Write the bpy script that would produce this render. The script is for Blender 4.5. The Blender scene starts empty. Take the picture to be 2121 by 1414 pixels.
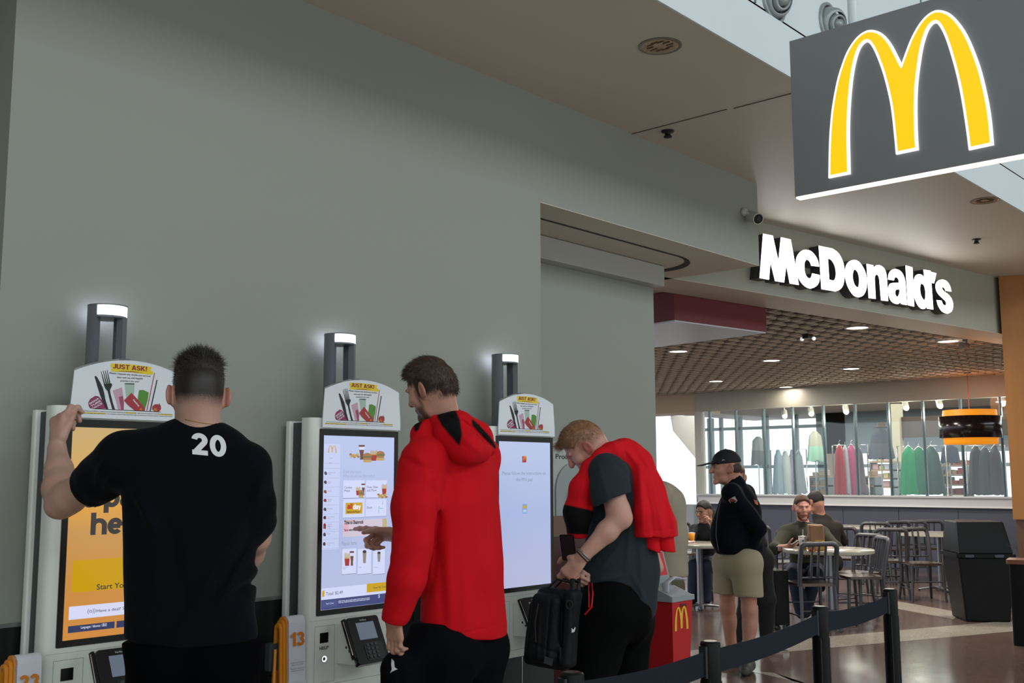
import bpy, math, random
import numpy as np
from mathutils import Matrix, Vector
SC = bpy.context.scene
COL = SC.collection
random.seed(7); rng = np.random.default_rng(7)
PI = math.pi

# ---------------------------------------------------------------- camera
EYE = np.array([0.0, 0.0, 1.52]); FOC = 2218.2
YAW, PITCH, ROLL = math.radians(41.753), math.radians(7.176), math.radians(-0.156)
F_ = np.array([math.cos(YAW)*math.cos(PITCH), math.sin(YAW)*math.cos(PITCH), math.sin(PITCH)])
_r = np.cross(F_, [0, 0, 1.0]); _r /= np.linalg.norm(_r); _u = np.cross(_r, F_)
R_ = math.cos(ROLL)*_r + math.sin(ROLL)*_u
U_ = -math.sin(ROLL)*_r + math.cos(ROLL)*_u
cam_d = bpy.data.cameras.new('camera'); cam_d.sensor_width = 36; cam_d.lens = FOC/2121*36
cam_d.clip_start = 0.05; cam_d.clip_end = 300
cam = bpy.data.objects.new('camera', cam_d); COL.objects.link(cam); SC.camera = cam
M = Matrix.Identity(4)
for i in range(3):
    M[i][0] = R_[i]; M[i][1] = U_[i]; M[i][2] = -F_[i]; M[i][3] = EYE[i]
cam.matrix_world = M
cam_d.dof.use_dof = False

# ---------------------------------------------------------------- world, view
w = bpy.data.worlds.new('world'); SC.world = w; w.use_nodes = True
nt = w.node_tree; nt.nodes.clear()
wo = nt.nodes.new('ShaderNodeOutputWorld'); bg = nt.nodes.new('ShaderNodeBackground')
bg.inputs[0].default_value = (0.86, 0.94, 1.0, 1); bg.inputs[1].default_value = 1.9
nt.links.new(bg.outputs[0], wo.inputs[0])
SC.view_settings.view_transform = 'Standard'; SC.view_settings.look = 'None'
SC.view_settings.gamma = 1; SC.view_settings.use_curve_mapping = False
SC.view_settings.exposure = 0.12

def area(name, loc, size, power, color, rot=(0, 0, 0), sy=None, spread=None):
    l = bpy.data.lights.new(name, 'AREA'); l.energy = power; l.color = color; l.size = size
    if sy: l.shape = 'RECTANGLE'; l.size_y = sy
    if spread: l.spread = spread
    o = bpy.data.objects.new(name, l); COL.objects.link(o); o.location = loc; o.rotation_euler = rot
    return o

# daylight of the hall: a clerestory band across the concourse, plus two added fills
area('clerestory_daylight', (9, -12, 8.6), 34, 1500, (.88, .96, 1.0), rot=(math.radians(76), 0, 0), sy=3.6)
area('front_fill', (9, -11.9, 1.9), 34, 480, (.92, .97, 1.0), rot=(math.radians(90), 0, 0), sy=3.2)  # added low fill panel for soft frontal light, no known window
area('end_fill', (-7.9, -5, 5.2), 11, 330, (.93, .97, 1.0), rot=(math.radians(90), 0, math.radians(-90)), sy=8)  # added side fill for the sign face and people's backs
# ---------------------------------------------------------------- helpers
def ray(x, y): return (x-1060.5)/FOC*R_ - (y-707)/FOC*U_ + F_
def at(x, y, dep): return EYE + ray(x, y)*dep           # point on a sight line of the survey, dep metres along the view axis
def onY(x, y, D): d = ray(x, y); return EYE + d*(D/d[1])
def onX(x, y, D): d = ray(x, y); return EYE + d*(D/d[0])
def onZ(x, y, z): d = ray(x, y); return EYE + d*((z-EYE[2])/d[2])

def lin(c):
    if isinstance(c, str):
        c = tuple(int(c[i:i+2], 16)/255 for i in (0, 2, 4))
    return tuple((v/12.92 if v <= .04045 else ((v+.055)/1.055)**2.4) for v in c) + (1.0,)
_M = {}
def mat(name, col, rough=.6, metal=0, emit=0, spec=.5, bump=None, trans=0, alpha=1, coat=0, noise=None, sss=0, ecol=None, sheen=0):
    if name in _M: return _M[name]
    m = bpy.data.materials.new(name); m.use_nodes = True; t = m.node_tree
    b = t.nodes['Principled BSDF']
    c = lin(col); b.inputs['Base Color'].default_value = c
    b.inputs['Roughness'].default_value = rough; b.inputs['Metallic'].default_value = metal
    b.inputs['Specular IOR Level'].default_value = spec
    if trans: b.inputs['Transmission Weight'].default_value = trans
    if coat: b.inputs['Coat Weight'].default_value = coat; b.inputs['Coat Roughness'].default_value = .08
    if sheen: b.inputs['Sheen Weight'].default_value = sheen; b.inputs['Sheen Roughness'].default_value = .4
    if emit:
        b.inputs['Emission Color'].default_value = lin(ecol) if ecol else c; b.inputs['Emission Strength'].default_value = emit
    if sss:
        b.inputs['Subsurface Weight'].default_value = sss; b.inputs['Subsurface Radius'].default_value = (.012, .005, .003)
        b.inputs['Subsurface Scale'].default_value = 1
    tc = None
    if bump or noise:
        tc = t.nodes.new('ShaderNodeTexCoord')
    if bump:                                             # (scale, strength[, detail])
        n = t.nodes.new('ShaderNodeTexNoise'); n.inputs['Scale'].default_value = bump[0]; n.inputs['Detail'].default_value = bump[2] if len(bump) > 2 else 3
        bp = t.nodes.new('ShaderNodeBump'); bp.inputs['Strength'].default_value = bump[1]; bp.inputs['Distance'].default_value = .01
        t.links.new(tc.outputs['Object'], n.inputs['Vector']); t.links.new(n.outputs[0], bp.inputs['Height']); t.links.new(bp.outputs[0], b.inputs['Normal'])
    if noise:                                            # (scale, other colour[, stretch])
        n = t.nodes.new('ShaderNodeTexNoise'); n.inputs['Scale'].default_value = noise[0]; n.inputs['Detail'].default_value = 4
        mp = t.nodes.new('ShaderNodeMapping')
        if len(noise) > 2: mp.inputs['Scale'].default_value = noise[2]
        r = t.nodes.new('ShaderNodeValToRGB'); r.color_ramp.elements[0].position = .35; r.color_ramp.elements[1].position = .65
        r.color_ramp.elements[0].color = c; r.color_ramp.elements[1].color = lin(noise[1])
        t.links.new(tc.outputs['Object'], mp.inputs[0]); t.links.new(mp.outputs[0], n.inputs['Vector'])
        t.links.new(n.outputs[0], r.inputs[0]); t.links.new(r.outputs[0], b.inputs['Base Color'])
    _M[name] = m
    return m

class MB:
    def __init__(s, T=None): s.V = []; s.F = []; s.I = []; s.m = []; s.S = []; s.T = T or Matrix.Identity(4)
    def _mi(s, m):
        if m not in s.m: s.m.append(m)
        return s.m.index(m)
    def add(s, vs, fs, m, smooth=False):
        k = len(s.V); T = s.T; s.V += [tuple(T @ Vector(v)) for v in vs]
        i = s._mi(m); s.F += [tuple(k+a for a in f) for f in fs]; s.I += [i]*len(fs); s.S += [smooth]*len(fs)
    def box(s, a, b, m):
        x0, y0, z0 = a; x1, y1, z1 = b
        s.add([(x0,y0,z0),(x1,y0,z0),(x1,y1,z0),(x0,y1,z0),(x0,y0,z1),(x1,y0,z1),(x1,y1,z1),(x0,y1,z1)],
              [(0,3,2,1),(4,5,6,7),(0,1,5,4),(1,2,6,5),(2,3,7,6),(3,0,4,7)], m)
    def rbox(s, a, b, r, m, axis=2, n=5):                # box with the edges along one axis rounded
        ax = [i for i in range(3) if i != axis]
        lo = [a[i] for i in ax]; hi = [b[i] for i in ax]; pts = []
        for cx, cy, t0 in ((hi[0]-r, hi[1]-r, 0), (lo[0]+r, hi[1]-r, 90), (lo[0]+r, lo[1]+r, 180), (hi[0]-r, lo[1]+r, 270)):
            for k in range(n+1):
                t = math.radians(t0+90*k/n); pts.append((cx+r*math.cos(t), cy+r*math.sin(t)))
        V = []
        for h in (a[axis], b[axis]):
            for p in pts:
                v = [0, 0, 0]; v[ax[0]] = p[0]; v[ax[1]] = p[1]; v[axis] = h; V.append(v)
        N = len(pts); s.add(V, [(i, (i+1) % N, N+(i+1) % N, N+i) for i in range(N)], m, True)
        s.add(V, [tuple(range(N))[::-1], tuple(range(N, 2*N))], m)
    def prism(s, pts, z0, z1, m, side=None):             # polygon (x,y) extruded along z
        N = len(pts); V = [(p[0], p[1], z0) for p in pts]+[(p[0], p[1], z1) for p in pts]
        from mathutils.geometry import tessellate_polygon
        tri = tessellate_polygon([[Vector((p[0], p[1], 0)) for p in pts]])
        s.add(V, [tuple(t) for t in tri]+[tuple(N+i for i in t[::-1]) for t in tri], m)
        s.add(V, [(i, (i+1) % N, N+(i+1) % N, N+i) for i in range(N)], side or m)
    def poly(s, pts, m):
        s.add(pts, [tuple(range(len(pts)))], m)
    def rect(s, x0, y0, x1, y1, z, m): s.add([(x0,y0,z),(x1,y0,z),(x1,y1,z),(x0,y1,z)], [(0,1,2,3)], m)
    def tube(s, pts, r, m, n=10, close=False, caps=True, flat=None):
        P = [np.array(p, float) for p in pts]; K = len(P); rs = r if hasattr(r, '__len__') else [r]*K
        up = None; V = []
        for i in range(K):
            a = P[i-1] if (i or close) else P[0]; b = P[(i+1) % K] if (i < K-1 or close) else P[-1]
            t = b-a; t /= (np.linalg.norm(t)+1e-12)
            if up is None:
                up = np.array([0, 0, 1.0]) if abs(t[2]) < .9 else np.array([1.0, 0, 0])
            u = up-t*(up@t); u /= (np.linalg.norm(u)+1e-12); v = np.cross(t, u); up = u
            fu, fv = flat or (1, 1)
            for k in range(n):
                q = 2*PI*k/n; V.append(P[i]+rs[i]*(fu*math.cos(q)*u+fv*math.sin(q)*v))
        Fs = []
        for i in range(K if close else K-1):
            for k in range(n):
                j = (i+1) % K; Fs.append((i*n+k, i*n+(k+1) % n, j*n+(k+1) % n, j*n+k))
        s.add(V, Fs, m, True)
        if caps and not close: s.add(V, [tuple(range(n))[::-1], tuple(range((K-1)*n, K*n))], m)
    def lathe(s, prof, m, n=24, c=(0, 0, 0), a0=0, a1=2*PI):
        V = []; full = abs(a1-a0-2*PI) < 1e-6; q = n if full else n+1
        for (r, z) in prof:
            for k in range(q):
                t = a0+(a1-a0)*k/n; V.append((c[0]+r*math.cos(t), c[1]+r*math.sin(t), c[2]+z))
        Fs = []
        for i in range(len(prof)-1):
            for k in range(n):
                k2 = (k+1) % q if full else k+1; Fs.append((i*q+k, i*q+k2, (i+1)*q+k2, (i+1)*q+k))
        s.add(V, Fs, m, True)
    def disc(s, c, r, m, n=24, up=1):
        s.add([(c[0]+r*math.cos(2*PI*k/n), c[1]+r*math.sin(2*PI*k/n), c[2]) for k in range(n)], [tuple(range(n))[::up]], m)
    def ball(s, c, r, m, n=12):
        rr = r if hasattr(r, '__len__') else (r, r, r); V = []; Fs = []
        for i in range(n+1):
            a = PI*i/n
            for k in range(2*n):
                q = PI*k/n; V.append((c[0]+rr[0]*math.sin(a)*math.cos(q), c[1]+rr[1]*math.sin(a)*math.sin(q), c[2]+rr[2]*math.cos(a)))
        for i in range(n):
            for k in range(2*n): Fs.append((i*2*n+k, i*2*n+(k+1) % (2*n), (i+1)*2*n+(k+1) % (2*n), (i+1)*2*n+k))
        s.add(V, Fs, m, True)
    def text(s, body, x, y, size, m, z=0, ext=0, off=0, align='LEFT', sx=1, rot=0, T=None, spacing=1, shear=0):
        c = bpy.data.curves.new('t', 'FONT'); c.body = body; c.size = size; c.extrude = ext; c.offset = off; c.align_x = align
        c.resolution_u = 4; c.space_character = spacing; c.shear = shear
        o = bpy.data.objects.new('t', c); COL.objects.link(o)
        me = o.evaluated_get(bpy.context.evaluated_depsgraph_get()).to_mesh()
        Tm = T or Matrix.Translation((x, y, z+ext)) @ Matrix.Rotation(rot, 4, 'Z') @ Matrix.Diagonal((sx, 1, 1, 1))
        s.add([tuple(Tm @ v.co) for v in me.vertices], [tuple(p.vertices) for p in me.polygons], m)
        bpy.data.objects.remove(o); bpy.data.curves.remove(c)
    def build(s, name, parent=None, bevel=0, fixn=False, loc=None, **tags):
        me = bpy.data.meshes.new(name)
        V = np.array(s.V) if s.V else np.zeros((0, 3))
        if loc is not None: V = V-np.array(loc)
        me.from_pydata([tuple(v) for v in V], [], s.F)
        for m in s.m: me.materials.append(m)
        me.polygons.foreach_set('material_index', s.I); me.polygons.foreach_set('use_smooth', s.S)
        me.validate(); me.update()
        if fixn:
            import bmesh
            b = bmesh.new(); b.from_mesh(me); bmesh.ops.recalc_face_normals(b, faces=b.faces); b.to_mesh(me); b.free()
        o = bpy.data.objects.new(name, me); COL.objects.link(o)
        if loc is not None: o.location = loc
        if parent is not None: o.parent = parent
        if bevel:
            md = o.modifiers.new('bevel', 'BEVEL'); md.width = bevel; md.segments = 2; md.limit_method = 'ANGLE'; md.angle_limit = math.radians(40)
            md.harden_normals = False
        for k, v in tags.items(): o[k] = v
        return o

def tag(o, label=None, cat=None, group=None, kind=None):
    if label: o['label'] = label
    if cat: o['category'] = cat
    if group: o['group'] = group
    if kind: o['kind'] = kind
    return o
def thing(name, label, cat, loc=(0, 0, 0), rz=0, group=None):
    o = bpy.data.objects.new(name, None); COL.objects.link(o); o.location = loc; o.rotation_euler = (0, 0, rz); o.empty_display_size = .1
    return tag(o, label, cat, group)
def copy_tree(o, loc=None, rz=None, label=None, parent=None):
    c = o.copy(); COL.objects.link(c); c.parent = parent
    if loc is not None: c.location = loc
    if rz is not None: c.rotation_euler = (0, 0, rz)
    if label: c['label'] = label
    for ch in list(o.children): copy_tree(ch, parent=c)
    return c
def smooth_closed(pts, n=4, sharp=()):                  # Catmull-Rom through a closed outline, corners listed in sharp kept
    N = len(pts); P = [np.array(p, float) for p in pts]; out = []
    for i in range(N):
        p1, p2 = P[i], P[(i+1) % N]
        p0 = P[i-1] if i not in sharp else p1*2-p2
        p3 = P[(i+2) % N] if (i+1) % N not in sharp else p2*2-p1
        if i in sharp and (i+1) % N in sharp: out.append(p1); continue
        for k in range(n):
            t = k/n; out.append(.5*((2*p1)+(-p0+p2)*t+(2*p0-5*p1+4*p2-p3)*t*t+(-p0+3*p1-3*p2+p3)*t**3))
    return out
def inset(pts, d):                                       # shrink a polygon by d (sign from its winding)
    P = np.array(pts); N = len(P)
    A = .5*sum(P[i][0]*P[(i+1) % N][1]-P[(i+1) % N][0]*P[i][1] for i in range(N)); sg = 1 if A > 0 else -1
    out = []
    for i in range(N):
        a = P[i]-P[i-1]; b = P[(i+1) % N]-P[i]
        a = a/(np.linalg.norm(a)+1e-9); b = b/(np.linalg.norm(b)+1e-9)
        na = np.array([-a[1], a[0]])*sg; nb = np.array([-b[1], b[0]])*sg
        n = na+nb; L = n@n/2; out.append(P[i]+n*d/max(L, .35))
    return out
# unit outline of a double-arch letter M (x right, y up), traced once and reused at every size
_A = [(263,1245),(268,1000),(278,850),(292,730),(320,580),(350,475),(390,370),(440,290),(490,240),(545,215),(600,220),(650,248),(700,310),(740,385),(772,450),
 (800,370),(840,270),(890,180),(940,120),(990,85),(1030,76),(1080,85),(1130,115),(1190,185),(1240,270),(1290,390),(1330,510),(1370,680),(1395,830),(1412,1013),
 (1240,1050),(1225,930),(1200,760),(1175,620),(1150,510),(1120,400),(1085,290),(1055,220),(1025,175),(1005,165),(980,180),(950,230),(920,330),(900,450),(885,570),(878,700),(878,830),(882,950),(888,1048),
 (733,1080),(722,960),(705,800),(685,680),(650,540),(620,450),(590,375),(560,320),(535,298),(510,305),(480,345),(455,420),(435,520),(420,650),(410,800),(407,950),(410,1090),(413,1215)]
_SH = (0, 14, 29, 30, 48, 49, 66)
def arches_unit():
    P = [onX(x/3.366+1640, y/3.366, 4.2) for x, y in _A]
    Q = np.array([(-p[1], p[2]) for p in P]); lo = Q.min(0); hi = Q.max(0)
    return (Q-lo)/(hi[1]-lo[1]), lo, hi
ARC, ARC_LO, ARC_HI = arches_unit()
def arches(mb, x, y, h, z0, z1, m, sx=1): mb.prism([(x+p[0]*h*sx, y+p[1]*h) for p in smooth_closed(ARC, 2, _SH)], z0, z1, m)
def frame_T(origin, ex, ey, ez):
    T = Matrix.Identity(4)
    for i in range(3): T[i][0] = ex[i]; T[i][1] = ey[i]; T[i][2] = ez[i]; T[i][3] = origin[i]
    return T
# ---------------------------------------------------------------- setting
WALL = mat('wall_paint', '949991', .75, bump=(60, .05))
WALLI = mat('wall_paint_warm', '948f80', .75)
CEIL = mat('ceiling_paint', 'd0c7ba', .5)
FASC = mat('fascia_paint', 'a3a497', .6)
PALE = mat('atrium_panel', 'dbe5ea', .5)
DARKG = mat('dark_gap', '14181a', .6)
WY = 3.75; CZ = 3.64; BZ = 3.03; CE = 2.57
def struct(mb, name, **k): return mb.build(name, kind='structure', **k)
# floor: terrazzo with a slight clear coat
fm = bpy.data.materials.new('terrazzo'); fm.use_nodes = True; t = fm.node_tree; b = t.nodes['Principled BSDF']
def terrazzo(name, c1, c2):
    m = bpy.data.materials.new(name); m.use_nodes = True; t = m.node_tree; b = t.nodes['Principled BSDF']
    tc = t.nodes.new('ShaderNodeTexCoord'); v = t.nodes.new('ShaderNodeTexVoronoi'); v.inputs['Scale'].default_value = 90
    r = t.nodes.new('ShaderNodeValToRGB'); r.color_ramp.elements[0].color = lin(c1); r.color_ramp.elements[1].color = lin(c2)
    r.color_ramp.elements[0].position = .3; r.color_ramp.elements[1].position = .9
    t.links.new(tc.outputs['Object'], v.inputs['Vector']); t.links.new(v.outputs['Color'], r.inputs[0]); t.links.new(r.outputs[0], b.inputs['Base Color'])
    b.inputs['Roughness'].default_value = .17; b.inputs['Specular IOR Level'].default_value = .42
    n = t.nodes.new('ShaderNodeTexNoise'); n.inputs['Scale'].default_value = 3; n.inputs['Detail'].default_value = 3
    bp = t.nodes.new('ShaderNodeBump'); bp.inputs['Strength'].default_value = .1; bp.inputs['Distance'].default_value = .02
    t.links.new(tc.outputs['Object'], n.inputs['Vector']); t.links.new(n.outputs[0], bp.inputs['Height']); t.links.new(bp.outputs[0], b.inputs['Normal'])
    return m
TZ = terrazzo('terrazzo_brown', '5c4a42', '7b665c'); TZL = terrazzo('terrazzo_beige', 'a0978a', 'bab2a4')
f = MB(); f.box((-14, 1.2, -.2), (34, 34, 0), TZ); f.box((-14, -14, -.2), (34, 1.2, 0), terrazzo('terrazzo_bounce', 'aaa294', 'c4bcae'))  # unseen near floor made paler to bounce light up
def fpoly(pix, m, z=.0015):
    f.poly([tuple(onZ(x, y, z)) for x, y in pix], m)
f.poly([(7.45, 3.7, .0015), (-7, 3.7, .0015), (-7, 1.2, .0015), (6.0, 1.2, .0015), (6.95, 3.2, .0015), (7.75, 4.2, .0015), (7.7, 4.4, .0015)][::-1], TZL)  # beige area carried on out of view to bounce light up
fpoly([(1380,1352),(1600,1328),(2121,1282),(2121,1305),(1600,1352),(1380,1380)], TZL)
fpoly([(1850,1243),(1990,1268),(1975,1282),(1840,1257)], TZL)
struct(f, 'floor')
hall = mat('hall_wall', 'a8a6a0', .7)
q = MB(); q.box((-8, -12.6, 0), (30, -12.3, 11.2), hall); q.box((-8.3, -12.6, 0), (-8, 9, 11.2), hall); q.box((27.5, -12.6, 0), (27.8, 2, 11.2), hall); struct(q, 'wall_hall_unseen')  # unseen hall walls put in to hold back the sky light
q = MB(); q.box((-8.3, -12.6, 11.0), (30, 3.0, 11.3), hall); struct(q, 'ceiling')  # unseen roof put in to cut the sky light
# kiosk wall with its door recess
wl = MB()
JX = 4.44; BX = 6.9
wl.box((1.545, WY, 0), (JX, WY+.62, CZ), WALL)
wl.box((JX, WY, BZ+.004), (BX, 5.6, CZ), WALL); wl.box((JX+.001, WY+.001, BZ), (BX-.001, 5.6, BZ+.0039), CEIL)             # beam over the recess; underside's lighter paint stands in for light off the floor
struct(wl, 'wall_left')
w2 = MB(); w2.box((-3, WY+1.2, 0), (1.6, WY+1.4, CZ), WALL); w2.box((-3, 2.2, 0), (-2.8, 5, CZ), WALL); struct(w2, 'wall_far_left')
REC = 4.36
RX = float(onY(1357, 800, REC)[0])
w3 = MB(); w3.box((JX, REC, 0), (RX, REC+.2, BZ), WALL); struct(w3, 'wall_recess')
# rolling-door housing and its curved guide slot in the recess soffit
h = MB(); HM = mat('door_housing', 'b0b1ac', .45, bump=(8, .2)); SL = mat('slot_black', '0c0c0c', .6); SLW = mat('slot_plate', 'a9a8a2', .5)
h.box((JX-.02, 4.26, 2.88), (RX, REC-.002, BZ-.003), HM)
struct(h, 'trim_1', bevel=.004)
h = MB()
zz = BZ-.003
out = [(JX, 3.98), (5.9, 3.98)]; 
for k in range(13):
    a = -PI/2+PI*.75*k/12; out.append((6.2+.36*math.cos(a)*1.15, 4.33+.35*math.sin(a)))
inn = [(JX, 4.0), (5.9, 4.0)]
for k in range(13):
    a = -PI/2+PI*.75*k/12; inn.append((6.2+.30*math.cos(a)*1.1, 4.33+.33*math.sin(a)))
for i in range(len(out)-1):
    h.poly([(out[i][0], out[i][1], zz), (inn[i][0], inn[i][1], zz), (inn[i+1][0], inn[i+1][1], zz), (out[i+1][0], out[i+1][1], zz)], SL)
struct(h, 'trim_2')
# black tiles along the foot of the wall, metal strip on top
TILE = mat('black_tile', '1b1d1e', .3); GROUT = mat('tile_joint', '3b3c3b', .8); STRIP = mat('tile_edge_strip', '8b928f', .35, metal=.6)
tl = MB()
tl.box((1.546, WY-.004, 0), (JX-.01, WY-.0005, 1.022), GROUT)
for ix in range(10):
    for iz in range(4):
        x0 = 1.55+ix*.2995-.15; x1 = x0+.292; z1 = 1.018-iz*.302; z0 = max(z1-.295, 0.002)
        x0 = max(x0, 1.548); x1 = min(x1, JX-.015)
        if x1 > x0 and z1 > z0: tl.box((x0, WY-.012, z0), (x1, WY-.003, z1), TILE)
tl.box((1.546, WY-.017, 1.019), (JX-.01, WY-.0005, 1.031), STRIP)
struct(tl, 'baseboard_left')
# ceiling slab over the restaurant front, tall pale fascia at its edge
c = MB(); c.box((-6, CE, CZ), (16, 9, CZ+.2), CEIL)
c.box((-6, CE-.012, CZ-.001), (16, CE-.001, CZ+.28), PALE)
c.box((-6, CE+.02, CZ+.30), (27.5, CE+.5, 11), PALE); c.box((-6, CE+.02, CZ+.27), (16, CE+.021, CZ+.32), DARKG)
for k in range(9): c.box((-5+k*2.35+.4, CE+.012, CZ+.32), (-5+k*2.35+.41, CE+.021, 9), mat('panel_joint', '7f8c92', .6))
struct(c, 'ceiling')
sm = MB(); a = onZ(1305, 278, CZ); b_ = onZ(1508, 222, CZ); c_ = onZ(1650, 190, CZ)
JT = mat('ceiling_joint', '55514b', .8)
for p, q in ((a, onZ(1506, 226, CZ)), (onZ(1520, 224, CZ), c_)): sm.box((p[0]-.004, q[1], CZ-.003), (p[0]+.004, p[1], CZ-.0005), JT)
struct(sm, 'trim_3')
# slanted sign fascia
A = np.array([7.03, 4.47]); B = np.array([11.95, 3.70]); d = (B-A)/np.linalg.norm(B-A); nrm = np.array([d[1], -d[0]])
FT = frame_T((A[0], A[1], 0), (d[0], d[1], 0), (0, 0, 1), (nrm[0], nrm[1], 0))   # x along, y up, z towards the viewer
fa = MB(FT); L = np.linalg.norm(B-A); fa.box((-.6, BZ+.004, -.46), (L+1.5, CZ, 0), FASC); fa.box((-.6, BZ, -.459), (L+1.5, BZ+.0039, -.001), CEIL)  # lighter underside coat stands in for light bouncing off the floor
struct(fa, 'wall_sign_fascia')
# wood clad wall end on the right
WOOD = mat('wood_panel', 'b0763c', .5, noise=(3, '9a6431', (1, 1, .08))); WOODD = mat('wood_lower', '6a4632', .5)
wx = onZ(2068, 572, CZ)
wd = MB(); w0 = V2 = np.array([wx[0], wx[1]]); rr_ = np.array([R_[0], R_[1]])/np.hypot(R_[0], R_[1]); vv_ = w0/np.linalg.norm(w0)
wd.prism([tuple(w0), tuple(w0+rr_*2.5-vv_*.9), tuple(w0+rr_*3.2+vv_*1.2), tuple(w0+vv_*1.2+rr_*.02)], 1.06, CZ-.002, WOOD)
wd.prism([tuple(w0+rr_*.03+vv_*.03), tuple(w0+rr_*2.5-vv_*.85), tuple(w0+rr_*3.1+vv_*1.1), tuple(w0+vv_*1.1+rr_*.05)], 0, 1.06, WOODD)
struct(wd, 'wall_right')
# ---------------------------------------------------------------- kiosks
KY = 3.53
WHT = mat('kiosk_white', 'e6ece7', .35); KGR = mat('kiosk_grey', '3c4245', .5); BLK = mat('gloss_black', '050606', .3, spec=.3); MBLK = mat('matt_black', '101214', .5)
SEAM = mat('kiosk_seam', '7c837f', .6); CHR = mat('chrome', 'c8c8c8', .15, metal=1)
INK = mat('ink_black', '15161a', .5); PW = mat('print_white', 'dfe3ea', .35); RED = mat('print_red', '8f1a24', .4); YEL = mat('print_yellow', 'e6cf10', .4)
def scr(name, col, e=1.0):
    m = mat('screen_'+name, '000000', .25, emit=e, ecol=col, spec=.3); return m
def mapper(x0, y0, s, X0, D=KY): return lambda x, y: (float(onY(x/s+x0, y/s+y0, D)[0]-X0), float(onY(x/s+x0, y/s+y0, D)[2]))
def tfit(mb, body, p0, p1, h, m, z, off=0, ext=0):       # one line of writing from p0 to p1 along its baseline, capitals h high
    p0 = np.array(p0, float); p1 = np.array(p1, float); s = h/.73
    c = bpy.data.curves.new('t', 'FONT'); c.body = body; c.size = s; c.offset = off
    o = bpy.data.objects.new('t', c); COL.objects.link(o); bpy.context.view_layer.update(); wd_ = o.dimensions[0]
    bpy.data.objects.remove(o); bpy.data.curves.remove(c)
    L = np.linalg.norm(p1-p0); a = math.atan2(p1[1]-p0[1], p1[0]-p0[0])
    mb.text(body, p0[0], p0[1], s, m, z=z, ext=ext, off=off, sx=L/max(wd_, 1e-6), rot=a)
def pp(mb, f, pts, z, m):
    from mathutils.geometry import tessellate_polygon
    q = [f(*p) for p in pts]; tri = tessellate_polygon([[Vector((a, b, 0)) for a, b in q]])
    mb.add([(a, b, z) for a, b in q], [tuple(t)[::-1] for t in tri], m)
def bar(mb, f, a, b, wpx, z, m, wb=None):
    a = np.array(a, float); b = np.array(b, float); d = (b-a)/np.linalg.norm(b-a); n = np.array([-d[1], d[0]])/2; wb = wb or wpx
    pp(mb, f, [a+n*wpx, b+n*wb, b-n*wb, a-n*wpx], z, m)
def blob(c, rx, ry, n=14, rot=0, a0=0, a1=2*PI):
    return [(c[0]+rx*math.cos(a)*math.cos(rot)-ry*math.sin(a)*math.sin(rot), c[1]+rx*math.cos(a)*math.sin(rot)+ry*math.sin(a)*math.cos(rot)) for a in [a0+(a1-a0)*k/n for k in range(n)]]


def _arc(cx, cy, rx, ry, a0, a1, n=14): return [(cx+rx*math.cos(math.radians(a0+(a1-a0)*k/n)), cy+ry*math.sin(math.radians(a0+(a1-a0)*k/n))) for k in range(n+1)]
_G = {'0': (.66, [_arc(.33,.5,.23,.4,0,360,28)]), '2': (.64, [_arc(.31,.69,.21,.21,175,-35)+[(.16,.16)], [(0,.1),(.62,.1)]]), '1': (.46, [[(.30,0),(.30,1)], [(.02,.70),(.30,.86)]]),
 '3': (.64, [_arc(.30,.72,.20,.18,160,-90), _arc(.30,.30,.22,.20,90,-165)]), 'J': (.48, [[(.36,1),(.36,.3)]+_arc(.22,.3,.14,.2,0,-175)]), 'U': (.66, [[(.1,1),(.1,.32)]+_arc(.32,.32,.22,.22,180,360)+[(.54,1)]]),
 'S': (.62, [_arc(.29,.71,.19,.19,15,265)+_arc(.29,.30,.20,.20,85,-170)]), 'T': (.62, [[(.3,0),(.3,1)], [(0,.9),(.6,.9)]]), 'A': (.70, [[(.09,0),(.30,.98)], [(.57,0),(.36,.98)], [(.18,.27),(.48,.27)]]),
 'K': (.68, [[(.1,0),(.1,1)], [(.14,.38),(.52,1)], [(.26,.55),(.56,0)]]), '!': (.3, [[(.13,.32),(.13,1)], [(.13,0),(.13,.2)]]), ' ': (.28, []), 'p': (.64, [[(.1,-.25),(.1,.74)], _arc(.32,.37,.21,.27,0,360,24)]),
 'a': (.62, [_arc(.28,.24,.18,.15,0,360,20), [(.48,0),(.48,.45)]+_arc(.28,.47,.20,.18,0,165)]), 'y': (.58, [[(.08,.74),(.30,.04)], [(.50,.74),(.20,-.25)]]), 'h': (.66, [[(.1,0),(.1,1)], _arc(.32,.42,.22,.22,180,0)+[(.54,0)]]),
 'e': (.64, [_arc(.31,.37,.21,.27,0,318,24), [(.12,.37),(.52,.37)]]), 'r': (.44, [[(.1,0),(.1,.74)], _arc(.34,.40,.24,.25,165,85)]), 'l': (.26, [[(.1,0),(.1,1)]]), 'd': (.64, [[(.54,0),(.54,1)], _arc(.31,.37,.21,.27,0,360,24)]), '&': (.72, [_arc(.30,.76,.15,.14,-60,240)+[(.62,.04)], _arc(.29,.28,.19,.19,130,390)]),
 'H': (.66, [[(.1,0),(.1,1)], [(.54,0),(.54,1)], [(.1,.5),(.54,.5)]]), 'E': (.56, [[(.1,0),(.1,1)], [(.1,.9),(.52,.9)], [(.1,.5),(.48,.5)], [(.1,.1),(.52,.1)]]), 'L': (.54, [[(.1,0),(.1,1)], [(.1,.1),(.52,.1)]]), 'P': (.62, [[(.1,0),(.1,1)], [(.1,.9),(.32,.9)]+_arc(.32,.69,.2,.21,90,-90)+[(.1,.48)]])}
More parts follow.
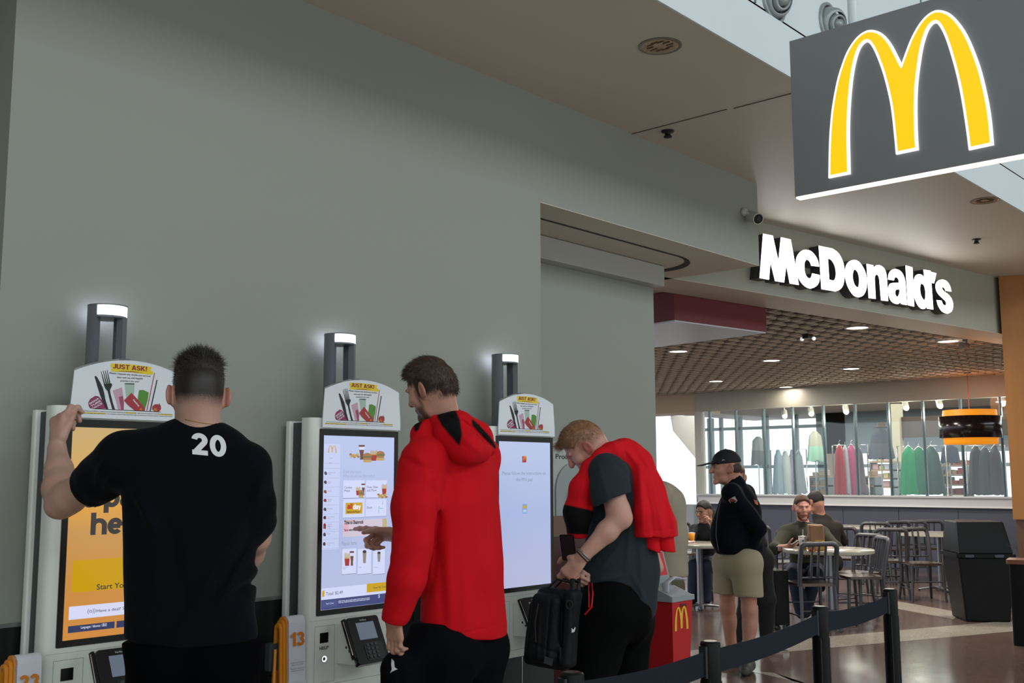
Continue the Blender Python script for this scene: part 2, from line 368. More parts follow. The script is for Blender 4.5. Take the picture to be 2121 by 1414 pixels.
def heavy(mb, txt, p0, p1, h, m, z, w=.2, T=None, thick=0):   # bold sans drawn from strokes, one line from p0 to p1, capitals h high
    p0 = np.array(p0, float); p1 = np.array(p1, float); tot = sum(_G[c][0] for c in txt)-.03; L = np.linalg.norm(p1-p0); ex = (p1-p0)/L; ey = np.array([-ex[1], ex[0]]); sx = L/tot; x = 0
    zk = 0
    for c in txt:
        adv, strokes = _G[c]
        for st in strokes:
            P = [np.array(st[0], float)]+[np.array(b_, float) for a_, b_ in zip(st, st[1:]) if abs(a_[0]-b_[0])+abs(a_[1]-b_[1]) > 1e-4]; closed = np.linalg.norm(P[0]-P[-1]) < 1e-6
            if T is not None:
                Pn = [P[0]]
                for q_ in P[1:]:
                    kk = max(1, int(np.linalg.norm(q_-Pn[-1])/.12)); b0 = Pn[-1]; Pn += [b0+(q_-b0)*(i+1)/kk for i in range(kk)]
                P = Pn
            n = len(P); A_ = []; B_ = []
            for i in range(n):
                a = P[i]-P[i-1] if i else (P[0]-P[-2] if closed else P[1]-P[0]); b = P[i+1]-P[i] if i < n-1 else (P[1]-P[0] if closed else P[-1]-P[-2])
                a = a/np.linalg.norm(a); b = b/np.linalg.norm(b); nn = np.array([-(a+b)[1], (a+b)[0]])/2; nn = nn/max(nn@nn, .3)
                A_.append(P[i]+nn*w/2); B_.append(P[i]-nn*w/2)
            zk += 1; zz = z+.00002*(zk % 3)
            V = [p0+ex*(x+q[0])*sx+ey*q[1]*h for q in A_+B_]
            V3 = [(v[0], v[1], zz) for v in V] if T is None else [T(v[0], v[1], zz) for v in V]
            mb.add(V3, [(i, n+i, n+i+1, i+1) for i in range(n-1)], m)
        x += adv

TK = frame_T((0, 0, 0), (1, 0, 0), (0, 0, 1), (0, -1, 0))
def topper_mesh():
    mb = MB(TK); f = mapper(140, 740, 9.64, 1.697, KY-.012); z = .016
    out = [(.004, 1.722), (.004, 1.765), (.012, 1.881)]
    for k in range(1, 13):
        t = k/13; out.append((.012+(.421-.012)*t, 1.881+.006*t+4*.046*t*(1-t)))
    out += [(.421, 1.887), (.432, 1.765), (.432, 1.722)]
    mb.prism(out, .012, .0155, mat('topper_white', 'dce4ec', .25, coat=.4))
    # clear plastic rim standing a little above the print
    rim = [(x, y) for x, y in out[2:-2]]; CL = mat('clear_rim', 'dfe8e6', .1, trans=.9)
    mb.add([(x, y-.001, .0125) for x, y in rim]+[(x, y+.006, .0125) for x, y in rim], [(i, i+1, len(rim)+i+1, len(rim)+i) for i in range(len(rim)-1)], CL)
    Z = lambda k: .0155+.0004*k
    pp(mb, f, [(850,118),(1240,135),(1655,190),(1665,225),(1640,250),(1700,290),(1690,350),(1500,335),(1240,300),(870,285),(855,240),(880,225),(845,190)], Z(1), YEL)
    heavy(mb, 'JUST ASK!', f(893, 222), f(1578, 280), f(905,125)[1]-f(905,222)[1], RED, Z(2), w=.19)
    pp(mb, f, [(940,290),(1100,272),(1300,280),(1510,312),(1300,296),(1100,284)], Z(2), RED)
    tfit(mb, 'Please request any single-use service', f(822, 325), f(1640, 390), .0058, INK, Z(2), off=.0001)
    tfit(mb, 'item and we will happily', f(970, 410), f(1490, 440), .0058, INK, Z(2), off=.0001)
    tfit(mb, 'provide it for you!', f(1040, 480), f(1415, 497), .0058, INK, Z(2), off=.0001)
    # knife, fork
    pp(mb, f, [(527,385),(545,368),(575,390),(640,500),(690,600),(722,720),(740,830),(800,1030),(755,1030),(690,890),(640,760),(590,600)], Z(2), INK)
    for k, (x, y) in enumerate([(657,280),(700,268),(738,262),(775,248)]):
        bar(mb, f, (x, y), (730+k*35, 545-k*3), 9, Z(2), INK, 26)
    pp(mb, f, [(712,540),(870,520),(878,560),(835,650),(845,720),(890,900),(935,1038),(880,1035),(830,850),(790,680),(735,610)], Z(2), INK)
    # wrapped items
    pp(mb, f, [(885,665),(1075,597),(1090,700),(1115,900),(1110,1045),(995,1042),(950,850)], Z(1), mat('print_pink', 'c9a4b8', .4))
    pp(mb, f, [(1010,790),(1090,770),(1112,900),(1108,1040),(1060,1043)], Z(2), mat('print_magenta', 'a34568', .4))
    pp(mb, f, [(1125,510),(1325,515),(1322,700),(1290,800),(1160,790),(1140,640)], Z(1), mat('print_mint', 'a8c4b4', .4))
    pp(mb, f, [(1130,515),(1320,520),(1318,545),(1140,535)], Z(2), mat('print_dkgreen', '3a4a44', .4))
    pp(mb, f, [(1415,655),(1500,650),(1608,700),(1590,850),(1530,1050),(1400,1000),(1385,850)], Z(1), mat('print_green', '4f8f24', .4))
    pp(mb, f, [(1262,705),(1340,790),(1530,1010),(1530,1065),(1330,1062),(1200,960),(1112,860)], Z(3), mat('print_redpack', 'a82830', .4))
    a = f(1285, 850); b2 = f(1405, 985); tfit(mb, 'Ketchup', a, b2, .006, PW, Z(4), off=.0003)
    q = f(1420, 1060); arches(mb, q[0], q[1], .009, Z(4), Z(4)+.0002, mat('print_gold', 'f0b020', .4))
    bar(mb, f, (1725,310), (1570,1065), 16, Z(2), mat('print_straw', 'b03050', .4)); bar(mb, f, (1775,450), (1635,1075), 22, Z(2), INK)
    pp(mb, f, [(400,900),(440,830),(545,765),(610,780),(700,880),(760,1000),(750,1025),(440,1018),(410,970)], Z(1), mat('print_plum', '8e1f58', .4))
    for k, wd_ in enumerate(('SIGNA', 'TURE', 'SAUCE')):
        tfit(mb, wd_, f(430+k*32, 945+k*48), f(620+k*32, 830+k*48), .0062, PW, Z(2), off=.0003)
    pp(mb, f, blob((1765,1012), 90, 80, 20), Z(1), mat('print_redpack', 'a82830', .4))
    q = f(1705, 1075); arches(mb, q[0], q[1], .011, Z(2), Z(2)+.0002, mat('print_gold', 'f0b020', .4))
    bar(mb, f, (1812,920), (1850,985), 14, Z(2), mat('print_dkgreen', '3a4a44', .4))
    bar(mb, f, (480,1022), (1850,1090), 12, Z(2), INK)
    for (a, b_) in (((115,1097),(738,1122)), ((1145,1105),(1350,1113)), ((1812,1135),(2085,1148))): bar(mb, f, a, b_, 26, Z(1), YEL)
    tfit(mb, 'Per Portland Ordinance #189121: a retail food and beverage establishment may not provide single-use serviceware to a customer unless the customer', f(140, 1068), f(2080, 1150), .0042, INK, Z(2))
    tfit(mb, 'explicitly requests the single-use serviceware or the customer is asked if they would like single-use serviceware and the customer responds affirmatively.', f(115, 1110), f(2085, 1190), .0042, INK, Z(2))
    return mb

def kiosk(X0, screen_fn, label, n):
    t = thing('order_kiosk', label, 'kiosk', (X0, KY, 0), group='self-order kiosks along the wall')
    b = MB(TK)
    b.rbox((-.042, .655, -.085), (.449, 1.762, 0), .03, WHT, axis=1, n=6)
    f = mapper(540, 1230, 6.628, 2.765)
    def line(p, q, wd_=.0012):
        (x0, y0), (x1, y1) = p, q
        if abs(x1-x0) > abs(y1-y0): b.box((min(x0,x1), (y0+y1)/2-wd_/2, 0), (max(x0,x1), (y0+y1)/2+wd_/2, .0004), SEAM)
        else: b.box(((x0+x1)/2-wd_/2, min(y0,y1), 0), ((x0+x1)/2+wd_/2, max(y0,y1), .0004), SEAM)
    for x0, y0, x1, y1 in ((-.004, .70, .098, .922), (.345, .70, .43, .752)):
        line((x0, y0), (x1, y0)); line((x0, y1), (x1, y1)); line((x0, y0), (x0, y1)); line((x1, y0), (x1, y1))
    line((-.02, .69), (.43, .69))
    line((-.03, .945), (.43, .945), .0006)
    # panel extras: call window, HELP, ring
    b.build('body', t)
    e = MB(TK); e.rect(.024, .857, .063, .893, .0012, BLK); e.box((.022, .855, 0), (.065, .895, .001), MBLK); 
    heavy(e, 'HELP', (.021, .829), (.067, .829), .0125, INK, .001, w=.15); e.build('help_window', t)
    r = MB(TK); r.lathe([(.009, 0), (.009, .003), (.0125, .003), (.0125, 0)], mat('ring_lit', 'f4f4ff', .4, emit=1.0), c=(.045, .792, 0)); r.lathe([(.0125, 0), (.0125, .002), (.014, .002), (.014, 0)], INK, c=(.045, .792, 0)); r.disc((.045, .792, .002), .0055, INK); r.build('help_button', t)
    g = MB(TK); g.box((-.02, .6, -.15), (.43, 1.745, -.084), KGR); g.build('back_box', t)
    g = MB(TK); g.rbox((-.037, .60, -.182), (.445, 1.752, -.15), .008, WHT, axis=1); g.build('wall_plate', t)
    g = MB(TK); g.box((-.035, .0, -.20), (.445, .654, -.012), mat('kiosk_base_dark', '24282b', .5)); g.box((.20, .02, -.0125), (.203, .65, -.010), CHR); g.build('base', t)
    z = MB(TK); 
    z.rbox((0, .963, -.002), (.432, 1.717, .003), .004, BLK, axis=2); z.build('bezel', t)
    s = MB(TK); s.rect(.021, .985, .408, 1.690, .0034, screen_fn.bg); screen_fn(s, X0); s.build('screen', t)
    tp_ = TOP.copy(); COL.objects.link(tp_); tp_.parent = t
    # beacon lamp behind the topper
    lb = MB(TK); cx = .180; cz = -.10; lb.T = TK @ Matrix.Translation((0, -.014, 0)); LG = mat('lamp_grey', '6a7178', .4)
    def seg(a0, a1, r0, r1, y0, y1, m, mb=lb, n=10):
        P = [(cx+r1*math.cos(a0+(a1-a0)*k/n), cz+r1*math.sin(a0+(a1-a0)*k/n)) for k in range(n+1)]+[(cx+r0*math.cos(a1-(a1-a0)*k/n), cz+r0*math.sin(a1-(a1-a0)*k/n)) for k in range(n+1)]
        N = len(P); V = [(p[0], y0, p[1]) for p in P]+[(p[0], y1, p[1]) for p in P]
        mb.add(V, [(i, (i+1) % N, N+(i+1) % N, N+i) for i in range(N)]+[(i, i+1, N-2-i, N-1-i) for i in range(n)]+[(N+N-1-i, N+N-2-i, N+i+1, N+i) for i in range(n)], m)
    D2 = math.radians
    seg(D2(150), D2(246), .042, .068, 1.76, 2.105, LG); seg(D2(330), D2(426), .042, .068, 1.76, 2.105, LG)
    seg(D2(66), D2(150), .052, .066, 2.105, 2.112, LG); seg(D2(150), D2(246), .03, .068, 2.105, 2.146, LG); seg(D2(0), D2(66), .03, .068, 2.105, 2.146, LG) if 0 else None
    seg(D2(0), D2(359.9), .0, .069, 2.143, 2.147, LG, n=30); seg(D2(0), D2(359.9), .0, .066, 2.100, 2.107, LG, n=30)
    o = lb.build('beacon_lamp', t)
    l2 = MB(lb.T); seg(D2(-15), D2(148), .05, .0675, 2.107, 2.143, mat('lamp_lit', 'f2f2ff', .4, emit=1.3), l2, n=20); seg(D2(248), D2(342), .05, .0675, 2.107, 2.143, mat('lamp_lit2', 'dfe4ff', .4, emit=9), l2)
    l2.build('lit_band', o)
    return t
TOP = topper_mesh().build('topper_sign')

def gradient_bg(name, stops, vertical=True):
    m = bpy.data.materials.new(name); m.use_nodes = True; t = m.node_tree; b = t.nodes['Principled BSDF']
    tc = t.nodes.new('ShaderNodeTexCoord'); sp = t.nodes.new('ShaderNodeSeparateXYZ'); mr = t.nodes.new('ShaderNodeMapRange'); r = t.nodes.new('ShaderNodeValToRGB')
    mr.inputs[1].default_value = .985; mr.inputs[2].default_value = 1.69
    t.links.new(tc.outputs['Object'], sp.inputs[0]); t.links.new(sp.outputs[2], mr.inputs[0]); t.links.new(mr.outputs[0], r.inputs[0])
    r.color_ramp.elements[0].position = stops[0][0]; r.color_ramp.elements[0].color = lin(stops[0][1])
    r.color_ramp.elements[1].position = stops[-1][0]; r.color_ramp.elements[1].color = lin(stops[-1][1])
    for p, c in stops[1:-1]: e = r.color_ramp.elements.new(p); e.color = lin(c)
    t.links.new(r.outputs[0], b.inputs['Emission Color']); b.inputs['Emission Strength'].default_value = .95
    b.inputs['Base Color'].default_value = (0, 0, 0, 1); b.inputs['Roughness'].default_value = .3
    return m
def s1(s, X0):
    Z = lambda k: .0034+.0004*k; f = mapper(0, 1200, 6.607, X0); g = mapper(0, 1000, 3.416, X0)
    NV = scr('navy', '2c3358'); 
    DK = scr('dark_text', '33302e'); YB = scr('yellow_button', 'bf9400'); LW = scr('pale', 'cdd0ea')
    a = g(635, 368); heavy(s, 'here', a, (a[0]+.215, a[1]), .075, DK, Z(1), w=.205)
    a = g(730, 172); heavy(s, 'pay', a, (a[0]+.165, a[1]), .075, DK, Z(1), w=.205)
    a = g(650, 172); heavy(s, '&', (a[0]-.036, a[1]), (a[0]+.022, a[1]), .075, DK, Z(1))
    s.rect(.044, 1.139, .385, 1.245, Z(1), YB)
    a = f(1310, 137); tfit(s, 'Start Your Order', a, (a[0]+.21, a[1]), .0185, DK, Z(2), off=.0003)
    a = f(930, 553); c = f(930, 372); s.rect(a[0], a[1], .385, c[1], Z(1), LW)
    a = f(1308, 447); tfit(s, 'Have a deal? Scan your code', a, (a[0]+.205, a[1]), .0105, scr('greytext', '4a4c60'), Z(2), off=.0001)
    a = f(1185, 455); s.text('(o))', a[0], a[1], .02, scr('greytext', '4a4c60'), z=Z(2))
    a = f(920, 733); c = f(1563, 553); s.rect(a[0], a[1], c[0], c[1]-.004, Z(1), NV)
    c2 = f(1590, 549); s.rect(c2[0], a[1], .385, c[1]-.004, Z(1), NV)
    a = f(1095, 670); c = f(1452, 640); tfit(s, 'Languages / Idiomas / 語言', a, (c[0], a[1]), .0085, LW, Z(2), off=.0001)
s1.bg = gradient_bg('screen_orange', [(0, 'c98434'), (.25, 'c4883e'), (.5, 'c08f4a'), (.62, 'd69a38'), (1, 'c0a268')])
def food(s, f, x, y, k, z):
    FR = scr('fries_red', '9c3030'); FY = scr('fries_yellow', 'b89a50'); BN = scr('bun', '9a7048'); LT = scr('lettuce', '5c6840'); CP = scr('cup_brown', '6a4038'); LW = scr('pale', 'cdd0ea')
    z2 = z+.0004
    if k == 'fries':
        pp(s, f, [(x-42,y-10),(x+42,y-10),(x+32,y+75),(x-32,y+75)], z, FR)
        for q in range(9): bar(s, f, (x-36+q*9, y), (x-44+q*11, y-50-(q*37 % 20)), 7, z2, FY)
    if k == 'burger':
        pp(s, f, blob((x, y), 60, 45, 14, 0, PI, 2*PI+.3), z, BN); s_ = [(x-62,y),(x+62,y),(x+58,y+18),(x-58,y+18)]; pp(s, f, s_, z2, LT)
        pp(s, f, [(x-56,y+18),(x+56,y+18),(x+50,y+50),(x-50,y+50)], z, BN); pp(s, f, [(x-56,y+52),(x+56,y+52),(x+50,y+82),(x-50,y+82)], z, FY)
    if k == 'cup':
        pp(s, f, [(x-42,y-95),(x+42,y-95),(x+36,y-60),(x+20,y+50),(x+22,y+100),(x-22,y+100),(x-20,y+50),(x-36,y-60)], z, CP)
        pp(s, f, [(x-38,y-70),(x+38,y-70),(x+33,y-30),(x-33,y-30)], z2, LW)
    if k == 'nug':
        for q in range(9): pp(s, f, blob((x-50+q*13, y-10+(q*29 % 40)), 18, 16, 8), z+.0002*(q % 2), FY if q % 2 else BN)
    if k == 'shake':
        pp(s, f, [(x-22,y-60),(x+22,y-60),(x+15,y+70),(x-15,y+70)], z, scr('shake', '8a8078')); pp(s, f, blob((x, y-62), 22, 18, 10), z2, scr('choc', '3a2c2c'))
def s2(s, X0):
    Z = lambda k: .0034+.0004*k; f = mapper(620, 880, 6.4286, X0); g = mapper(560, 1050, 3.8833, X0)
    CARD = scr('card', 'c8cfee', 1.0); GT = scr('greytext2', '7c8098'); DK = scr('dark_text', '33302e'); NV = scr('navy2', '3a4272'); GD = scr('gold_s', 'c09a18'); AR = scr('arch_s', 'c8a070')
    s.rect(.022, 1.225, .107, 1.655, Z(1), scr('side', 'bdc6e8')); 
    q = f(372, 370); arches(s, q[0], q[1], .031, Z(2), Z(2)+.0002, AR, 1.3)
    rows = [('Home', 447, 1), ('Back', 510, 1), ('Sandwiches &\nMeals', 640, 0), ('Happy\nMeal', 760, 0), ('McCafe', 885, 0), ('McCafe\nBakery', 1000, 0), ('Beverages', 1118, 0), ('Fries, Sides &\nMore', 1228, 0), ('Sweets &\nTreats', 1355, 0)]
    ic = [scr('ic1', '7a4a3a'), scr('ic2', '8a2c34'), scr('ic3', '4a4a50'), scr('ic4', '3a2c30')]
    def ry(y): return f(400, y)[1]
    ys = [ry(y) for _, y, _ in rows]+[1.225+.1, 1.225+.062, 1.225+.024]
    names = [r[0] for r in rows]+['Sauces &\nMore', 'Salads', 'Condiments &\nMore']
    for i, (n_, yy) in enumerate(zip(names, ys)):
        if yy > 1.66 or yy < .99: continue
        s.text(n_, .046 if i > 1 else .05, yy, .0065, GT, z=Z(2)); s.rect(.024, yy-.020, .105, yy-.0194, Z(2), GT)
        if i > 1:
            pts = blob((.032, yy), .007, .008, 7, .3*i); s.add([(a, b, Z(2)) for a, b in pts], [tuple(range(7))], ic[i % 4])
            s.rect(.034, yy-.007, .039, yy+.001, Z(3), ic[(i+1) % 4])
    for k, x, y in (('nug', 725, 400), ('cup', 822, 360), ('burger', 1068, 390), ('fries', 982, 400), ('burger', 895, 415)): food(s, f, x, y, k, Z(1+(k != 'nug')*1+(x == 895)*2))
    a = f(572, 640); tfit(s, 'Good afternoon,', a, (a[0]+.10, a[1]), .013, scr('faint', '9aa0c0'), Z(1)); a = f(572, 695); tfit(s, 'What would you like today?', a, (a[0]+.175, a[1]), .013, scr('faint', '9aa0c0'), Z(1))
    def card(x0, y0, x1, y1):
        a = f(x0, y1); c = f(x1, y0); a = (a[0], (f(x0, y1)[1]+f(x1, y1)[1])/2); s.rect(a[0]-.0008, a[1]-.0018, c[0]+.0008, a[1], Z(1), GT); s.rect(a[0], a[1], c[0], c[1], Z(1)+.0002, CARD)
    card(575, 735, 862, 968); card(877, 735, 1158, 965); card(572, 982, 862, 1230); card(872, 980, 1152, 1215)
    s.text('Combo\nMeals', *f(590, 845), .0135, DK, z=Z(2)); s.text('Fries, Sides\nand More', *f(893, 840), .0135, DK, z=Z(2)); s.text('Deals', *f(888, 1112), .0135, DK, z=Z(2))
    sc7 = lambda x, y: f(812+(x-812)*.62, 875+(y-875)*.8); food(s, sc7, 748, 875, 'fries', Z(2)); food(s, sc7, 812, 905, 'burger', Z(4)); food(s, sc7, 860, 850, 'cup', Z(3)); food(s, lambda x, y: f(1122+(x-1122)*.75, y), 1122, 850, 'fries', Z(2)); food(s, f, 1095, 935, 'nug', Z(3))
    TL = scr('teal_s', '3a9a98'); bar(s, f, (1055,1080), (1045,1170), 5, Z(2), TL); bar(s, f, (1060,1105), (1105,1112), 5, Z(2), TL); bar(s, f, (1105,1005), (1100,1060), 4, Z(2), TL)
    a = f(605, 1185); c = f(832, 1030); s.rect(a[0], a[1], c[0], c[1], Z(2), GD)
    a = f(628, 1118); heavy(s, 'all', a, f(700, 1118), .024, scr('red_s', 'b01c1c'), Z(3)); heavy(s, 'day', f(702, 1122), f(805, 1118), .022, scr('white_s', 'e8e8ff'), Z(4), w=.19); tfit(s, 'BREAKFAST', f(625, 1170), f(805, 1166), .0085, scr('brown_s', '7a5c14'), Z(3), off=.0006)
    # promotion banner
    a = g(578, 240); c = g(918, 92); s.rect(a[0], a[1], .372, c[1], Z(1), scr('promo', 'c9bccb')); s.rect(a[0]+.002, a[1]+.02, a[0]+.03, a[1]+.055, Z(1)+.0002, scr('promo2', 'd8a8b8')); s.rect(.345, a[1]+.03, .37, c[1], Z(1)+.0002, scr('promo3', 'b3a87c'))
    s.text('Limited Time', *g(588, 118), .011, scr('red_s', 'b01c1c'), z=Z(2)); a = g(588, 138); tfit(s, 'Time to Shamrock', a, (g(745, 138)[0], a[1]), .0155, scr('ink_s', '14141c'), Z(2), off=.0008); a = g(588, 192); tfit(s, 'Tap to celebrate', a, (g(668, 192)[0], a[1]), .0085, scr('ink_s', '14141c'), Z(2), off=.0004)
    a = g(570, 308); tfit(s, 'Popular Items', a, (g(688, 300)[0], a[1]), .017, scr('faint2', '8c90ac'), Z(1))
    for (x0, x1, k) in ((570, 687, 0), (695, 808, 1), (818, 918, 2)):
        a = g(x0, 540); c = g(x1, 328); s.rect(a[0]-.0008, a[1]-.002, c[0]+.0008, c[1]+.0005, Z(1), GT); s.rect(a[0], a[1], c[0], c[1], Z(1)+.0002, CARD)
        s.text(('Combo 1\nMeal', 'Shake', 'McFlurry')[k], a[0]+.006, a[1]+.026, .0065, GT, z=Z(2))
    h = lambda x, y: g(x*1.0, y*1.0)
    food(s, lambda x, y: g(612+(x-612)*.5, 415+(y-415)*.75), 612, 415, 'fries', Z(2)); food(s, lambda x, y: g(650+(x-650)*.42, 410+(y-410)*.6), 650, 410, 'cup', Z(3)); food(s, lambda x, y: g(752+(x-752)*.7, 400+(y-400)*.7), 752, 400, 'shake', Z(2)); food(s, lambda x, y: g(868+(x-868)*.6, 400+(y-400)*.55), 868, 400, 'shake', Z(2))
    a = g(412, 745); s.rect(.022, a[1], .407, a[1]+.045, Z(1), CARD)
    y0 = a[1]; s.text('Total: $2.49', .045, y0+.016, .018, DK, z=Z(2)); s.rect(.026, y0+.012, .038, y0+.036, Z(2), GD)
    s.rect(.262, y0+.010, .395, y0+.046, Z(2), GD); s.text('View My Order', .297, y0+.023, .0125, DK, z=Z(3))
    s.rect(.022, .986, .407, y0-.001, Z(1), NV); s.rect(.028, .993, .105, y0-.006, Z(2), scr('navy3', '454e80')); s.text('Start Over', .046, 1.006, .0095, CARD, z=Z(3))
    s.text('2,000 calories a day is used for general nutrition advice, but calorie\nneeds vary. Additional nutrition information available upon request.', .11, 1.012, .0062, CARD, z=Z(3), off=.0002); s.text('$', .325, 1.010, .02, CARD, z=Z(3))
s2.bg = gradient_bg('screen_menu', [(0, 'b0b9d8'), (.5, 'adb8e0'), (1, 'b4c0e4')])
def s3(s, X0):
    Z = lambda k: .0034+.0004*k; f = mapper(980, 720, 3.72, X0); GT = scr('greytext2', '7c8098')
    a = f(374, 883); c = f(405, 835); s.rect(a[0], a[1], c[0], c[1], Z(1), scr('red_s2', '9c2c34')); arches(s, a[0]+.007, a[1]+.010, .024, Z(2), Z(2)+.0002, scr('gold_s2', 'd0a040'))
    a = f(218, 978); c = f(553, 978); tfit(s, 'Please follow the instructions on', a, (c[0], a[1]), .017, scr('faint3', '8084a0'), Z(1)); a = f(325, 1027); c = f(452, 1027); tfit(s, 'the PIN pad', a, (c[0], a[1]), .017, scr('faint3', '8084a0'), Z(1))
    a = f(375, 1278); c = f(411, 1202); s.rect(a[0], a[1], c[0], c[1], Z(1), scr('pad_blue', '7c9cc8')); s.rect(a[0]+.005, c[1]-.022, c[0]-.005, c[1]-.008, Z(2), scr('gold_s', 'c09a18')); s.rect(a[0]+.005, a[1]+.006, c[0]-.005, c[1]-.028, Z(2), scr('pad_pale', 'a8c0e0'))
s3.bg = gradient_bg('screen_plain', [(0, 'b0b4d4'), (.5, 'a4b2da'), (1, 'b2bede')])
K1 = kiosk(1.697, s1, 'white order kiosk with an orange start screen, leftmost, in front of the man numbered 20', 1)
K2 = kiosk(2.765, s2, 'white order kiosk showing the food menu, middle one, touched by the man in red hoodie', 2)
K3 = kiosk(3.833, s3, 'white order kiosk with a nearly blank blue PIN pad message screen, nearest the recess', 3)
bpy.data.objects.remove(TOP)

# payment terminals in angled white holders
def terminal(X0, label, dx=0, dy=0):
    t = thing('payment_terminal', label, 'card terminal', (X0, KY, 0), group='card terminals on the kiosks')
    h = MB(TK); x0, x1 = .110+dx, .285+dx; y0, y1 = .765+dy, .925+dy
    # wedge: back edge flush with the kiosk, sloping face
    V = [(x0, y1, 0.0005), (x1, y1, 0.0005), (x1, y0-.0, 0.0005), (x0, y0, 0.0005), (x0, y1+.002, .035), (x1, y1+.002, .035), (x1, y0+.005, .115), (x0, y0+.005, .115)]
    h.add(V, [(0,1,5,4),(4,5,6,7),(7,6,2,3),(0,4,7,3),(1,2,6,5),(0,3,2,1)], WHT)
    h.T = TK @ frame_T((x0-.0006, 0, 0), (0, 0, 1), (0, 1, 0), (-1, 0, 0))
    for (zz_, yy_) in ((.060, .835+dy), (.080, .822+dy)): h.disc((zz_, yy_, 0), .0055, INK)
    h.build('holder', t, bevel=.003)
    # terminal slab lies on the sloping face
    p0 = np.array([x0, y1+.002, .035]); p1 = np.array([x0, y0+.005, .115]); ey = (p0-p1)/np.linalg.norm(p0-p1); ez = np.cross([1, 0, 0], ey); 
    if ez[2] < 0: ez = -ez
    TT = TK @ frame_T(p1, (1, 0, 0), ey, ez); Ls = np.linalg.norm(p0-p1)
    b = MB(TT); b.rbox((.004, -.006, .002), (x1-x0-.004, Ls+.012, .022), .012, BLK, axis=2); b.rbox((.0, -.009, .0), (x1-x0, Ls+.014, .006), .012, CHR, axis=2)
    b.build('device', t)
    b = MB(TT); b.rect(.045, Ls*.52, x1-x0-.035, Ls*.93, .0225, mat('terminal_screen', '5c6a78', .2, emit=.25, ecol='8c9ab0'))
    b.text('Verifone', .07, Ls*.97, .010, PW, z=.0224); b.build('display', t)
    b = MB(TT); b.rbox((.055, .004, .022), (x1-x0-.022, Ls*.44, .024), .01, MBLK, axis=2)
    for i in range(3):
        for j in range(4): b.rbox((.066+i*.021, .012+j*.017, .024), (.080+i*.021, .023+j*.017, .027), .003, mat('key_grey', '2c2f33', .4), axis=2)
    b.build('keypad', t)
    b = MB(TT); b.rbox((-.016, .02, .008), (-.004, Ls+.008, .03), .004, BLK, axis=1); b.tube([(-.017, .035, .026), (-.02, .09, .030), (-.017, Ls, .026)], .0018, CHR); b.build('card_slot', t)
    return t
terminal(1.697, 'black card terminal half hidden behind the man numbered 20')
terminal(2.765, 'black card terminal with keypad beside the red hoodie cuff')
terminal(3.833, 'black card terminal behind the black messenger bag', .015, -.01)

# stacks of numbered table tents in racks
ORG = mat('tent_orange', 'd98a24', .4); TWH = mat('tent_white', 'd4dae4', .35); TOR = mat('tent_print', 'd07a20', .4)
def tent_rack(num, x, zt, label):
    t = thing('table_number_rack', label, 'number tent rack', (x, KY-.02, zt), group='racks of table numbers')
    Tm = frame_T((0, 0, 0), (0, 1, 0), (0, 0, 1), (1, 0, 0))    # profile in (depth, up), extruded along x
    prof = []
    for k in range(9): a = PI*k/8; prof.append((-.02+.026*math.cos(a)*-1, -.026+.026*math.sin(a)))
    prof = [(-.058, -.30), (-.046, -.026)]+[(-.02-.026*math.cos(PI*k/8), -.026+.026*math.sin(PI*k/8)) for k in range(1, 8)]+[(.006, -.05), (.02, -.30)]
    w2_ = .088
    def shell(o0, o1, x0, x1, m, mb):
        P = [(y, z) for y, z in prof]
        inn = [(y*(1-.0)+(.5*o1 if y < -.02 else -.5*o1), z-o1*.7) for y, z in P]
        N = len(P); V = [(x0, y, z) for y, z in P]+[(x1, y, z) for y, z in P]+[(x0, y, z) for y, z in inn]+[(x1, y, z) for y, z in inn]
        F = []
        for i in range(N-1): F += [(i, i+1, N+i+1, N+i), (2*N+i, 3*N+i, 3*N+i+1, 2*N+i+1), (i, 2*N+i, 2*N+i+1, i+1), (N+i, N+i+1, 3*N+i+1, 3*N+i)]
        mb.add(V, F, m, False)
    m1 = MB(); shell(0, .006, .004, w2_, TWH, m1)
    m1.T = frame_T((0, -.0515, 0), (1, 0, 0), (0, .044, 1), (0, -1, .044)); 
    heavy(m1, str(num), (.014, -.112), (.078, -.112), .052, TOR, .0025)
    for k, s_ in enumerate(('For faster service, this is for your', 'table or tray number.', 'Please take a number with you', 'and bring your food to you.')): tfit(m1, s_, (.012+.004*(k % 2), -.175-.008*k-.006*(k > 1)), (.078-.004*(k % 2), -.175-.008*k-.006*(k > 1)), .0045, INK, .0025)
    m1.T = Matrix.Identity(4)
    for k in range(5): m1.box((.003+.0*k, -.062-.004*k, -.262-.022*k), (w2_, -.055, -.243-.022*k), TWH)
    m1.build('number_card', t)
    m2 = MB()
    for k, (x0, dz) in enumerate(((0.0, 0), (-.012, -.012), (-.024, -.024))):
        P = prof; V = []; sc_ = 1-.12*k
        N = len(P); th = .010
        for xx in (x0, x0+.011):
            for (y, z) in P: V.append((xx, (y+.02)*sc_-.02, z+dz))
        inn = [((y+.02)*sc_*.72-.02, z+dz-.012) for y, z in P]
        for xx in (x0, x0+.011): V += [(xx, y, z) for y, z in inn]
        F = []
        for i in range(N-1): F += [(i, i+1, N+i+1, N+i), (2*N+i, 3*N+i, 3*N+i+1, 2*N+i+1), (i, 2*N+i, 2*N+i+1, i+1), (N+i, N+i+1, 3*N+i+1, 3*N+i)]
        m2.add(V, F, ORG)
    m2.build('orange_edge', t)
    m3 = MB(); m3.box((-.05, -.01, -.20), (-.01, .018, -.10), KGR); m3.box((-.06, .0, -.30), (.09, .019, -.26), KGR); m3.tube([(-.03, -.02, -.12), (-.05, -.04, -.33)], .006, ORG); m3.build('rack', t)
    return t
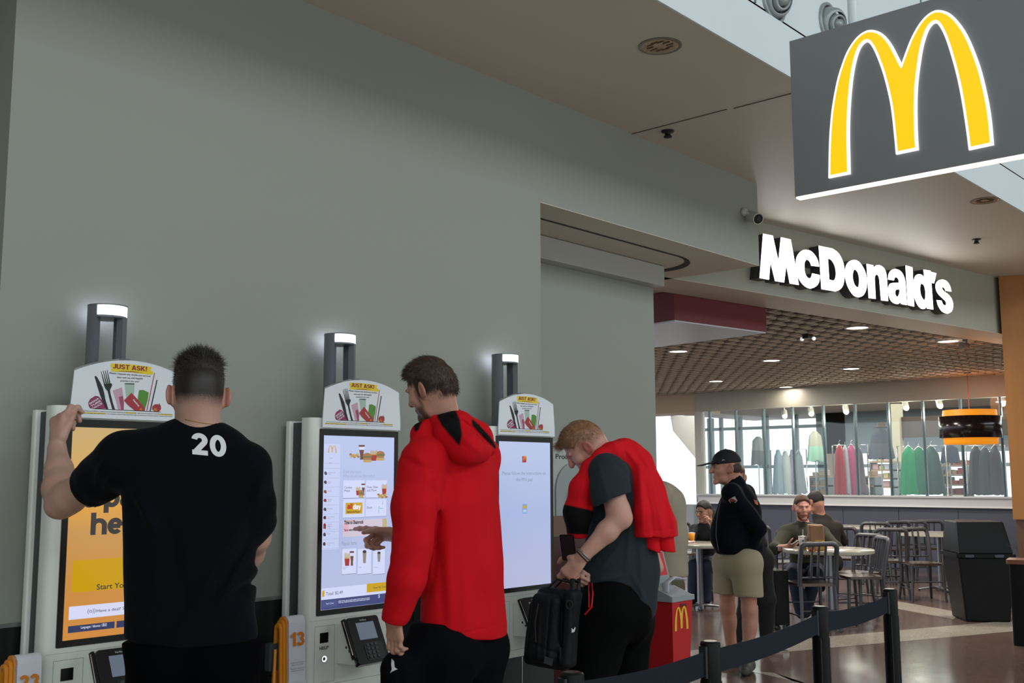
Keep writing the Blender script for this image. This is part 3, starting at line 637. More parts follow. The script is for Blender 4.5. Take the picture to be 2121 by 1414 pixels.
a = onY(636, 1272, KY-.06); tent_rack(13, float(onY(590, 1275, KY-.06)[0])+.004, float(a[2]), 'white table tent printed 13 with orange edge, between the first and second kiosk')
a = onY(80, 1352, KY-.06); tent_rack(33, float(onY(28, 1358, KY-.06)[0])-.0, float(a[2]), 'white table tent printed 33 with orange edge, left of the first kiosk')

# ---------------------------------------------------------------- signs
SX = 4.2
def sg(x, y): p = onX(x, y, SX); return (-p[1], p[2])
t = thing('hanging_sign', 'dark grey hanging sign with large yellow double arches', 'sign', (SX, 1.2, 2.7))
TS = frame_T((0, -1.2, -2.7), (0, -1, 0), (0, 0, 1), (-1, 0, 0))
s = MB(TS); l0 = sg(1648, 412); l1 = sg(1634, 86)
x0 = (l0[0]+l1[0])/2; x1 = x0+1.65
SP = mat('sign_panel', '7e8184', .45, metal=.2)
s.box((x0, l0[1]+.010, -.045), (x1, l1[1], 0), SP)
s.build('panel', t)
s = MB(TS); s.box((x0+.004, l0[1]+.001, -.040), (x1-.004, l0[1]+.0095, -.002), mat('sign_edge_light', 'fff4e4', .4, emit=1.2)); s.build('light_strip', t)
s = MB(TS); lo = ARC_LO; H_ = ARC_HI[1]-ARC_LO[1]; pts = [(lo[0]+p[0]*H_, lo[1]+p[1]*H_) for p in smooth_closed(ARC, 4, _SH)]
s.prism(pts, .001, .012, mat('sign_white', '808080', .4, emit=1.0, ecol='ffffff')); s.prism(inset(pts, .011), .012, .016, mat('sign_yellow', '302400', .5, emit=.97, ecol='ffcb00')); s.build('arches', t)
pp_ = onX(1758, 50, SX+.25); s = MB(); s.tube([(.04, -.0, .6), (.04, -.0, 3.5)], .02, PALE); s.tube([(.04, -.9, .6), (.04, -.9, 3.5)], .02, PALE)
o = s.build('hanger_rod', t)
yy = float(onX(1768, 30, SX+.05)[1]); o.location = (0, yy-1.2, 0)

# channel letters on the fascia
t = thing('channel_letter_sign', 'row of lit white letters reading the restaurant name on the fascia', 'sign', (A[0], A[1], 0))
FL = FT.copy(); FL[0][3] = 0; FL[1][3] = 0
def onF(x, y, off=0):                                     # sight line meets the fascia plane moved out by off
    r = ray(x, y); n3 = np.array([nrm[0], nrm[1], 0]); p0 = np.array([A[0], A[1], 0])+n3*off
    k = ((p0-EYE)@n3)/(r@n3); p = EYE+r*k; q = p-np.array([A[0], A[1], 0]); return float(q[0]*d[0]+q[1]*d[1]), float(p[2])
OFF = .105
LW_ = mat('letter_face', 'ffffff', .4, emit=3); LS = mat('letter_side', '3a3a3c', .5)
def lp(c): return (lambda x, y: onF(1550+x/9.6409, 475+y/9.6409, OFF)) if c == 0 else (lambda x, y: onF(1740+x/8.484, 525+y/8.484, OFF))
LET = [(0, [(300,85),(490,122),(605,650),(655,155),(848,200),(1010,1108),(832,1078),(762,700),(716,1058),(540,1028),(443,640),(414,1003),(230,968)], range(13), None),
 (0, [(1155,405),(1250,430),(1330,510),(1390,620),(1415,742),(1260,722),(1235,650),(1175,600),(1130,650),(1120,740),(1130,850),(1160,930),(1215,978),(1260,950),(1280,875),(1428,910),(1425,1000),(1395,1090),(1330,1150),(1240,1178),(1150,1145),(1070,1070),(1000,960),(965,840),(952,700),(965,570),(1010,480),(1080,420)], (4,5,14,15), None),
 (0, [(1410,325),(1680,380),(1790,460),(1870,590),(1915,750),(1920,950),(1895,1110),(1830,1200),(1740,1237),(1465,1190)], (0,1,8,9), [(1590,575),(1660,610),(1720,700),(1750,820),(1752,920),(1730,1000),(1690,1018),(1617,1000)]),
 (1, [(240,110),(330,140),(400,230),(450,340),(475,480),(465,610),(420,720),(340,765),(250,740),(170,640),(115,510),(87,360),(105,230),(150,150)], (), [(265,280),(310,320),(335,400),(340,490),(330,570),(305,592),(260,550),(235,480),(222,400),(235,310)]),
 (1, [(470,180),(585,205),(595,245),(640,205),(700,205),(770,250),(810,340),(825,450),(847,835),(725,820),(695,450),(675,385),(640,367),(612,410),(612,500),(628,795),(508,780)], (0,1,2,7,8,9,10,14,15,16), None),
 (1, [(960,270),(1040,290),(1100,350),(1140,450),(1150,520),(1178,905),(1078,885),(1065,855),(1020,885),(960,875),(900,830),(865,750),(850,650),(860,570),(900,520),(1040,512),(1030,450),(985,410),(955,440),(950,470),(847,455),(855,370),(895,300)], (4,5,6,7,15,19,20), [(1048,630),(1045,700),(1015,758),(985,740),(968,690),(980,640),(1010,632)]),
 (1, [(1155,208),(1272,240),(1305,930),(1195,905)], range(4), None),
 (1, [(1470,280),(1590,300),(1640,983),(1532,965),(1522,935),(1480,972),(1420,960),(1360,890),(1310,760),(1292,600),(1300,470),(1330,390),(1380,362),(1440,375),(1485,425)], (0,1,2,3,4,14), [(1438,527),(1480,560),(1500,640),(1506,720),(1500,790),(1478,818),(1440,770),(1415,700),(1407,620),(1415,550)]),
 (1, [(1597,320),(1693,345),(1655,522),(1605,512)], range(4), None),
 (1, [(1790,455),(1870,480),(1930,560),(1960,668),(1860,655),(1835,605),(1805,590),(1795,615),(1830,660),(1900,715),(1960,790),(1988,890),(1975,990),(1930,1040),(1870,1052),(1790,1010),(1730,920),(1700,815),(1785,825),(1810,890),(1850,912),(1868,890),(1860,840),(1800,780),(1730,710),(1690,630),(1685,540),(1720,480)], (3,4,17,18), None)]
from mathutils.geometry import tessellate_polygon
for c_, pts, shp, hole in LET:
    fz = lp(c_); lo = [fz(*q) for q in smooth_closed(pts, 3, tuple(shp))]; loops = [lo]
    if hole: loops.append([fz(*q) for q in smooth_closed(hole, 3, (0, len(hole)-1) if len(hole) == 8 else ())])
    flat = [q for l in loops for q in l]; tri = tessellate_polygon([[Vector((q[0], q[1], 0)) for q in l] for l in loops])
    mb = MB(FL); k0 = 0
    for l in loops:
        n = len(l); mb.add([(q[0], q[1], .001) for q in l]+[(q[0], q[1], OFF-.004) for q in l], [(i, (i+1) % n, n+(i+1) % n, n+i) for i in range(n)], LS)
    mb.add([(q[0], q[1], OFF-.004) for q in flat], [tuple(t_) for t_ in tri], LS)
    par = mb.build('letter', t)
    mb = MB(FL); mb.add([(q[0], q[1], OFF) for q in flat], [tuple(t_)[::-1] for t_ in tri], LW_)
    for l in loops:
        n = len(l); mb.add([(q[0], q[1], OFF-.0038) for q in l]+[(q[0], q[1], OFF) for q in l], [(i, (i+1) % n, n+(i+1) % n, n+i) for i in range(n)], LW_)
    mb.build('letter_face', par)

# ---------------------------------------------------------------- ceiling fixtures at the front
def downlight(x, y, z, r, label, lit=0):
    t = thing('ceiling_downlight', label, 'ceiling light', (x, y, z), group='recessed downlights in the front ceiling')
    mb = MB(); mb.lathe([(r*1.08, -.004), (r*1.08, 0), (r*1.0, -.0005)], mat('downlight_ring', '8a8580', .4, metal=.6)); mb.lathe([(r*1.08, -.004), (r*.95, -.005), (r*.95, -.0005)], mat('downlight_ring', '8a8580', .4, metal=.6)); mb.build('trim_ring', t)
    mb = MB(); mb.lathe([(r*.95, -.003), (r*.9, -.0045), (r*.72, -.0015), (0, -.0012)], mat('reflector', 'b8a48c', .25, metal=.9))
    for k in range(10): a_ = 2*PI*k/10; mb.box((r*.5*math.cos(a_)-.002, r*.5*math.sin(a_)-.02, -.0042), (r*.5*math.cos(a_)+.002, r*.5*math.sin(a_)+.02, -.0014), mat('reflector_fin', '6a5848', .4, metal=.5))
    mb.build('reflector', t); return t
p = onZ(1367, 95, CZ); downlight(p[0], p[1], CZ, .10, 'round recessed downlight in the ceiling above the kiosk wall')
p = onZ(2040, 415, CZ); downlight(p[0], p[1], CZ, .10, 'small recessed downlight in the ceiling below the arches sign')
for (x, y, l) in ((1383, 271, 'black sprinkler head in the ceiling under the seam'), (2022, 495, 'tiny sprinkler head in the ceiling above the end of the letters')):
    p = onZ(x, y, CZ); mb = MB(); mb.lathe([(.04, 0), (.04, -.006), (.018, -.01), (.018, -.03), (.026, -.034), (.026, -.04), (0, -.04)], mat('sprinkler', '2a2826', .5, metal=.4)); o = mb.build('ceiling_sprinkler', loc=None); o.location = (p[0], p[1], CZ-.0005); tag(o, l, 'sprinkler', 'sprinkler heads')
# bullet camera on the beam
p = onY(1541, 455, WY); t = thing('security_camera', 'white bullet security camera on the beam near its corner', 'camera', (p[0], WY, p[2]))
mb = MB(); mb.lathe([(0, 0), (.03, 0), (.03, .02), (.02, .035), (0, .035)], mat('camera_white', 'b8b8b4', .4)); o = mb.build('mount', t); o.rotation_euler = (PI/2, 0, 0); o.location = (-.02, 0, .05)
mb = MB(); mb.tube([(-.02, -.02, .05), (0, -.06, .02)], .012, mat('camera_white', 'b8b8b4', .4)); mb.tube([(.035, -.03, .03), (-.012, -.12, -.015)], .042, mat('camera_white', 'b8b8b4', .4), n=18); mb.build('housing', t)
mb = MB(); v = np.array([-.047, -.09, -.045]); v = v/np.linalg.norm(v); q = np.array([-.012, -.12, -.015]); mb.tube([q, q+v*.004], .034, BLK, n=18); mb.tube([q+v*.004, q+v*.006], .018, MBLK, n=14); mb.build('lens', t)
# round air nozzles on the atrium fascia
for (x, y, l) in ((1601, 2, 'large round jet diffuser on the pale upper fascia, left of the other'), (1716, 50, 'round jet diffuser on the pale fascia just above the arches sign')):
    p = onY(x, y, CE+.02); t = thing('jet_diffuser', l, 'air diffuser', (p[0], CE+.019, p[2]), group='round diffusers on the upper fascia')
    DF = mat('diffuser_grey', '9aa4a6', .4, metal=.3); DD = mat('diffuser_dark', '30383a', .6)
    mb = MB(); mb.lathe([(.125, 0), (.125, .012), (.108, .016), (.108, 0)], DF); mb.lathe([(.108, .001), (0, .001)], DD); o = mb.build('rim', t); o.rotation_euler = (PI/2, 0, 0)
    mb = MB(); mb.lathe([(.098, .0), (.09, .05), (.07, .075), (.066, .07), (.085, .045), (.092, 0)], DF); mb.lathe([(.06, .03), (.052, .085), (.04, .09), (.05, .03)], DF); mb.lathe([(.03, .03), (.026, .095), (0, .1)], DF); o = mb.build('nozzle', t); o.rotation_euler = (PI/2+.35, 0, -.35)
# ---------------------------------------------------------------- dining room shell and shop front behind it
SLATG = mat('ceiling_blade', 'c8beb0', .6); PLEN = mat('ceiling_plenum', '191715', .8)
GX = 17.35; GZ = 3.06
gv = FT.copy()
def FP(u, v, z): return (A[0]+d[0]*u-nrm[0]*v, A[1]+d[1]*u-nrm[1]*v, z)     # fascia frame: u along, v behind
def clip_seg(p, q):                                        # keep the part of a plan segment inside the dining room
    p = np.array(p[:2]); q = np.array(q[:2]); t0, t1 = 0, 1
    for ax, lim, sgn in ((0, GX-.02, 1), (1, 14, 1), (1, 2.9, -1)):
        a = sgn*(p[ax]-sgn*0) ; b = sgn*q[ax]; L_ = sgn*lim
        if a > L_ and b > L_: return None
        if a > L_: t0 = max(t0, (a-L_)/(a-b))
        elif b > L_: t1 = min(t1, (L_-a)/(b-a))
    if t1-t0 < .01: return None
    return p+(q-p)*t0, p+(q-p)*t1
g = MB(); th = .026
def blade(p, q):
    r = clip_seg(p, q)
    if r is None: return
    a, b = r; n = np.array([-(b-a)[1], (b-a)[0]]); n = n/np.linalg.norm(n)*th/2
    V = [(*(a-n), GZ), (*(b-n), GZ), (*(b+n), GZ), (*(a+n), GZ), (*(a-n), GZ+.022), (*(b-n), GZ+.022), (*(b+n), GZ+.022), (*(a+n), GZ+.022)]
    g.add(V, [(0,3,2,1),(0,1,5,4),(2,3,7,6),(1,2,6,5),(3,0,4,7)], SLATG)
for k in range(40): blade(FP(-4, .50+k*.23, 0), FP(13, .50+k*.23, 0))
for k in range(70): blade(FP(-4+k*.23, .48, 0), FP(-4+k*.23, 10, 0))
struct(g, 'ceiling')
g = MB(); q_ = [FP(-4, .47, 0)[:2], FP(10.5, .47, 0)[:2], (27, 2.0), (27, 16), (2, 16)]; g.prism(q_, 3.3, 3.45, PLEN); struct(g, 'ceiling')
# back bulkhead, ledge, low wall
BK = mat('bulkhead_paint', 'a09c90', .4); BKW = mat('bulkhead_beige', 'c2ab90', .5); LEDGE = mat('ledge_white', 'c4c5c8', .35); LOWW = mat('low_wall_grey', '4c4f60', .5)
g = MB(); g.box((GX, 4.2, 2.72), (GX+.12, 10.85, 3.3), BK); struct(g, 'wall_back')
g = MB(); g.box((GX+.1, 10.86, 2.72), (GX+.9, 15, 3.3), BKW); struct(g, 'wall_back_left')
g = MB(); g.box((GX-.12, 3.4, 1.165), (GX+.25, 10.8, 1.19), LEDGE); g.box((GX-.08, 3.4, 1.04), (GX+.2, 10.8, 1.165), LEDGE); g.box((GX-.12, 3.4, 1.015), (GX+.25, 10.8, 1.04), mat('ledge_edge', 'e4e4e6', .3)); struct(g, 'trim_4')
g = MB(); g.box((GX-.03, 3.4, 0), (GX+.2, 10.8, 1.015), LOWW)
for k in range(8): g.box((GX-.034, 4.2+k*.95, .02), (GX-.0305, 4.206+k*.95, 1.0), MBLK)
struct(g, 'wall_back_low')
g = MB(); g.box((GX+.3, 10.82, 0), (GX+.5, 15, .98), mat('low_wall_pale', 'b4b6bc', .5)); struct(g, 'wall_back_low_left')
g = MB(); g.box((GX+.02, 10.76, 0), (GX+.16, 10.9, 2.72), mat('column_white', 'b9bab2', .5)); struct(g, 'trim_5')
# shaded part of a white wall, cut along the sunlight's diagonal edge
pl = [at(x, y, 23.0) for x, y in ((1391,862),(1450,862),(1450,955),(1443,950),(1396,893))]
g = MB(); V = [tuple(p) for p in pl]+[tuple(p+F_*.15) for p in pl]; n = len(pl)
g.add(V, [tuple(range(n)), tuple(range(n, 2*n))[::-1]]+[(i, (i+1) % n, n+(i+1) % n, n+i) for i in range(n)], mat('white_wall', 'dfe2dc', .6)); struct(g, 'wall_shaded_part')
def glass_mat():
    m = bpy.data.materials.new('clear_glass'); m.use_nodes = True; t = m.node_tree; t.nodes.clear()
    o = t.nodes.new('ShaderNodeOutputMaterial'); a = t.nodes.new('ShaderNodeBsdfTransparent'); b = t.nodes.new('ShaderNodeBsdfGlossy'); x = t.nodes.new('ShaderNodeMixShader')
    a.inputs[0].default_value = (.93, .98, .97, 1); b.inputs['Roughness'].default_value = .02; x.inputs[0].default_value = .035
    t.links.new(a.outputs[0], x.inputs[1]); t.links.new(b.outputs[0], x.inputs[2]); t.links.new(x.outputs[0], o.inputs[0]); return m
GL = glass_mat(); MUL = mat('glass_mullion', '5d7076', .35, metal=.5)
mx = [float(onX(x, y, GX+.05)[1]) for x, y in ((1471,900),(1525,900),(1583,900),(1643,900),(1707,900),(1773,900),(1842,900),(1914,900),(1992,900),(2075,900))]
ys = [10.75]+mx+[3.6]
for i in range(len(ys)-1):
    g = MB(); g.box((GX+.045, ys[i+1]+.018, 1.19), (GX+.055, ys[i]-.018, 2.72), GL)
    o = g.build('window_%d' % (i+1), kind='structure')
    g = MB(); g.rbox((GX+.02, ys[i+1]-.014, 1.19), (GX+.10, ys[i+1]+.014, 2.72), .008, MUL, axis=2, n=3)
    g.build('mullion', o)
# shop room: floor is shared; ceiling, back window wall, right wall
SCE = mat('shop_ceiling', 'c9bdb6', .6); FR = mat('window_frame', '6f8488', .4)
g = MB(); g.box((GX+.3, 0, 3.05), (27, 15, 3.1), SCE); struct(g, 'ceiling')
bx = 25.0
g = MB()
for (x, wd_) in ((1471, .08), (1493, .04), (1530, .08), (1585, .08), (1648, .06), (1700, .10)):
    yy = float(onX(x, 930, bx)[1]); g.box((bx, yy-wd_, 0), (bx+.1, yy+wd_, 3.05), FR)
for z in (.9, 1.75, 2.75): g.box((bx, 7.2, z-.04), (bx+.08, float(onX(1447, 930, bx)[1]), z+.04), FR)
struct(g, 'window_12')
SW = mat('shop_wall', '8e8274', .6); SWD = mat('shop_wall_dark', '4d4038', .6)
yr = float(onX(1716, 930, bx)[1]); g = MB(); g.box((bx-.1, 2.2, 2.05), (bx+.2, yr, 3.05), mat('shop_wall_grey', '74828a', .6))
g.box((bx-.1, 2.2, 0), (bx+.2, yr-2.2, 1.0), SW); g.box((bx-.1, yr-.5, 0), (bx+.2, yr, 3.05), SW); struct(g, 'wall_shop_back')
g = MB(); y0_ = float(onX(1855, 870, 22)[1]); g.box((22, 2.6, 2.3), (22.2, y0_, 2.72), SWD); g.box((21.9, y0_-.12, 0), (22.1, y0_+.05, 3.05), mat('column_cream', 'b9b09a', .6)); struct(g, 'wall_shop_beam')
g = MB(); g.box((GX+.3, 2.2, 0), (26, 2.4, 3.05), SWD); struct(g, 'wall_shop_right')

# red bulkhead over the counter
REDB = mat('red_bulkhead', '6a0c18', .5)
u0, zb = onF(1397, 665, -.47); u1, zb2 = onF(1588, 690, -.47); zb = (zb+zb2)/2
t = thing('red_ceiling_box', 'dark red box hanging from the ceiling behind the front beam, pale underside', 'bulkhead', FP(u0, .47, zb))
o_ = np.array(FP(u0, .47, zb)); Tb = frame_T((0, 0, 0), (d[0], d[1], 0), (-nrm[0], -nrm[1], 0), (0, 0, 1))
g = MB(Tb); g.box((0, 0, .012), (u1-u0, 4.2, 3.3-zb), REDB); g.build('red_casing', t)
g = MB(Tb); g.box((0.005, 0.005, 0), (u1-u0-.005, 4.19, .0115), mat('pale_underside', 'c6c4cc', .35)); g.build('underside', t)
g = MB(Tb); g.box((.15, 1.3, -.004), (.75, 1.9, -.0005), mat('panel_light', 'fff0e0', .4, emit=1.2)); g.build('light_panel', t)

# recessed lights of the dining ceiling
def room_light(x, y, r, label, pw=48, col=(1, .93, .82)):
    t = thing('recessed_light', label, 'ceiling light', (x, y, GZ), group='lit recessed lights in the grid ceiling')
    m = MB(); m.lathe([(r+.02, 0.006), (r+.02, -.006), (r, -.008), (r, -.0)], mat('light_ring', '8c8880', .4)); m.build('ring', t)
    m = MB(); m.disc((0, 0, -.005), r, mat('light_disc', 'fff6e6', .4, emit=4), up=-1); m.build('lamp_disc', t)
    l = area('room_lamp', (x, y, GZ-.02), r*2, pw*(.12 if x > GX-.9 else 1), col)
    return t
for x, y, lb_ in ((1776,678,'lit recessed light nearest the front beam, left of the other by the beam'), (1964,706,'lit recessed light near the wood wall, close to the beam'), (1405,727,'lit recessed light just past the red ceiling box corner, wide halo'), (1598,746,'lit recessed light in the middle of the grid ceiling, left'), (1763,763,'lit recessed light in the middle of the grid ceiling, right'), (1483,789,'lit recessed light above the capped man, left of the next'), (1628,801,'lit recessed light nearest the shop bulkhead'), (1402,820,'lit recessed light beside the beige bulkhead')):
    p = onZ(x, y, GZ); room_light(p[0], p[1], .11, lb_)
# small ceiling bits
p = onZ(1673, 692, GZ); t = thing('emergency_light', 'small black emergency light with two bright heads in the grid ceiling', 'emergency light', (p[0], p[1], GZ-.0005))
m = MB(); m.rbox((-.06, -.04, -.05), (.06, .04, 0), .01, MBLK); m.build('casing', t)
for s_ in (-1, 1): m = MB(); m.ball((s_*.02-s_*.0, -s_*.06, -.05), .022, mat('lamp_head', 'e8e8e8', .3, emit=.6), 6); m.build('lamp_head', t)
p = onZ(1998, 703, GZ); t = thing('security_camera', 'small grey camera under the beam near the wood wall', 'camera', (p[0], p[1], GZ)); m = MB(); m.box((-.02, -.02, -.08), (.02, .02, 0), KGR); m.build('bracket', t); m = MB(); m.rbox((-.1, -.035, -.11), (.05, .035, -.04), .02, mat('cam_grey', '6c6a6c', .5), axis=0); m.build('housing', t)

# pendant lamp
p = onZ(2003, 771, GZ); t = thing('pendant_lamp', 'large black drum pendant with orange rims hanging by the wood wall', 'pendant lamp', (p[0], p[1], GZ))
dep = float((p-EYE)@F_); zt = at(2010, 850, dep)[2]-GZ; zb_ = at(2010, 920, dep)[2]-GZ; R0 = 60*dep/2218
OR = mat('lamp_orange', 'd98410', .5, emit=.75, ecol='e08818'); BD = mat('drum_black', '1c1214', .18)
m = MB(); m.lathe([(.05, 0), (.05, -.02), (0, -.03)], mat('canopy_metal', '7a6a60', .4)); m.build('ceiling_cup', t)
m = MB(); m.tube([(0, 0, -.02), (0, 0, zt)], .006, mat('cord', '9a5a40', .5), n=6); m.build('cord', t)
m = MB(); h_ = zb_-zt; m.lathe([(R0*.86, zt), (R0*.88, zt+h_*.19)], OR); m.lathe([(R0*.88, zt+h_*.8), (R0*.86, zb_), (R0*.5, zb_+.005), (0, zb_+.005)], OR); m.lathe([(0, zt+.002), (R0*.86, zt)], OR); m.build('orange_shade', t)
m = MB(); m.lathe([(R0*.9, zt+h_*.18), (R0, zt+h_*.185), (R0, zt+h_*.82), (R0*.9, zt+h_*.825)], BD, n=36); m.build('black_band', t)
l = bpy.data.lights.new('pendant_glow', 'POINT'); l.energy = 6; l.color = (1, .35, .1); l.shadow_soft_size = .2; o = bpy.data.objects.new('pendant_glow', l); COL.objects.link(o); o.location = (p[0], p[1], GZ+zt+.18)

# shop goods --------------------------------------------------
def shp(x, y, dep): return onX(x, y, GX+.45+max(0, dep-18.2)*.8)
def garment(px0, y0, px1, y1, dep, col, label, kind='hanging_garment', top=.45, folds=9, col2=None, seed=1, grp='clothes on display in the shop', depth=.14, sleeves=True, cat='garment', neck=True):
    c = shp((px0+px1)/2, (y0+y1)/2, dep); w0 = (px1-px0)*float((c-EYE)@F_)/2218; zt_ = float(shp((px0+px1)/2, y0, dep)[2]); zb_ = float(shp((px0+px1)/2, y1, dep)[2])
    t = thing(kind, label, cat, (float(c[0]), float(c[1]), zb_), group=grp)
    ex = R_.copy(); ex[2] = 0; ex = ex/np.linalg.norm(ex); T = frame_T((0, 0, 0), ex, (-ex[1], ex[0], 0), (0, 0, 1)); h = zt_-zb_
    M1 = mat('cloth_'+col, col, .85, sheen=.2); M2 = mat('cloth_'+col2, col2, .85) if col2 else M1
    m = MB(T); K = 40; rr = np.random.default_rng(seed); ph = rr.uniform(0, 6, 4); lv = 14; V = []
    for i in range(lv+1):
        q = i/lv; z = h*(1-q); 
        half = w0/2*(min(1, (top+(1-top)*q**.8)) if q > .12 else top*(.35+.65*q/.12))
        for k in range(K):
            a = 2*PI*k/K; f_ = 1+.10*q*math.sin(folds*a+ph[0])+.06*q*math.sin((folds+4)*a+ph[1]+q*2)
            V.append((half*math.cos(a)*f_, depth*(.5+.5*q)*math.sin(a)*f_, z+.012*q*math.sin(5*a+ph[2])))
    Fs = [(i*K+k, i*K+(k+1) % K, (i+1)*K+(k+1) % K, (i+1)*K+k) for i in range(lv) for k in range(K)]
    cut = int(lv*.55)*K if col2 else len(Fs)
    m.add(V, Fs[:cut], M1, True); 
    if col2: m.add(V, Fs[cut:], M2, True)
    m.add(V, [tuple(range(K))], M1)
    m.build('cloth', t)
    if not neck: m = MB(T); m.tube([(0, .02, .02), (0, .02, -zb_+.01)], .012, CHR, n=6); m.lathe([(0, -zb_+.012), (.14, -zb_+.012), (.14, -zb_), (0, -zb_)], CHR, n=16); m.build('stand', t)
    if neck:
        m = MB(T); m.tube([(-w0*.5*top*.8, 0, h*.95), (0, 0, h+.03), (w0*.5*top*.8, 0, h*.95)], .008, mat('hanger', 'd8d8d8', .4), n=6); m.tube([(0, 0, h+.03), (.0, 0, h+.07), (.02, 0, h+.09)], .004, CHR, n=5); m.build('hanger', t)
    return t
garment(1556, 904, 1586, 962, 18.6, '8f979a', 'pale grey sleeveless top on a stand in the bright shop window, leftmost', top=.75, folds=5, col2='6b7478', seed=2, neck=False)
for k, (a, b, c_) in enumerate(((1600,1626,'8ea3b4'), (1614,1642,'b9c3cc'), (1632,1652,'9a93ac'), (1642,1668,'93a1ae'))):
    garment(a, 931+k % 2*3, b, 1022, 18.4+.12*k, c_, ['blue-grey hanging wrap, first of the pale wraps', 'pale blue hanging wrap, second of the pale wraps', 'lilac hanging wrap, third of the pale wraps', 'grey-blue hanging wrap, last of the pale wraps'][k], seed=3+k, top=.5)
garment(1671, 893, 1707, 955, 18.7, 'a5a89f', 'pale sweater fading to mint green hanging high in the shop', col2='8fbfae', top=.6, folds=6, seed=9, neck=False)
for k, (a, b, c_) in enumerate(((1728,1752,'9c0418'), (1744,1760,'a8a4b4'), (1752,1778,'a83c70'), (1764,1792,'6c5c70'))):
    garment(a, 922+k % 2*3, b, 1023, 18.2+.12*k, c_, ['deep red hanging wrap in the shop', 'grey striped scarf beside the red wrap', 'pink hanging wrap beside the red wrap', 'plum grey wrap, right of the pink one'][k], seed=13+k, top=.6)
garment(1800, 888, 1850, 950, 18.6, '3c4658', 'navy shirt with suspenders on a stand under a dark hat', top=.7, folds=5, col2='4a5264', seed=21, neck=False)
m = MB(); hc = shp(1826, 884, 18.6); m.lathe([(.0, .09), (.06, .085), (.085, 0), (.15, -.01), (.085, -.015)], mat('hat', '4a423c', .7)); o = m.build('sun_hat'); o.location = tuple(hc); tag(o, 'dark brimmed hat on top of the navy shirt display', 'hat')
for k, (a, b, c_) in enumerate(((1862,1905,'008a58'), (1880,1930,'0f6a50'), (1905,1955,'2c4c4a'))):
    garment(a, 925+k % 2*2, b, 1023, 18.3+.14*k, c_, ['bright green hanging poncho in the shop', 'mid green poncho behind the bright green one', 'dark teal poncho, rightmost of the green ones'][k], seed=31+k, top=.5)
garment(1948, 922, 1988, 958, 18.9, '2e3a4e', 'navy folded shirt hanging behind the pendant lamp', top=.8, seed=41, folds=4, neck=False)
for k, (a, b, c_) in enumerate(((2004,2042,'2c2a30'), (2022,2062,'35323a'), (2045,2080,'3c3038'))):
    garment(a, 924+k % 2*3, b, 1024, 17.9+.12*k, c_, ['charcoal poncho under the pendant lamp', 'dark grey poncho, middle of the three dark ones', 'dark plum poncho next to the wood wall'][k], seed=51+k, top=.5)
# hanging rails
for (a, b, y, dd, l) in ((1596, 1670, 932, 18.6, 'thin clothes rail carrying the pale wraps'), (1724, 1796, 922, 18.4, 'thin clothes rail carrying the red and pink wraps'), (1858, 1958, 924, 18.5, 'thin clothes rail carrying the green ponchos'), (2000, 2080, 923, 18.1, 'thin clothes rail carrying the dark ponchos')):
    p, q = shp(a, y, dd), shp(b, y, dd); t = thing('clothes_rail', l, 'clothes rail', (float(p[0]), float(p[1]), 0), group='clothes rails in the shop')
    m = MB(); v = q-p; m.tube([(0, 0, 0), (0, 0, p[2]), (v[0], v[1], p[2]), (v[0], v[1], 0)], .012, CHR, n=6); m.build('frame', t)
# shelves with stock
def shelf_unit(px0, y0, px1, dep, label, cols, levels=4, grp='stock shelves in the shop'):
    p = shp(px0, y0, dep); q = shp(px1, y0, dep); z = float(p[2]); v = (q-p)[:2]; L_ = float(np.linalg.norm(v)); ang = math.atan2(v[1], v[0])
    t = thing('shop_shelf', label, 'shelf', (float(p[0]), float(p[1]), 0), rz=ang, group=grp); m = MB(); WS = mat('shelf_wood', 'a88c70', .5)
    for i in range(levels): m.box((0, 0, z-.03-i*.17), (L_, .35, z-i*.17), WS)
    for x in (0, L_-.03): m.box((x, .0, 0), (x+.03, .35, z-.031), mat('shelf_post', '6a6e70', .4))
    m.build('rack', t)
    rr = np.random.default_rng(int(px0)); 
    for i in range(levels):
        x = .04
        while x < L_-.1:
            w_ = rr.uniform(.06, .14); h_ = rr.uniform(.06, .13); c_ = cols[rr.integers(len(cols))]
            m = MB(); m.box((x, .05, z-i*.17+.001), (min(x+w_, L_-.03), .3, z-i*.17+h_), mat('stock_'+c_, c_, .6))
            m.build('stacked_goods', t, bevel=.008); x += w_+.02
    return t
shelf_unit(1676, 985, 1712, 19.2, 'low wooden shelf of folded goods below the mint sweater', ['9aa6b0', 'a89078', '6c7480', 'b8a898'])
shelf_unit(1757, 1003, 1792, 19.3, 'small shelf of dark red plaid goods under the red wraps', ['5a1420', '3a1820', '7a1c28'], 3)
shelf_unit(1792, 985, 1812, 19.6, 'narrow shelf of grey jars beside the plaid goods', ['7c8490', '9a7c54', '8890a0'], 3)
shelf_unit(1950, 962, 2000, 20.0, 'shelf of red and orange souvenirs behind the pendant', ['a03020', 'b86c38', '8a2a20', '6a5a3c', 'b09070'], 5)
shelf_unit(1800, 955, 1850, 22.5, 'bright display shelf with pink and yellow boxes', ['c8a0a8', 'c8bc80', 'b8c0c8'], 4)
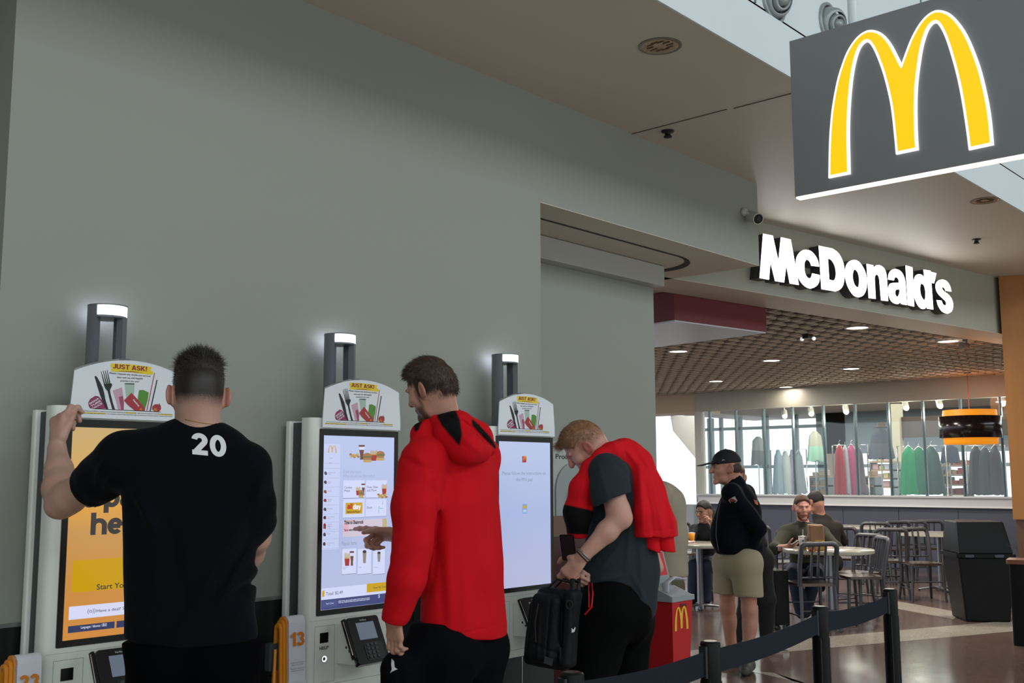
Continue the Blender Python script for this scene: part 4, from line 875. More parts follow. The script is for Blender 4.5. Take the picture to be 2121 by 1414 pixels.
# spotlights on the shop ceiling
for x, y, l in ((1680,857,'spotlight over the mint sweater'), (1752,853,'spotlight over the red wraps'), (1876,845,'spotlight over the green ponchos'), (1946,841,'spotlight left of the pendant lamp'), (2075,836,'spotlight beside the wood wall'), (1625,862,'dim spotlight over the pale wraps')):
    p = shp(x, y, 18.3); t = thing('track_spotlight', 'small white shop '+l, 'spotlight', (float(p[0]), float(p[1]), 3.05), group='spotlights on the shop ceiling'); zz_ = float(p[2])-3.05
    m = MB(); m.tube([(0, 0, 0), (0, 0, zz_+.08)], .01, WHT, n=6); m.tube([(.05, .03, zz_+.1), (-.03, -.02, zz_)], .05, WHT, n=14); m.build('housing', t)
    m = MB(); m.ball((-.04, -.027, zz_-.005), .042, mat('spot_bulb', 'fff2dc', .3, emit=3), 8); m.build('bulb', t)
    if 'dim' not in l:
        L_ = bpy.data.lights.new('spot', 'POINT'); L_.energy = 16; L_.color = (1, .85, .7); L_.shadow_soft_size = .08; o = bpy.data.objects.new('shop_spot', L_); COL.objects.link(o); o.location = (float(p[0])-.22, float(p[1])-.1, float(p[2])-.14)

area('shop_fill', (21.5, 8, 3.0), 5, 420, (1, .97, .92), sy=9)  # added fill under the shop ceiling, no fixture seen there
# drink station behind kiosk three
REC2 = 4.16
def rp(x, y): p = onY(x, y, REC2); return float(p[0]), float(p[2])
x0, zt_ = rp(1140, 913); x1, _ = rp(1262, 913); 
t = thing('drink_station', 'pale drink display with a grey arched panel against the recess wall', 'drink dispenser', (x0, REC2, 0))
T2 = frame_T((0, 0, 0), (1, 0, 0), (0, 0, 1), (0, -1, 0))
w_ = x1-x0
_, zb1 = rp(1150, 1068); _, zb2_ = rp(1150, 1110)
m = MB(T2); m.rbox((0, 0, -.19), (w_, zt_, 0), .01, mat('station_grey', 'aab2ae', .4), axis=2); m.box((0, zt_-.035, 0.0005), (w_, zt_-.03, .002), MBLK); m.build('cabinet', t)
m = MB(T2); _, zA = rp(1160, 958); xa = rp(1149, 1000)[0]-x0; xb = xa+.34; zc = zA-.17
P = [(xa+.17-.17*math.cos(a*PI/16), zc+.17*math.sin(a*PI/16)) for a in range(17)]; P2 = [(xb, zb1), (xa, zb1)]
m.prism(P+P2, .0005, .01, mat('station_panel', '8f9a98', .35)); P3 = [(xa+.21-.10*math.cos(a*PI/12), zc-.05+.10*math.sin(a*PI/12)) for a in range(13)]; m.prism(P3+[(xa+.31, zb1+.02), (xa+.11, zb1+.02)], .010, .03, mat('station_panel2', 'a3adab', .3)); m.build('arched_panel', t)
m = MB(T2); heavy_x = rp(1150, 950)[0]-x0; tfit(m, 'Proudly serving', (heavy_x, rp(1150, 950)[1]), (heavy_x+.40, rp(1150, 950)[1]), .032, INK, .001, off=.0006); m.build('lettering', t)
m = MB(T2); m.box((.01, zb2_, .0005), (w_-.01, zb1, .012), mat('station_brown', '6d4a40', .4)); m.box((.01, .1, .0005), (w_-.01, zb2_-.004, .012), mat('station_dark_red', '3a0f0e', .4)); m.build('lower_panel', t)
# ---------------------------------------------------------------- body modelling: smooth-blended rounded volumes turned into one skin
def V3(*a): return np.array(a, float)
def nz(v): v = np.array(v, float); return v/(np.linalg.norm(v)+1e-12)
RX_ = nz([R_[0], R_[1], 0]); FX_ = nz([F_[0], F_[1], 0]); ZZ = V3(0, 0, 1)     # right, away, up
def smin(a, b, k):
    h = np.clip(.5+.5*(b-a)/k, 0, 1); return b+(a-b)*h-k*h*(1-h)
class Sdf:
    def __init__(s, vox=.005): s.P = []; s.C = []; s.D = []; s.vox = vox; s.W = 0
    def cap(s, a, b, r1, r2=None, k=.02, flat=None, sub=False):
        a = np.array(a, float); b = np.array(b, float); r2 = r1 if r2 is None else r2
        ab = b-a; L2 = ab@ab+1e-12; n = nz(flat[0]) if flat else None; f = 1/flat[1]-1 if flat else 0; sc = (1+flat[1])/2 if flat else 1
        def fn(p):
            q = p-a; w = ab; l2 = L2
            if n is not None:
                q = q+np.outer(q@n, n)*f; w = ab+n*(ab@n)*f; l2 = w@w+1e-12
            t = np.clip(q@w/l2, 0, 1); return (np.sqrt(((q-t[:, None]*w)**2).sum(1))-(r1+(r2-r1)*t))*sc
        R = max(r1, r2); s.P.append((fn, k, np.minimum(a, b)-R, np.maximum(a, b)+R, sub)); return s
    def chain(s, pts, rs, k=.02, flat=None):
        for i in range(len(pts)-1): s.cap(pts[i], pts[i+1], rs[i], rs[i+1], k, flat)
        return s
    def ell(s, c, r, fr=None, k=.02, sub=False):
        c = np.array(c, float); r = np.array(r, float); M_ = np.eye(3) if fr is None else np.array(fr)    # rows = axes
        def fn(p):
            q = (p-c)@M_.T; k0 = np.sqrt(((q/r)**2).sum(1))+1e-9; k1 = np.sqrt(((q/r**2)**2).sum(1))+1e-9
            return k0*(k0-1)/k1
        R = r.max(); s.P.append((fn, k, c-R, c+R, sub)); return s
    def rbx(s, c, h, fr=None, r=.01, k=.02, sub=False):
        c = np.array(c, float); h = np.array(h, float); M_ = np.eye(3) if fr is None else np.array(fr)
        def fn(p):
            q = np.abs((p-c)@M_.T)-(h-r); return np.sqrt((np.maximum(q, 0)**2).sum(1))+np.minimum(q.max(1), 0)-r
        R = np.linalg.norm(h); s.P.append((fn, k, c-R, c+R, sub)); return s
    def clip(s, o, n, k=.003): o = np.array(o, float); n = nz(n); s.C.append((lambda p: (p-o)@n, k)); return s   # removes the side n points to
    def fold(s, a, b, w, h, ax=None):                     # a crease from a to b; ax: direction it reaches through
        a = np.array(a, float); b = np.array(b, float); ax = FX_ if ax is None else ax; ab = b-a; ab = ab-ax*(ab@ax); L2 = ab@ab+1e-9
        def fn(p):
            q = p-a; q = q-np.outer(q@ax, ax); t = np.clip(q@ab/L2, 0, 1); dd = ((q-t[:, None]*ab)**2).sum(1); return -h*np.exp(-dd/(w*w))*np.sqrt(np.clip(1.15-(2*t-1)**2, 0, 1))
        s.D.append(fn); s.W = max(s.W, abs(h)); return s
    def wav(s, seed, n, f, amp, stretch=(1, 1, 1)):
        r = np.random.default_rng(seed); K = r.normal(size=(n, 3)); K = K/np.linalg.norm(K, axis=1)[:, None]*f*r.uniform(.5, 1.5, (n, 1))*np.array(stretch); ph = r.uniform(0, 6.3, n); ph2 = r.uniform(0, 6.3, (n, 3))
        def fn(p):
            o = np.zeros(len(p))
            for i in range(n): o += np.sin(p@K[i]+ph[i]+1.3*np.sin(p@K[(i+1) % n]*.6+ph2[i, 0]))
            return o*amp/math.sqrt(n)
        s.D.append(fn); s.W = max(s.W, amp*2); return s
    def disp(s, fn, w=.01): s.D.append(fn); s.W = max(s.W, w); return s
    def _raw(s, p, idx=None):
        d = None
        for i in (range(len(s.P)) if idx is None else idx):
            fn, k, _, _, sub = s.P[i]; v = fn(p)
            if sub: d = -smin(-d, v, k) if d is not None else np.full(len(p), 9.)
            else: d = v if d is None else smin(d, v, k)
        return d
    def val(s, p, idx=None):
        d = s._raw(p, idx)
        for fn, k in s.C: d = -smin(-d, -fn(p), k)
        for fn in s.D: d = d+fn(p)
        return d
    def polys(s):
        h = s.vox; n = 14; P = sorted(range(len(s.P)), key=lambda i: s.P[i][4]); s.P = [s.P[i] for i in P]
        lo = np.min([q[2] for q in s.P if not q[4]], 0)-.02-s.W; hi = np.max([q[3] for q in s.P if not q[4]], 0)+.02+s.W
        B = np.ceil((hi-lo)/(h*n)).astype(int); hd = h*n*math.sqrt(3)/2
        I = np.stack(np.meshgrid(*[np.arange(b) for b in B], indexing='ij'), -1).reshape(-1, 3); Cc = lo+(I+.5)*h*n
        dc = np.stack([q[0](Cc) for q in s.P]); pos = [i for i in range(len(s.P)) if not s.P[i][4]]
        dm = dc[pos].min(0); keep = (dm < hd*1.35+.03+s.W) & (s.val(Cc) > -hd*1.6-.03-s.W)
        for fn, k in s.C: keep &= fn(Cc) < hd+.02
        g = np.arange(n+1); G = np.stack(np.meshgrid(g, g, g, indexing='ij'), -1).reshape(-1, 3); S = np.array([1, 10000, 100000000])
        ids = []; vs = []; quads = []
        CO = [(0,0,0),(1,0,0),(0,1,0),(1,1,0),(0,0,1),(1,0,1),(0,1,1),(1,1,1)]
        ED = [(0,1),(2,3),(4,5),(6,7),(0,2),(1,3),(4,6),(5,7),(0,4),(1,5),(2,6),(3,7)]
        for b in np.nonzero(keep)[0]:
            thr = dm[b]+2.2*hd+.04; idx = [i for i in range(len(s.P)) if dc[i, b] < thr+s.P[i][1]]
            if not [i for i in idx if not s.P[i][4]]: continue
            base = I[b]*n; v = s.val(lo+(base+G)*h, idx).reshape(n+1, n+1, n+1); sg = v < 0
            if sg.all() or not sg.any(): continue
            c = [sg[x:x+n, y:y+n, z:z+n] for x, y, z in CO]; cnt = sum(q.astype(int) for q in c); cx = np.argwhere((cnt > 0) & (cnt < 8))
            if len(cx):
                cv = np.stack([v[cx[:, 0]+x, cx[:, 1]+y, cx[:, 2]+z] for x, y, z in CO], 1); acc = np.zeros((len(cx), 3)); w_ = np.zeros(len(cx))
                for a, e in ED:
                    va, ve = cv[:, a], cv[:, e]; m = (va < 0) != (ve < 0); t = np.where(m, va/(va-ve+1e-20), 0); pa = np.array(CO[a]); pe = np.array(CO[e])
                    acc += m[:, None]*(pa+(pe-pa)*t[:, None]); w_ += m
                vs.append(lo+(base+cx+acc/w_[:, None])*h); ids.append((base+cx)@S)
            for ax in range(3):
                o = [0, 0, 0]; o[ax] = 1; s0 = sg[:n, :n, :n]; s1_ = sg[o[0]:n+o[0], o[1]:n+o[1], o[2]:n+o[2]]; e = np.argwhere(s0 != s1_)
                if not len(e): continue
                inn = s0[e[:, 0], e[:, 1], e[:, 2]]; u = np.zeros(3, int); u[(ax+1) % 3] = 1; w2_ = np.zeros(3, int); w2_[(ax+2) % 3] = 1; E_ = base+e
                q = np.stack([(E_-u-w2_)@S, (E_-w2_)@S, E_@S, (E_-u)@S], 1); q[~inn] = q[~inn][:, ::-1]; quads.append(q)
        ids = np.concatenate(ids); vs = np.concatenate(vs); ids, ix = np.unique(ids, return_index=True); vs = vs[ix]; q = np.concatenate(quads)
        j = np.searchsorted(ids, q); j = np.clip(j, 0, len(ids)-1); ok = (ids[j] == q).all(1); return vs, j[ok]
    def mesh(s, name, m, parent=None, tint=None, loc=None, smooth=2):
        V, Q = s.polys()
        for _ in range(smooth):                           # a light Laplacian pass takes the grid out of the surface
            E_ = np.concatenate([Q[:, [0, 1]], Q[:, [1, 2]], Q[:, [2, 3]], Q[:, [3, 0]]]); acc = np.zeros_like(V); c = np.zeros(len(V))
            for a, b in ((0, 1), (1, 0)):
                for k in range(3): acc[:, k] += np.bincount(E_[:, a], V[E_[:, b], k], len(V))
                c += np.bincount(E_[:, a], minlength=len(V))
            V = V*.5+.5*acc/np.maximum(c, 1)[:, None]
        me = bpy.data.meshes.new(name); off = np.zeros(3) if loc is None else np.array(loc)
        me.vertices.add(len(V)); me.vertices.foreach_set('co', (V-off).astype(np.float32).ravel()); me.loops.add(len(Q)*4); me.loops.foreach_set('vertex_index', Q.ravel().astype(np.int32))
        me.polygons.add(len(Q)); me.polygons.foreach_set('loop_start', np.arange(0, len(Q)*4, 4, dtype=np.int32)); me.polygons.foreach_set('loop_total', np.full(len(Q), 4, np.int32))
        me.update(calc_edges=True); me.validate(); me.polygons.foreach_set('use_smooth', np.ones(len(me.polygons), bool))
        for q in (m if isinstance(m, (list, tuple)) else [m]): me.materials.append(q)
        if tint is not None:
            at_ = me.color_attributes.new('tint', 'FLOAT_COLOR', 'POINT'); c = np.zeros((len(V), 4), np.float32); c[:, 3] = 1; c[:, :3] = tint(V); at_.data.foreach_set('color', c.ravel())
        o = bpy.data.objects.new(name, me); COL.objects.link(o)
        if parent is not None: o.parent = parent
        o['_n'] = len(V); del o['_n']
        s.V = V; s.Q = Q; return o
def paint(o, rules):                                      # give face regions another of the mesh's materials
    me = o.data; c = np.zeros(len(me.polygons)*3); me.polygons.foreach_get('center', c); c = c.reshape(-1, 3); mi = np.zeros(len(me.polygons), np.int32)
    for k, f in rules: mi[f(c)] = k
    me.polygons.foreach_set('material_index', mi); me.update()
def two_tone(name, c1, c2, rough=.85, spec=.2):               # dyed cloth: second colour where the garment's own panel mask says so
    m = mat(name, c1, rough, spec=spec, bump=(700, .05)); t = m.node_tree; b = t.nodes['Principled BSDF']; a = t.nodes.new('ShaderNodeAttribute'); a.attribute_name = 'tint'; sp = t.nodes.new('ShaderNodeSeparateColor'); x = t.nodes.new('ShaderNodeMix'); x.data_type = 'RGBA'
    x.inputs[6].default_value = lin(c1); x.inputs[7].default_value = lin(c2); t.links.new(a.outputs['Color'], sp.inputs[0]); t.links.new(sp.outputs[0], x.inputs[0]); t.links.new(x.outputs[2], b.inputs['Base Color']); return m
def inpoly(P2, poly):
    x, y = P2[:, 0], P2[:, 1]; r = np.zeros(len(x), bool); n = len(poly)
    for i in range(n):
        (x0, y0), (x1, y1) = poly[i], poly[(i+1) % n]; c = ((y0 > y) != (y1 > y)) & (x < (x1-x0)*(y-y0)/(y1-y0+1e-9)+x0); r ^= c
    return r
def sight(V):
    v = V-EYE; z = v@F_; return np.stack([1060.5+FOC*(v@R_)/z, 707-FOC*(v@U_)/z], 1)
def soft_mask(V, polys, s=1.2):                           # share of nine nearby samples inside the outlines
    P2 = sight(V); o = np.zeros(len(V))
    for dx in (-s, 0, s):
        for dy in (-s, 0, s): o += np.any([inpoly(P2+[dx, dy], p) for p in polys], axis=0)/9
    c = np.zeros((len(V), 3)); c[:, 0] = o; return c
def skin_mat(name, col, beard='3a2a20', lip='9a5a52', rough=.5):
    m = bpy.data.materials.new(name); m.use_nodes = True; t = m.node_tree; b = t.nodes['Principled BSDF']
    at_ = t.nodes.new('ShaderNodeAttribute'); at_.attribute_name = 'tint'; sp = t.nodes.new('ShaderNodeSeparateColor'); t.links.new(at_.outputs['Color'], sp.inputs[0])
    n = t.nodes.new('ShaderNodeTexNoise'); n.inputs['Scale'].default_value = 700; n.inputs['Detail'].default_value = 2; tc = t.nodes.new('ShaderNodeTexCoord'); t.links.new(tc.outputs['Object'], n.inputs['Vector'])
    n2 = t.nodes.new('ShaderNodeTexNoise'); n2.inputs['Scale'].default_value = 14; t.links.new(tc.outputs['Object'], n2.inputs['Vector'])
    def mix(a, bcol, fac):
        x = t.nodes.new('ShaderNodeMix'); x.data_type = 'RGBA'
        if isinstance(a, str): x.inputs[6].default_value = lin(a)
        else: t.links.new(a, x.inputs[6])
        x.inputs[7].default_value = lin(bcol); t.links.new(fac, x.inputs[0]); return x.outputs[2]
    mr0 = t.nodes.new('ShaderNodeMapRange'); mr0.inputs[1].default_value = .35; mr0.inputs[2].default_value = .75; mr0.inputs[4].default_value = .35; t.links.new(n2.outputs[0], mr0.inputs[0])
    c = mix(col, lip, mr0.outputs[0]); c = mix(c, lip, sp.outputs[1])
    md = t.nodes.new('ShaderNodeMath'); md.operation = 'MULTIPLY_ADD'; t.links.new(n.outputs[0], md.inputs[0]); md.inputs[1].default_value = 1.0; md.inputs[2].default_value = -.5
    ad = t.nodes.new('ShaderNodeMath'); ad.operation = 'ADD'; t.links.new(sp.outputs[0], ad.inputs[0]); t.links.new(md.outputs[0], ad.inputs[1])
    mu = t.nodes.new('ShaderNodeMapRange'); mu.inputs[1].default_value = .15; mu.inputs[2].default_value = .85; t.links.new(ad.outputs[0], mu.inputs[0])
    c = mix(c, beard, mu.outputs[0]); t.links.new(c, b.inputs['Base Color'])
    b.inputs['Roughness'].default_value = rough; b.inputs['Subsurface Weight'].default_value = .12; b.inputs['Subsurface Radius'].default_value = (.012, .005, .003); b.inputs['Subsurface Scale'].default_value = .6
    return m
# one hand: palm, four fingers of three bones, thumb from the side of the palm
def hand(S, w, d_, n, side, curl=(.3, .3, .3, .3), thumb=(.6, .3), s=1.0, spread=.06, tips=None, k=.006):
    d_ = nz(d_); n = nz(n-d_*(n@d_)); l = np.cross(n, d_)*side                # side +1 right, -1 left; d_ along the hand, n out of the back, l towards the thumb
    S.cap(w-d_*.01, w+d_*.03*s, .024*s, .026*s, .02, (n, .72))
    for o in (-.026, -.009, .009, .026): S.cap(w+d_*.02*s+l*o*.7*s, w+d_*.088*s+l*o*s, .014*s, .0125*s, .012, (n, .9))
    L = [(.043, .027, .021), (.048, .030, .023), (.045, .028, .022), (.034, .021, .019)]; out = []
    for i in range(4):
        o = (.027, .009, -.009, -.026)[i]; b = w+d_*(.092-.006*abs(i-1))*s+l*o*s; a = 0; c = curl[i] if hasattr(curl[i], '__len__') else (curl[i], curl[i]*1.2, curl[i]*.8)
        sp = spread*(1.5-i); r = (.0092, .0092, .0088, .0078)[i]*s; p = b
        for j in range(3):
            a += c[j]; v = nz(d_*math.cos(a)-n*math.sin(a)+l*sp*math.cos(a)); q = p+v*L[i][j]*s
            S.cap(p, q, r*(1-.06*j), r*(1-.06*(j+1)), k); S.ell(p, (r*1.08,)*3, None, k); p = q
        out.append(p)
    b = w+d_*.022*s+l*.026*s; v = nz(l*math.cos(thumb[0])*.9+d_*math.sin(thumb[0])*1.0-n*.35); q = b+v*.042*s; S.cap(b, q, .0155*s, .0115*s, .012)
    v2 = nz(v+(d_-l*.6)*thumb[1]-n*thumb[1]*.5); q2 = q+v2*.032*s; S.cap(q, q2, .0112*s, .0098*s, k); v3 = nz(v2+(d_-l*.6)*thumb[1]*.6-n*thumb[1]*.4); S.cap(q2, q2+v3*.024*s, .0098*s, .0085*s, k)
    return out
# a head on its frame: x left-right, y forward, z up; c is the skull centre
def head(S, c, fwd, up, s=1.0, female=False, chin=1.0):
    y = nz(fwd); z = nz(up-y*(np.array(up)@y)); x = np.cross(y, z); Fm = np.array([x, y, z]); T = lambda a, b, d_: np.array(c)+(x*a+y*b+z*d_)*s
    S.ell(T(0, -.005, .012), np.array((.076, .097, .098))*s, Fm, .02)
    S.ell(T(0, .030, -.045), np.array((.060, .064, .072))*s, Fm, .03)
    S.cap(T(-.036, .040, -.088), T(.036, .040, -.088), .020*s, .020*s, .03); S.cap(T(-.012, .086, -.104), T(.012, .086, -.104), .016*s*chin, .016*s*chin, .03)
    for q in (-1, 1):
        S.ell(T(q*.046, .060, -.028), np.array((.020, .024, .018))*s, Fm, .025)
        S.ell(T(q*.031, .097, .000), np.array((.017, .012, .012))*s, Fm, .012, sub=True)
        S.ell(T(q*.031, .0835, -.001), np.array((.0125,)*3)*s, Fm, .003)
        S.cap(T(q*.012, .097, .018), T(q*.045, .084, .017), .0075*s, .006*s, .012)
    S.cap(T(0, .092, .012), T(0, .114, -.028), .0085*s, .0115*s, .012); S.ell(T(0, .112, -.032), np.array((.0175, .011, .0105))*s, Fm, .007)
    S.cap(T(-.017, .092, -.063), T(.017, .092, -.063), .0062*s, .0062*s, .006); S.cap(T(-.014, .091, -.073), T(.014, .091, -.073), .0068*s, .0068*s, .006)
    S.cap(T(-.02, .1035, -.068), T(.02, .1035, -.068), .0022*s, .0022*s, .002)if False else None
    for q in (-1, 1):
        e = nz(x*q+y*.55); Fe = np.array([e, nz(np.cross(z, e)), z]); S.ell(T(q*.086, -.010, -.016), np.array((.0075, .020, .033))*s, Fe, .006)
        S.cap(T(q*.072, .006, -.04), T(q*.077, .0, -.01), .009*s, .008*s, .008)
        S.ell(T(q*.0925, -.004, -.012), np.array((.006, .011, .020))*s, Fe, .004, sub=True)
    return T, Fm
def strands(name, m, parent, surf, dirf, n, L, w=.0011, seed=1, seg=3, mask=None, lift=.0, jit=.25):   # short hairs standing on a surface (V, Q)
    V, Q = surf; r = np.random.default_rng(seed); C0 = V[Q].mean(1)
    N = np.cross(V[Q[:, 2]]-V[Q[:, 0]], V[Q[:, 3]]-V[Q[:, 1]]); N /= np.linalg.norm(N, axis=1)[:, None]+1e-12
    idx = np.arange(len(Q))
    if mask is not None: idx = idx[mask(C0)]
    pk = r.choice(idx, n); bc = r.dirichlet((1, 1, 1, 1), n); P = (V[Q[pk]]*bc[:, :, None]).sum(1); Nn = N[pk]
    D_ = dirf(P, Nn); D_ = D_+r.normal(0, jit, D_.shape); D_ /= np.linalg.norm(D_, axis=1)[:, None]; Ls = (L(P) if callable(L) else L)*r.uniform(.6, 1.15, n)
    side = np.cross(D_, Nn+r.normal(0, .5, Nn.shape)); side /= np.linalg.norm(side, axis=1)[:, None]+1e-9
    rows = []; cur = P-Nn*.002; dd = D_.copy()
    for j in range(seg+1):
        wj = w*(1-j/seg)+.00015; rows.append(np.stack([cur-side*wj/2, cur+side*wj/2], 1)); dd = dd+V3(0, 0, -1)*.06-Nn*.05*(j > 0); dd /= np.linalg.norm(dd, axis=1)[:, None]; cur = cur+dd*(Ls/seg)[:, None]
    A_ = np.concatenate(rows, 1).reshape(-1, 3); F = []
    b = np.arange(n)*(2*(seg+1)); Fq = np.concatenate([np.stack([b+2*j, b+2*j+1, b+2*j+3, b+2*j+2], 1) for j in range(seg)])
    me = bpy.data.meshes.new(name); me.vertices.add(len(A_)); me.vertices.foreach_set('co', A_.astype(np.float32).ravel()); me.loops.add(len(Fq)*4); me.loops.foreach_set('vertex_index', Fq.ravel().astype(np.int32)); me.polygons.add(len(Fq)); me.polygons.foreach_set('loop_start', np.arange(0, len(Fq)*4, 4, dtype=np.int32)); me.polygons.foreach_set('loop_total', np.full(len(Fq), 4, np.int32)); me.update(calc_edges=True)
    return me
def hair(name, S, m, parent, dirf, n, L, **k):            # volume plus strands in one mesh
    o = S.mesh(name, m, parent); me2 = strands(name+'_s', m, parent, (S.V, S.Q), dirf, n, L, **k)
    import bmesh
    b = bmesh.new(); b.from_mesh(o.data); b.from_mesh(me2); b.to_mesh(o.data); b.free(); bpy.data.meshes.remove(me2)
    o.data.polygons.foreach_set('use_smooth', np.ones(len(o.data.polygons), bool)); return o
def legs(S, hl, hr, kl, kr, al, ar, r=(.088, .06, .04), k=.03, hs=.0):
    for h_, k_, a_ in ((hl, kl, al), (hr, kr, ar)):
        S.cap(h_, k_, r[0], r[1], k); S.cap(k_, a_, r[1]*.95, r[2], k); S.ell(k_+(a_-k_)*.3-nz(np.cross(np.cross(k_-h_, a_-k_)+1e-6, a_-k_))*0, (r[1]*1.0,)*3, None, .03)
def shoe(S, an, fd, s=1.0, k=.012):
    f = nz([fd[0], fd[1], 0]); b = V3(an[0], an[1], 0); S.chain([b-f*.045*s+ZZ*.045, b+f*.03*s+ZZ*.05, b+f*.13*s+ZZ*.034, b+f*.175*s+ZZ*.028], [.042*s, .046*s, .038*s, .026*s], .02); S.cap(b+ZZ*.05, b+ZZ*.10, .045*s, .042*s, .02); S.clip(V3(0, 0, .003), -ZZ)
def on_surface(o, direction):                             # maps plan points onto a mesh along a direction
    from mathutils.bvhtree import BVHTree
    me = o.data; bv = BVHTree.FromPolygons([v.co[:] for v in me.vertices], [tuple(p.vertices) for p in me.polygons])
    d_ = Vector(direction)
    def f(p, off=.0012):
        h_ = bv.ray_cast(Vector(p)-d_*.5, d_); return tuple(h_[0]-d_*off) if h_[0] else tuple(p)
    return f
# ---------------------------------------------------------------- person: black T-shirt, back view
SK1 = skin_mat('skin_fair_pink', 'c09c8c', '15110f', 'ad7264')
def man_black():
    D0 = 3.15; P = lambda x, y, d=D0: at(x, y, d)
    t = thing('person', 'person seen from behind in black T-shirt numbered 20, hand on the first kiosk', 'person', (float(P(400, 1340)[0]), float(P(400, 1340)[1]), 0)); o0 = V3(*t.location)
    F0 = nz(FX_*.93-RX_*.25)                        # the way he faces
    L0 = nz(np.cross(ZZ, F0))                       # his left
    hc = P(411, 811, 3.17); hf = nz(F0-RX_*.12-ZZ*.22); hu = nz(ZZ+F0*.22)
    S = Sdf(.0036)
    T, Fm = head(S, hc, hf, hu, .96)
    nb = P(413, 905, 3.16); S.cap(T(0, -.022, -.04), nb, .054, .060, .03); S.cap(nb, nb-ZZ*.05, .06, .07, .03)
    sl, sr = P(258, 948, 3.14), P(516, 966, 3.14); el, er = P(128, 1040, 3.30), P(529, 1112, 3.25); wl_, wr = P(118, 930, 3.47), P(478, 1215, 3.42)
    S.cap(sl, sr, .045, .045, .03); S.cap(P(405, 985, 3.2), P(400, 1150, 3.17), .10, .10, .05, (F0, .7)); S.cap(P(400, 1150, 3.17), P(400, 1320), .10, .11, .05, (F0, .8))
    # left arm
    S.cap(sl, el+(sl-el)*.1, .056, .048, .02); S.cap(el+(sl-el)*.12, el, .050, .044, .02); S.chain([el, el*.75+wl_*.25, el*.4+wl_*.6, wl_], [.046, .0525, .041, .029], .02)
    S.ell(el+V3(*(-RX_*.012))-ZZ*.016, (.034, .034, .03), None, .02)
    hd = nz(P(120, 880, 3.50)-wl_); hn = nz(-FX_*.8-RX_*.5)
    hand(S, wl_+hd*.015, hd, hn, -1, curl=((.55, .9, .7), (.85, 1.1, .8), (1.1, 1.2, .8), (1.15, 1.2, .8)), thumb=(1.25, .55), s=1.02)
    # right arm
    S.cap(sr, er, .054, .044, .02); S.chain([er, er*.7+wr*.3, wr], [.043, .048, .03], .02); hand(S, wr, nz(wr-er), -FX_*.2+ZZ, 1, curl=(.4, .5, .6, .6))
    # legs
    hl, hr = P(345, 1345), P(455, 1345); g = V3(1, 1, 0)
    kl, kr = hl*g+L0*.02+ZZ*.53+F0*.03, hr*g-L0*.02+ZZ*.53+F0*.04; al, ar = hl*g+L0*.04+ZZ*.09, hr*g-L0*.04+ZZ*.09
    legs(S, hl, hr, kl, kr, al, ar, (.09, .062, .042)); S.cap(al-ZZ*.03, al-ZZ*.04+F0*.12, .035, .03); S.cap(ar-ZZ*.03, ar-ZZ*.04+F0*.12, .035, .03)
    def tint(V):
        q = (V-hc)@Fm.T; o = np.zeros((len(V), 3)); hair_ = np.clip((q[:, 2]+.072-.35*np.maximum(np.abs(q[:, 0])-.04, 0))/.055, 0, 1)*(q[:, 1] < .05)*(np.linalg.norm(q, axis=1) < .14)*(np.abs(q[:, 0]) < .078)
        o[:, 0] = np.clip(hair_*1.1, 0, .95)*(1-((np.abs(q[:, 0]) > .062) & (q[:, 1] > -.03) & (q[:, 2] < .012))); dd = lambda p: np.exp(-((V-p)**2).sum(1)/.05**2)
        ear = (np.abs(q[:, 0]) > .076) & (q[:, 2] < .03) & (q[:, 2] > -.06) & (np.linalg.norm(q, axis=1) < .12); o[:, 1] = ear*.75+.5*np.exp(-((V-el)**2).sum(1)/.05**2)+.4*np.exp(-((V-(wl_+hd*.13))**2).sum(1)/.04**2)
        return o
    S.mesh('body', SK1, t, tint, loc=o0)
    # hair: fuller on top
    H = Sdf(.0036); H.ell(T(0, -.003, .029), (.0690, .0892, .0890), Fm, .02); H.ell(T(0, .035, .066), (.052, .056, .050), Fm, .03); H.ell(T(0, -.015, .066), (.050, .058, .052), Fm, .03)
    H.clip(T(0, -.05, .020), nz(-Fm[2]+Fm[1]*-.10)); H.clip(T(0, .075, .02), nz(Fm[1]-Fm[2]*.9)); H.wav(3, 8, 90, .0012)
    HM = mat('hair_black', '120f0e', .55, noise=(120, '231d1a'))
    H_ = hair('hair', H, HM, t, lambda p, n: n*.55+Fm[1]*.55+Fm[2]*.35, 11000, lambda p: np.where((p-hc)@Fm[2] > .075, .030, .012), w=.0013, seed=2, jit=.4); H_.data.transform(Matrix.Translation(Vector(-o0)))
    # T-shirt
    C = Sdf(.005); BT = mat('tee_black', '0a0e13', .95, sheen=.04, spec=.08, bump=(900, .06))
    C.cap(P(300, 950), P(505, 967), .062, .060, .05); C.cap(P(355, 930, 3.16), P(470, 935, 3.16), .055, .055, .05); C.cap(P(405, 968), P(400, 1080), .148, .146, .06, (F0, .72))
    C.cap(P(325, 1000), P(345, 1320), .092, .118, .06); C.cap(P(470, 1010), P(436, 1150), .080, .085, .06); C.cap(P(436, 1150), P(452, 1310), .085, .112, .06); C.cap(P(400, 1150), P(402, 1340), .12, .145, .06, (F0, .85))
    C.cap(P(382, 908, 3.15), P(446, 912, 3.15), .042, .042, .03); C.chain([P(300, 940), sl, P(208, 988, 3.20)], [.070, .072, .068], .03); C.cap(P(212, 990, 3.20), P(192, 1003, 3.23), .067, .069, .015)
    C.chain([P(495, 965), sr, P(527, 1040, 3.18), P(532, 1075, 3.22)], [.060, .060, .057, .055], .03)
    for (a, b, r) in ((nb+ZZ*.0, hc, .066), ): C.cap(a+ZZ*.045, b+ZZ*.02, .062, .07, .008, sub=True)
    hemn = nz(P(400, 1500)-P(400, 1200)); C.clip(P(400, 1327), nz(-ZZ-RX_*.09+F0*.02), .004); 
    sn = nz(el-P(230, 975, 3.17))
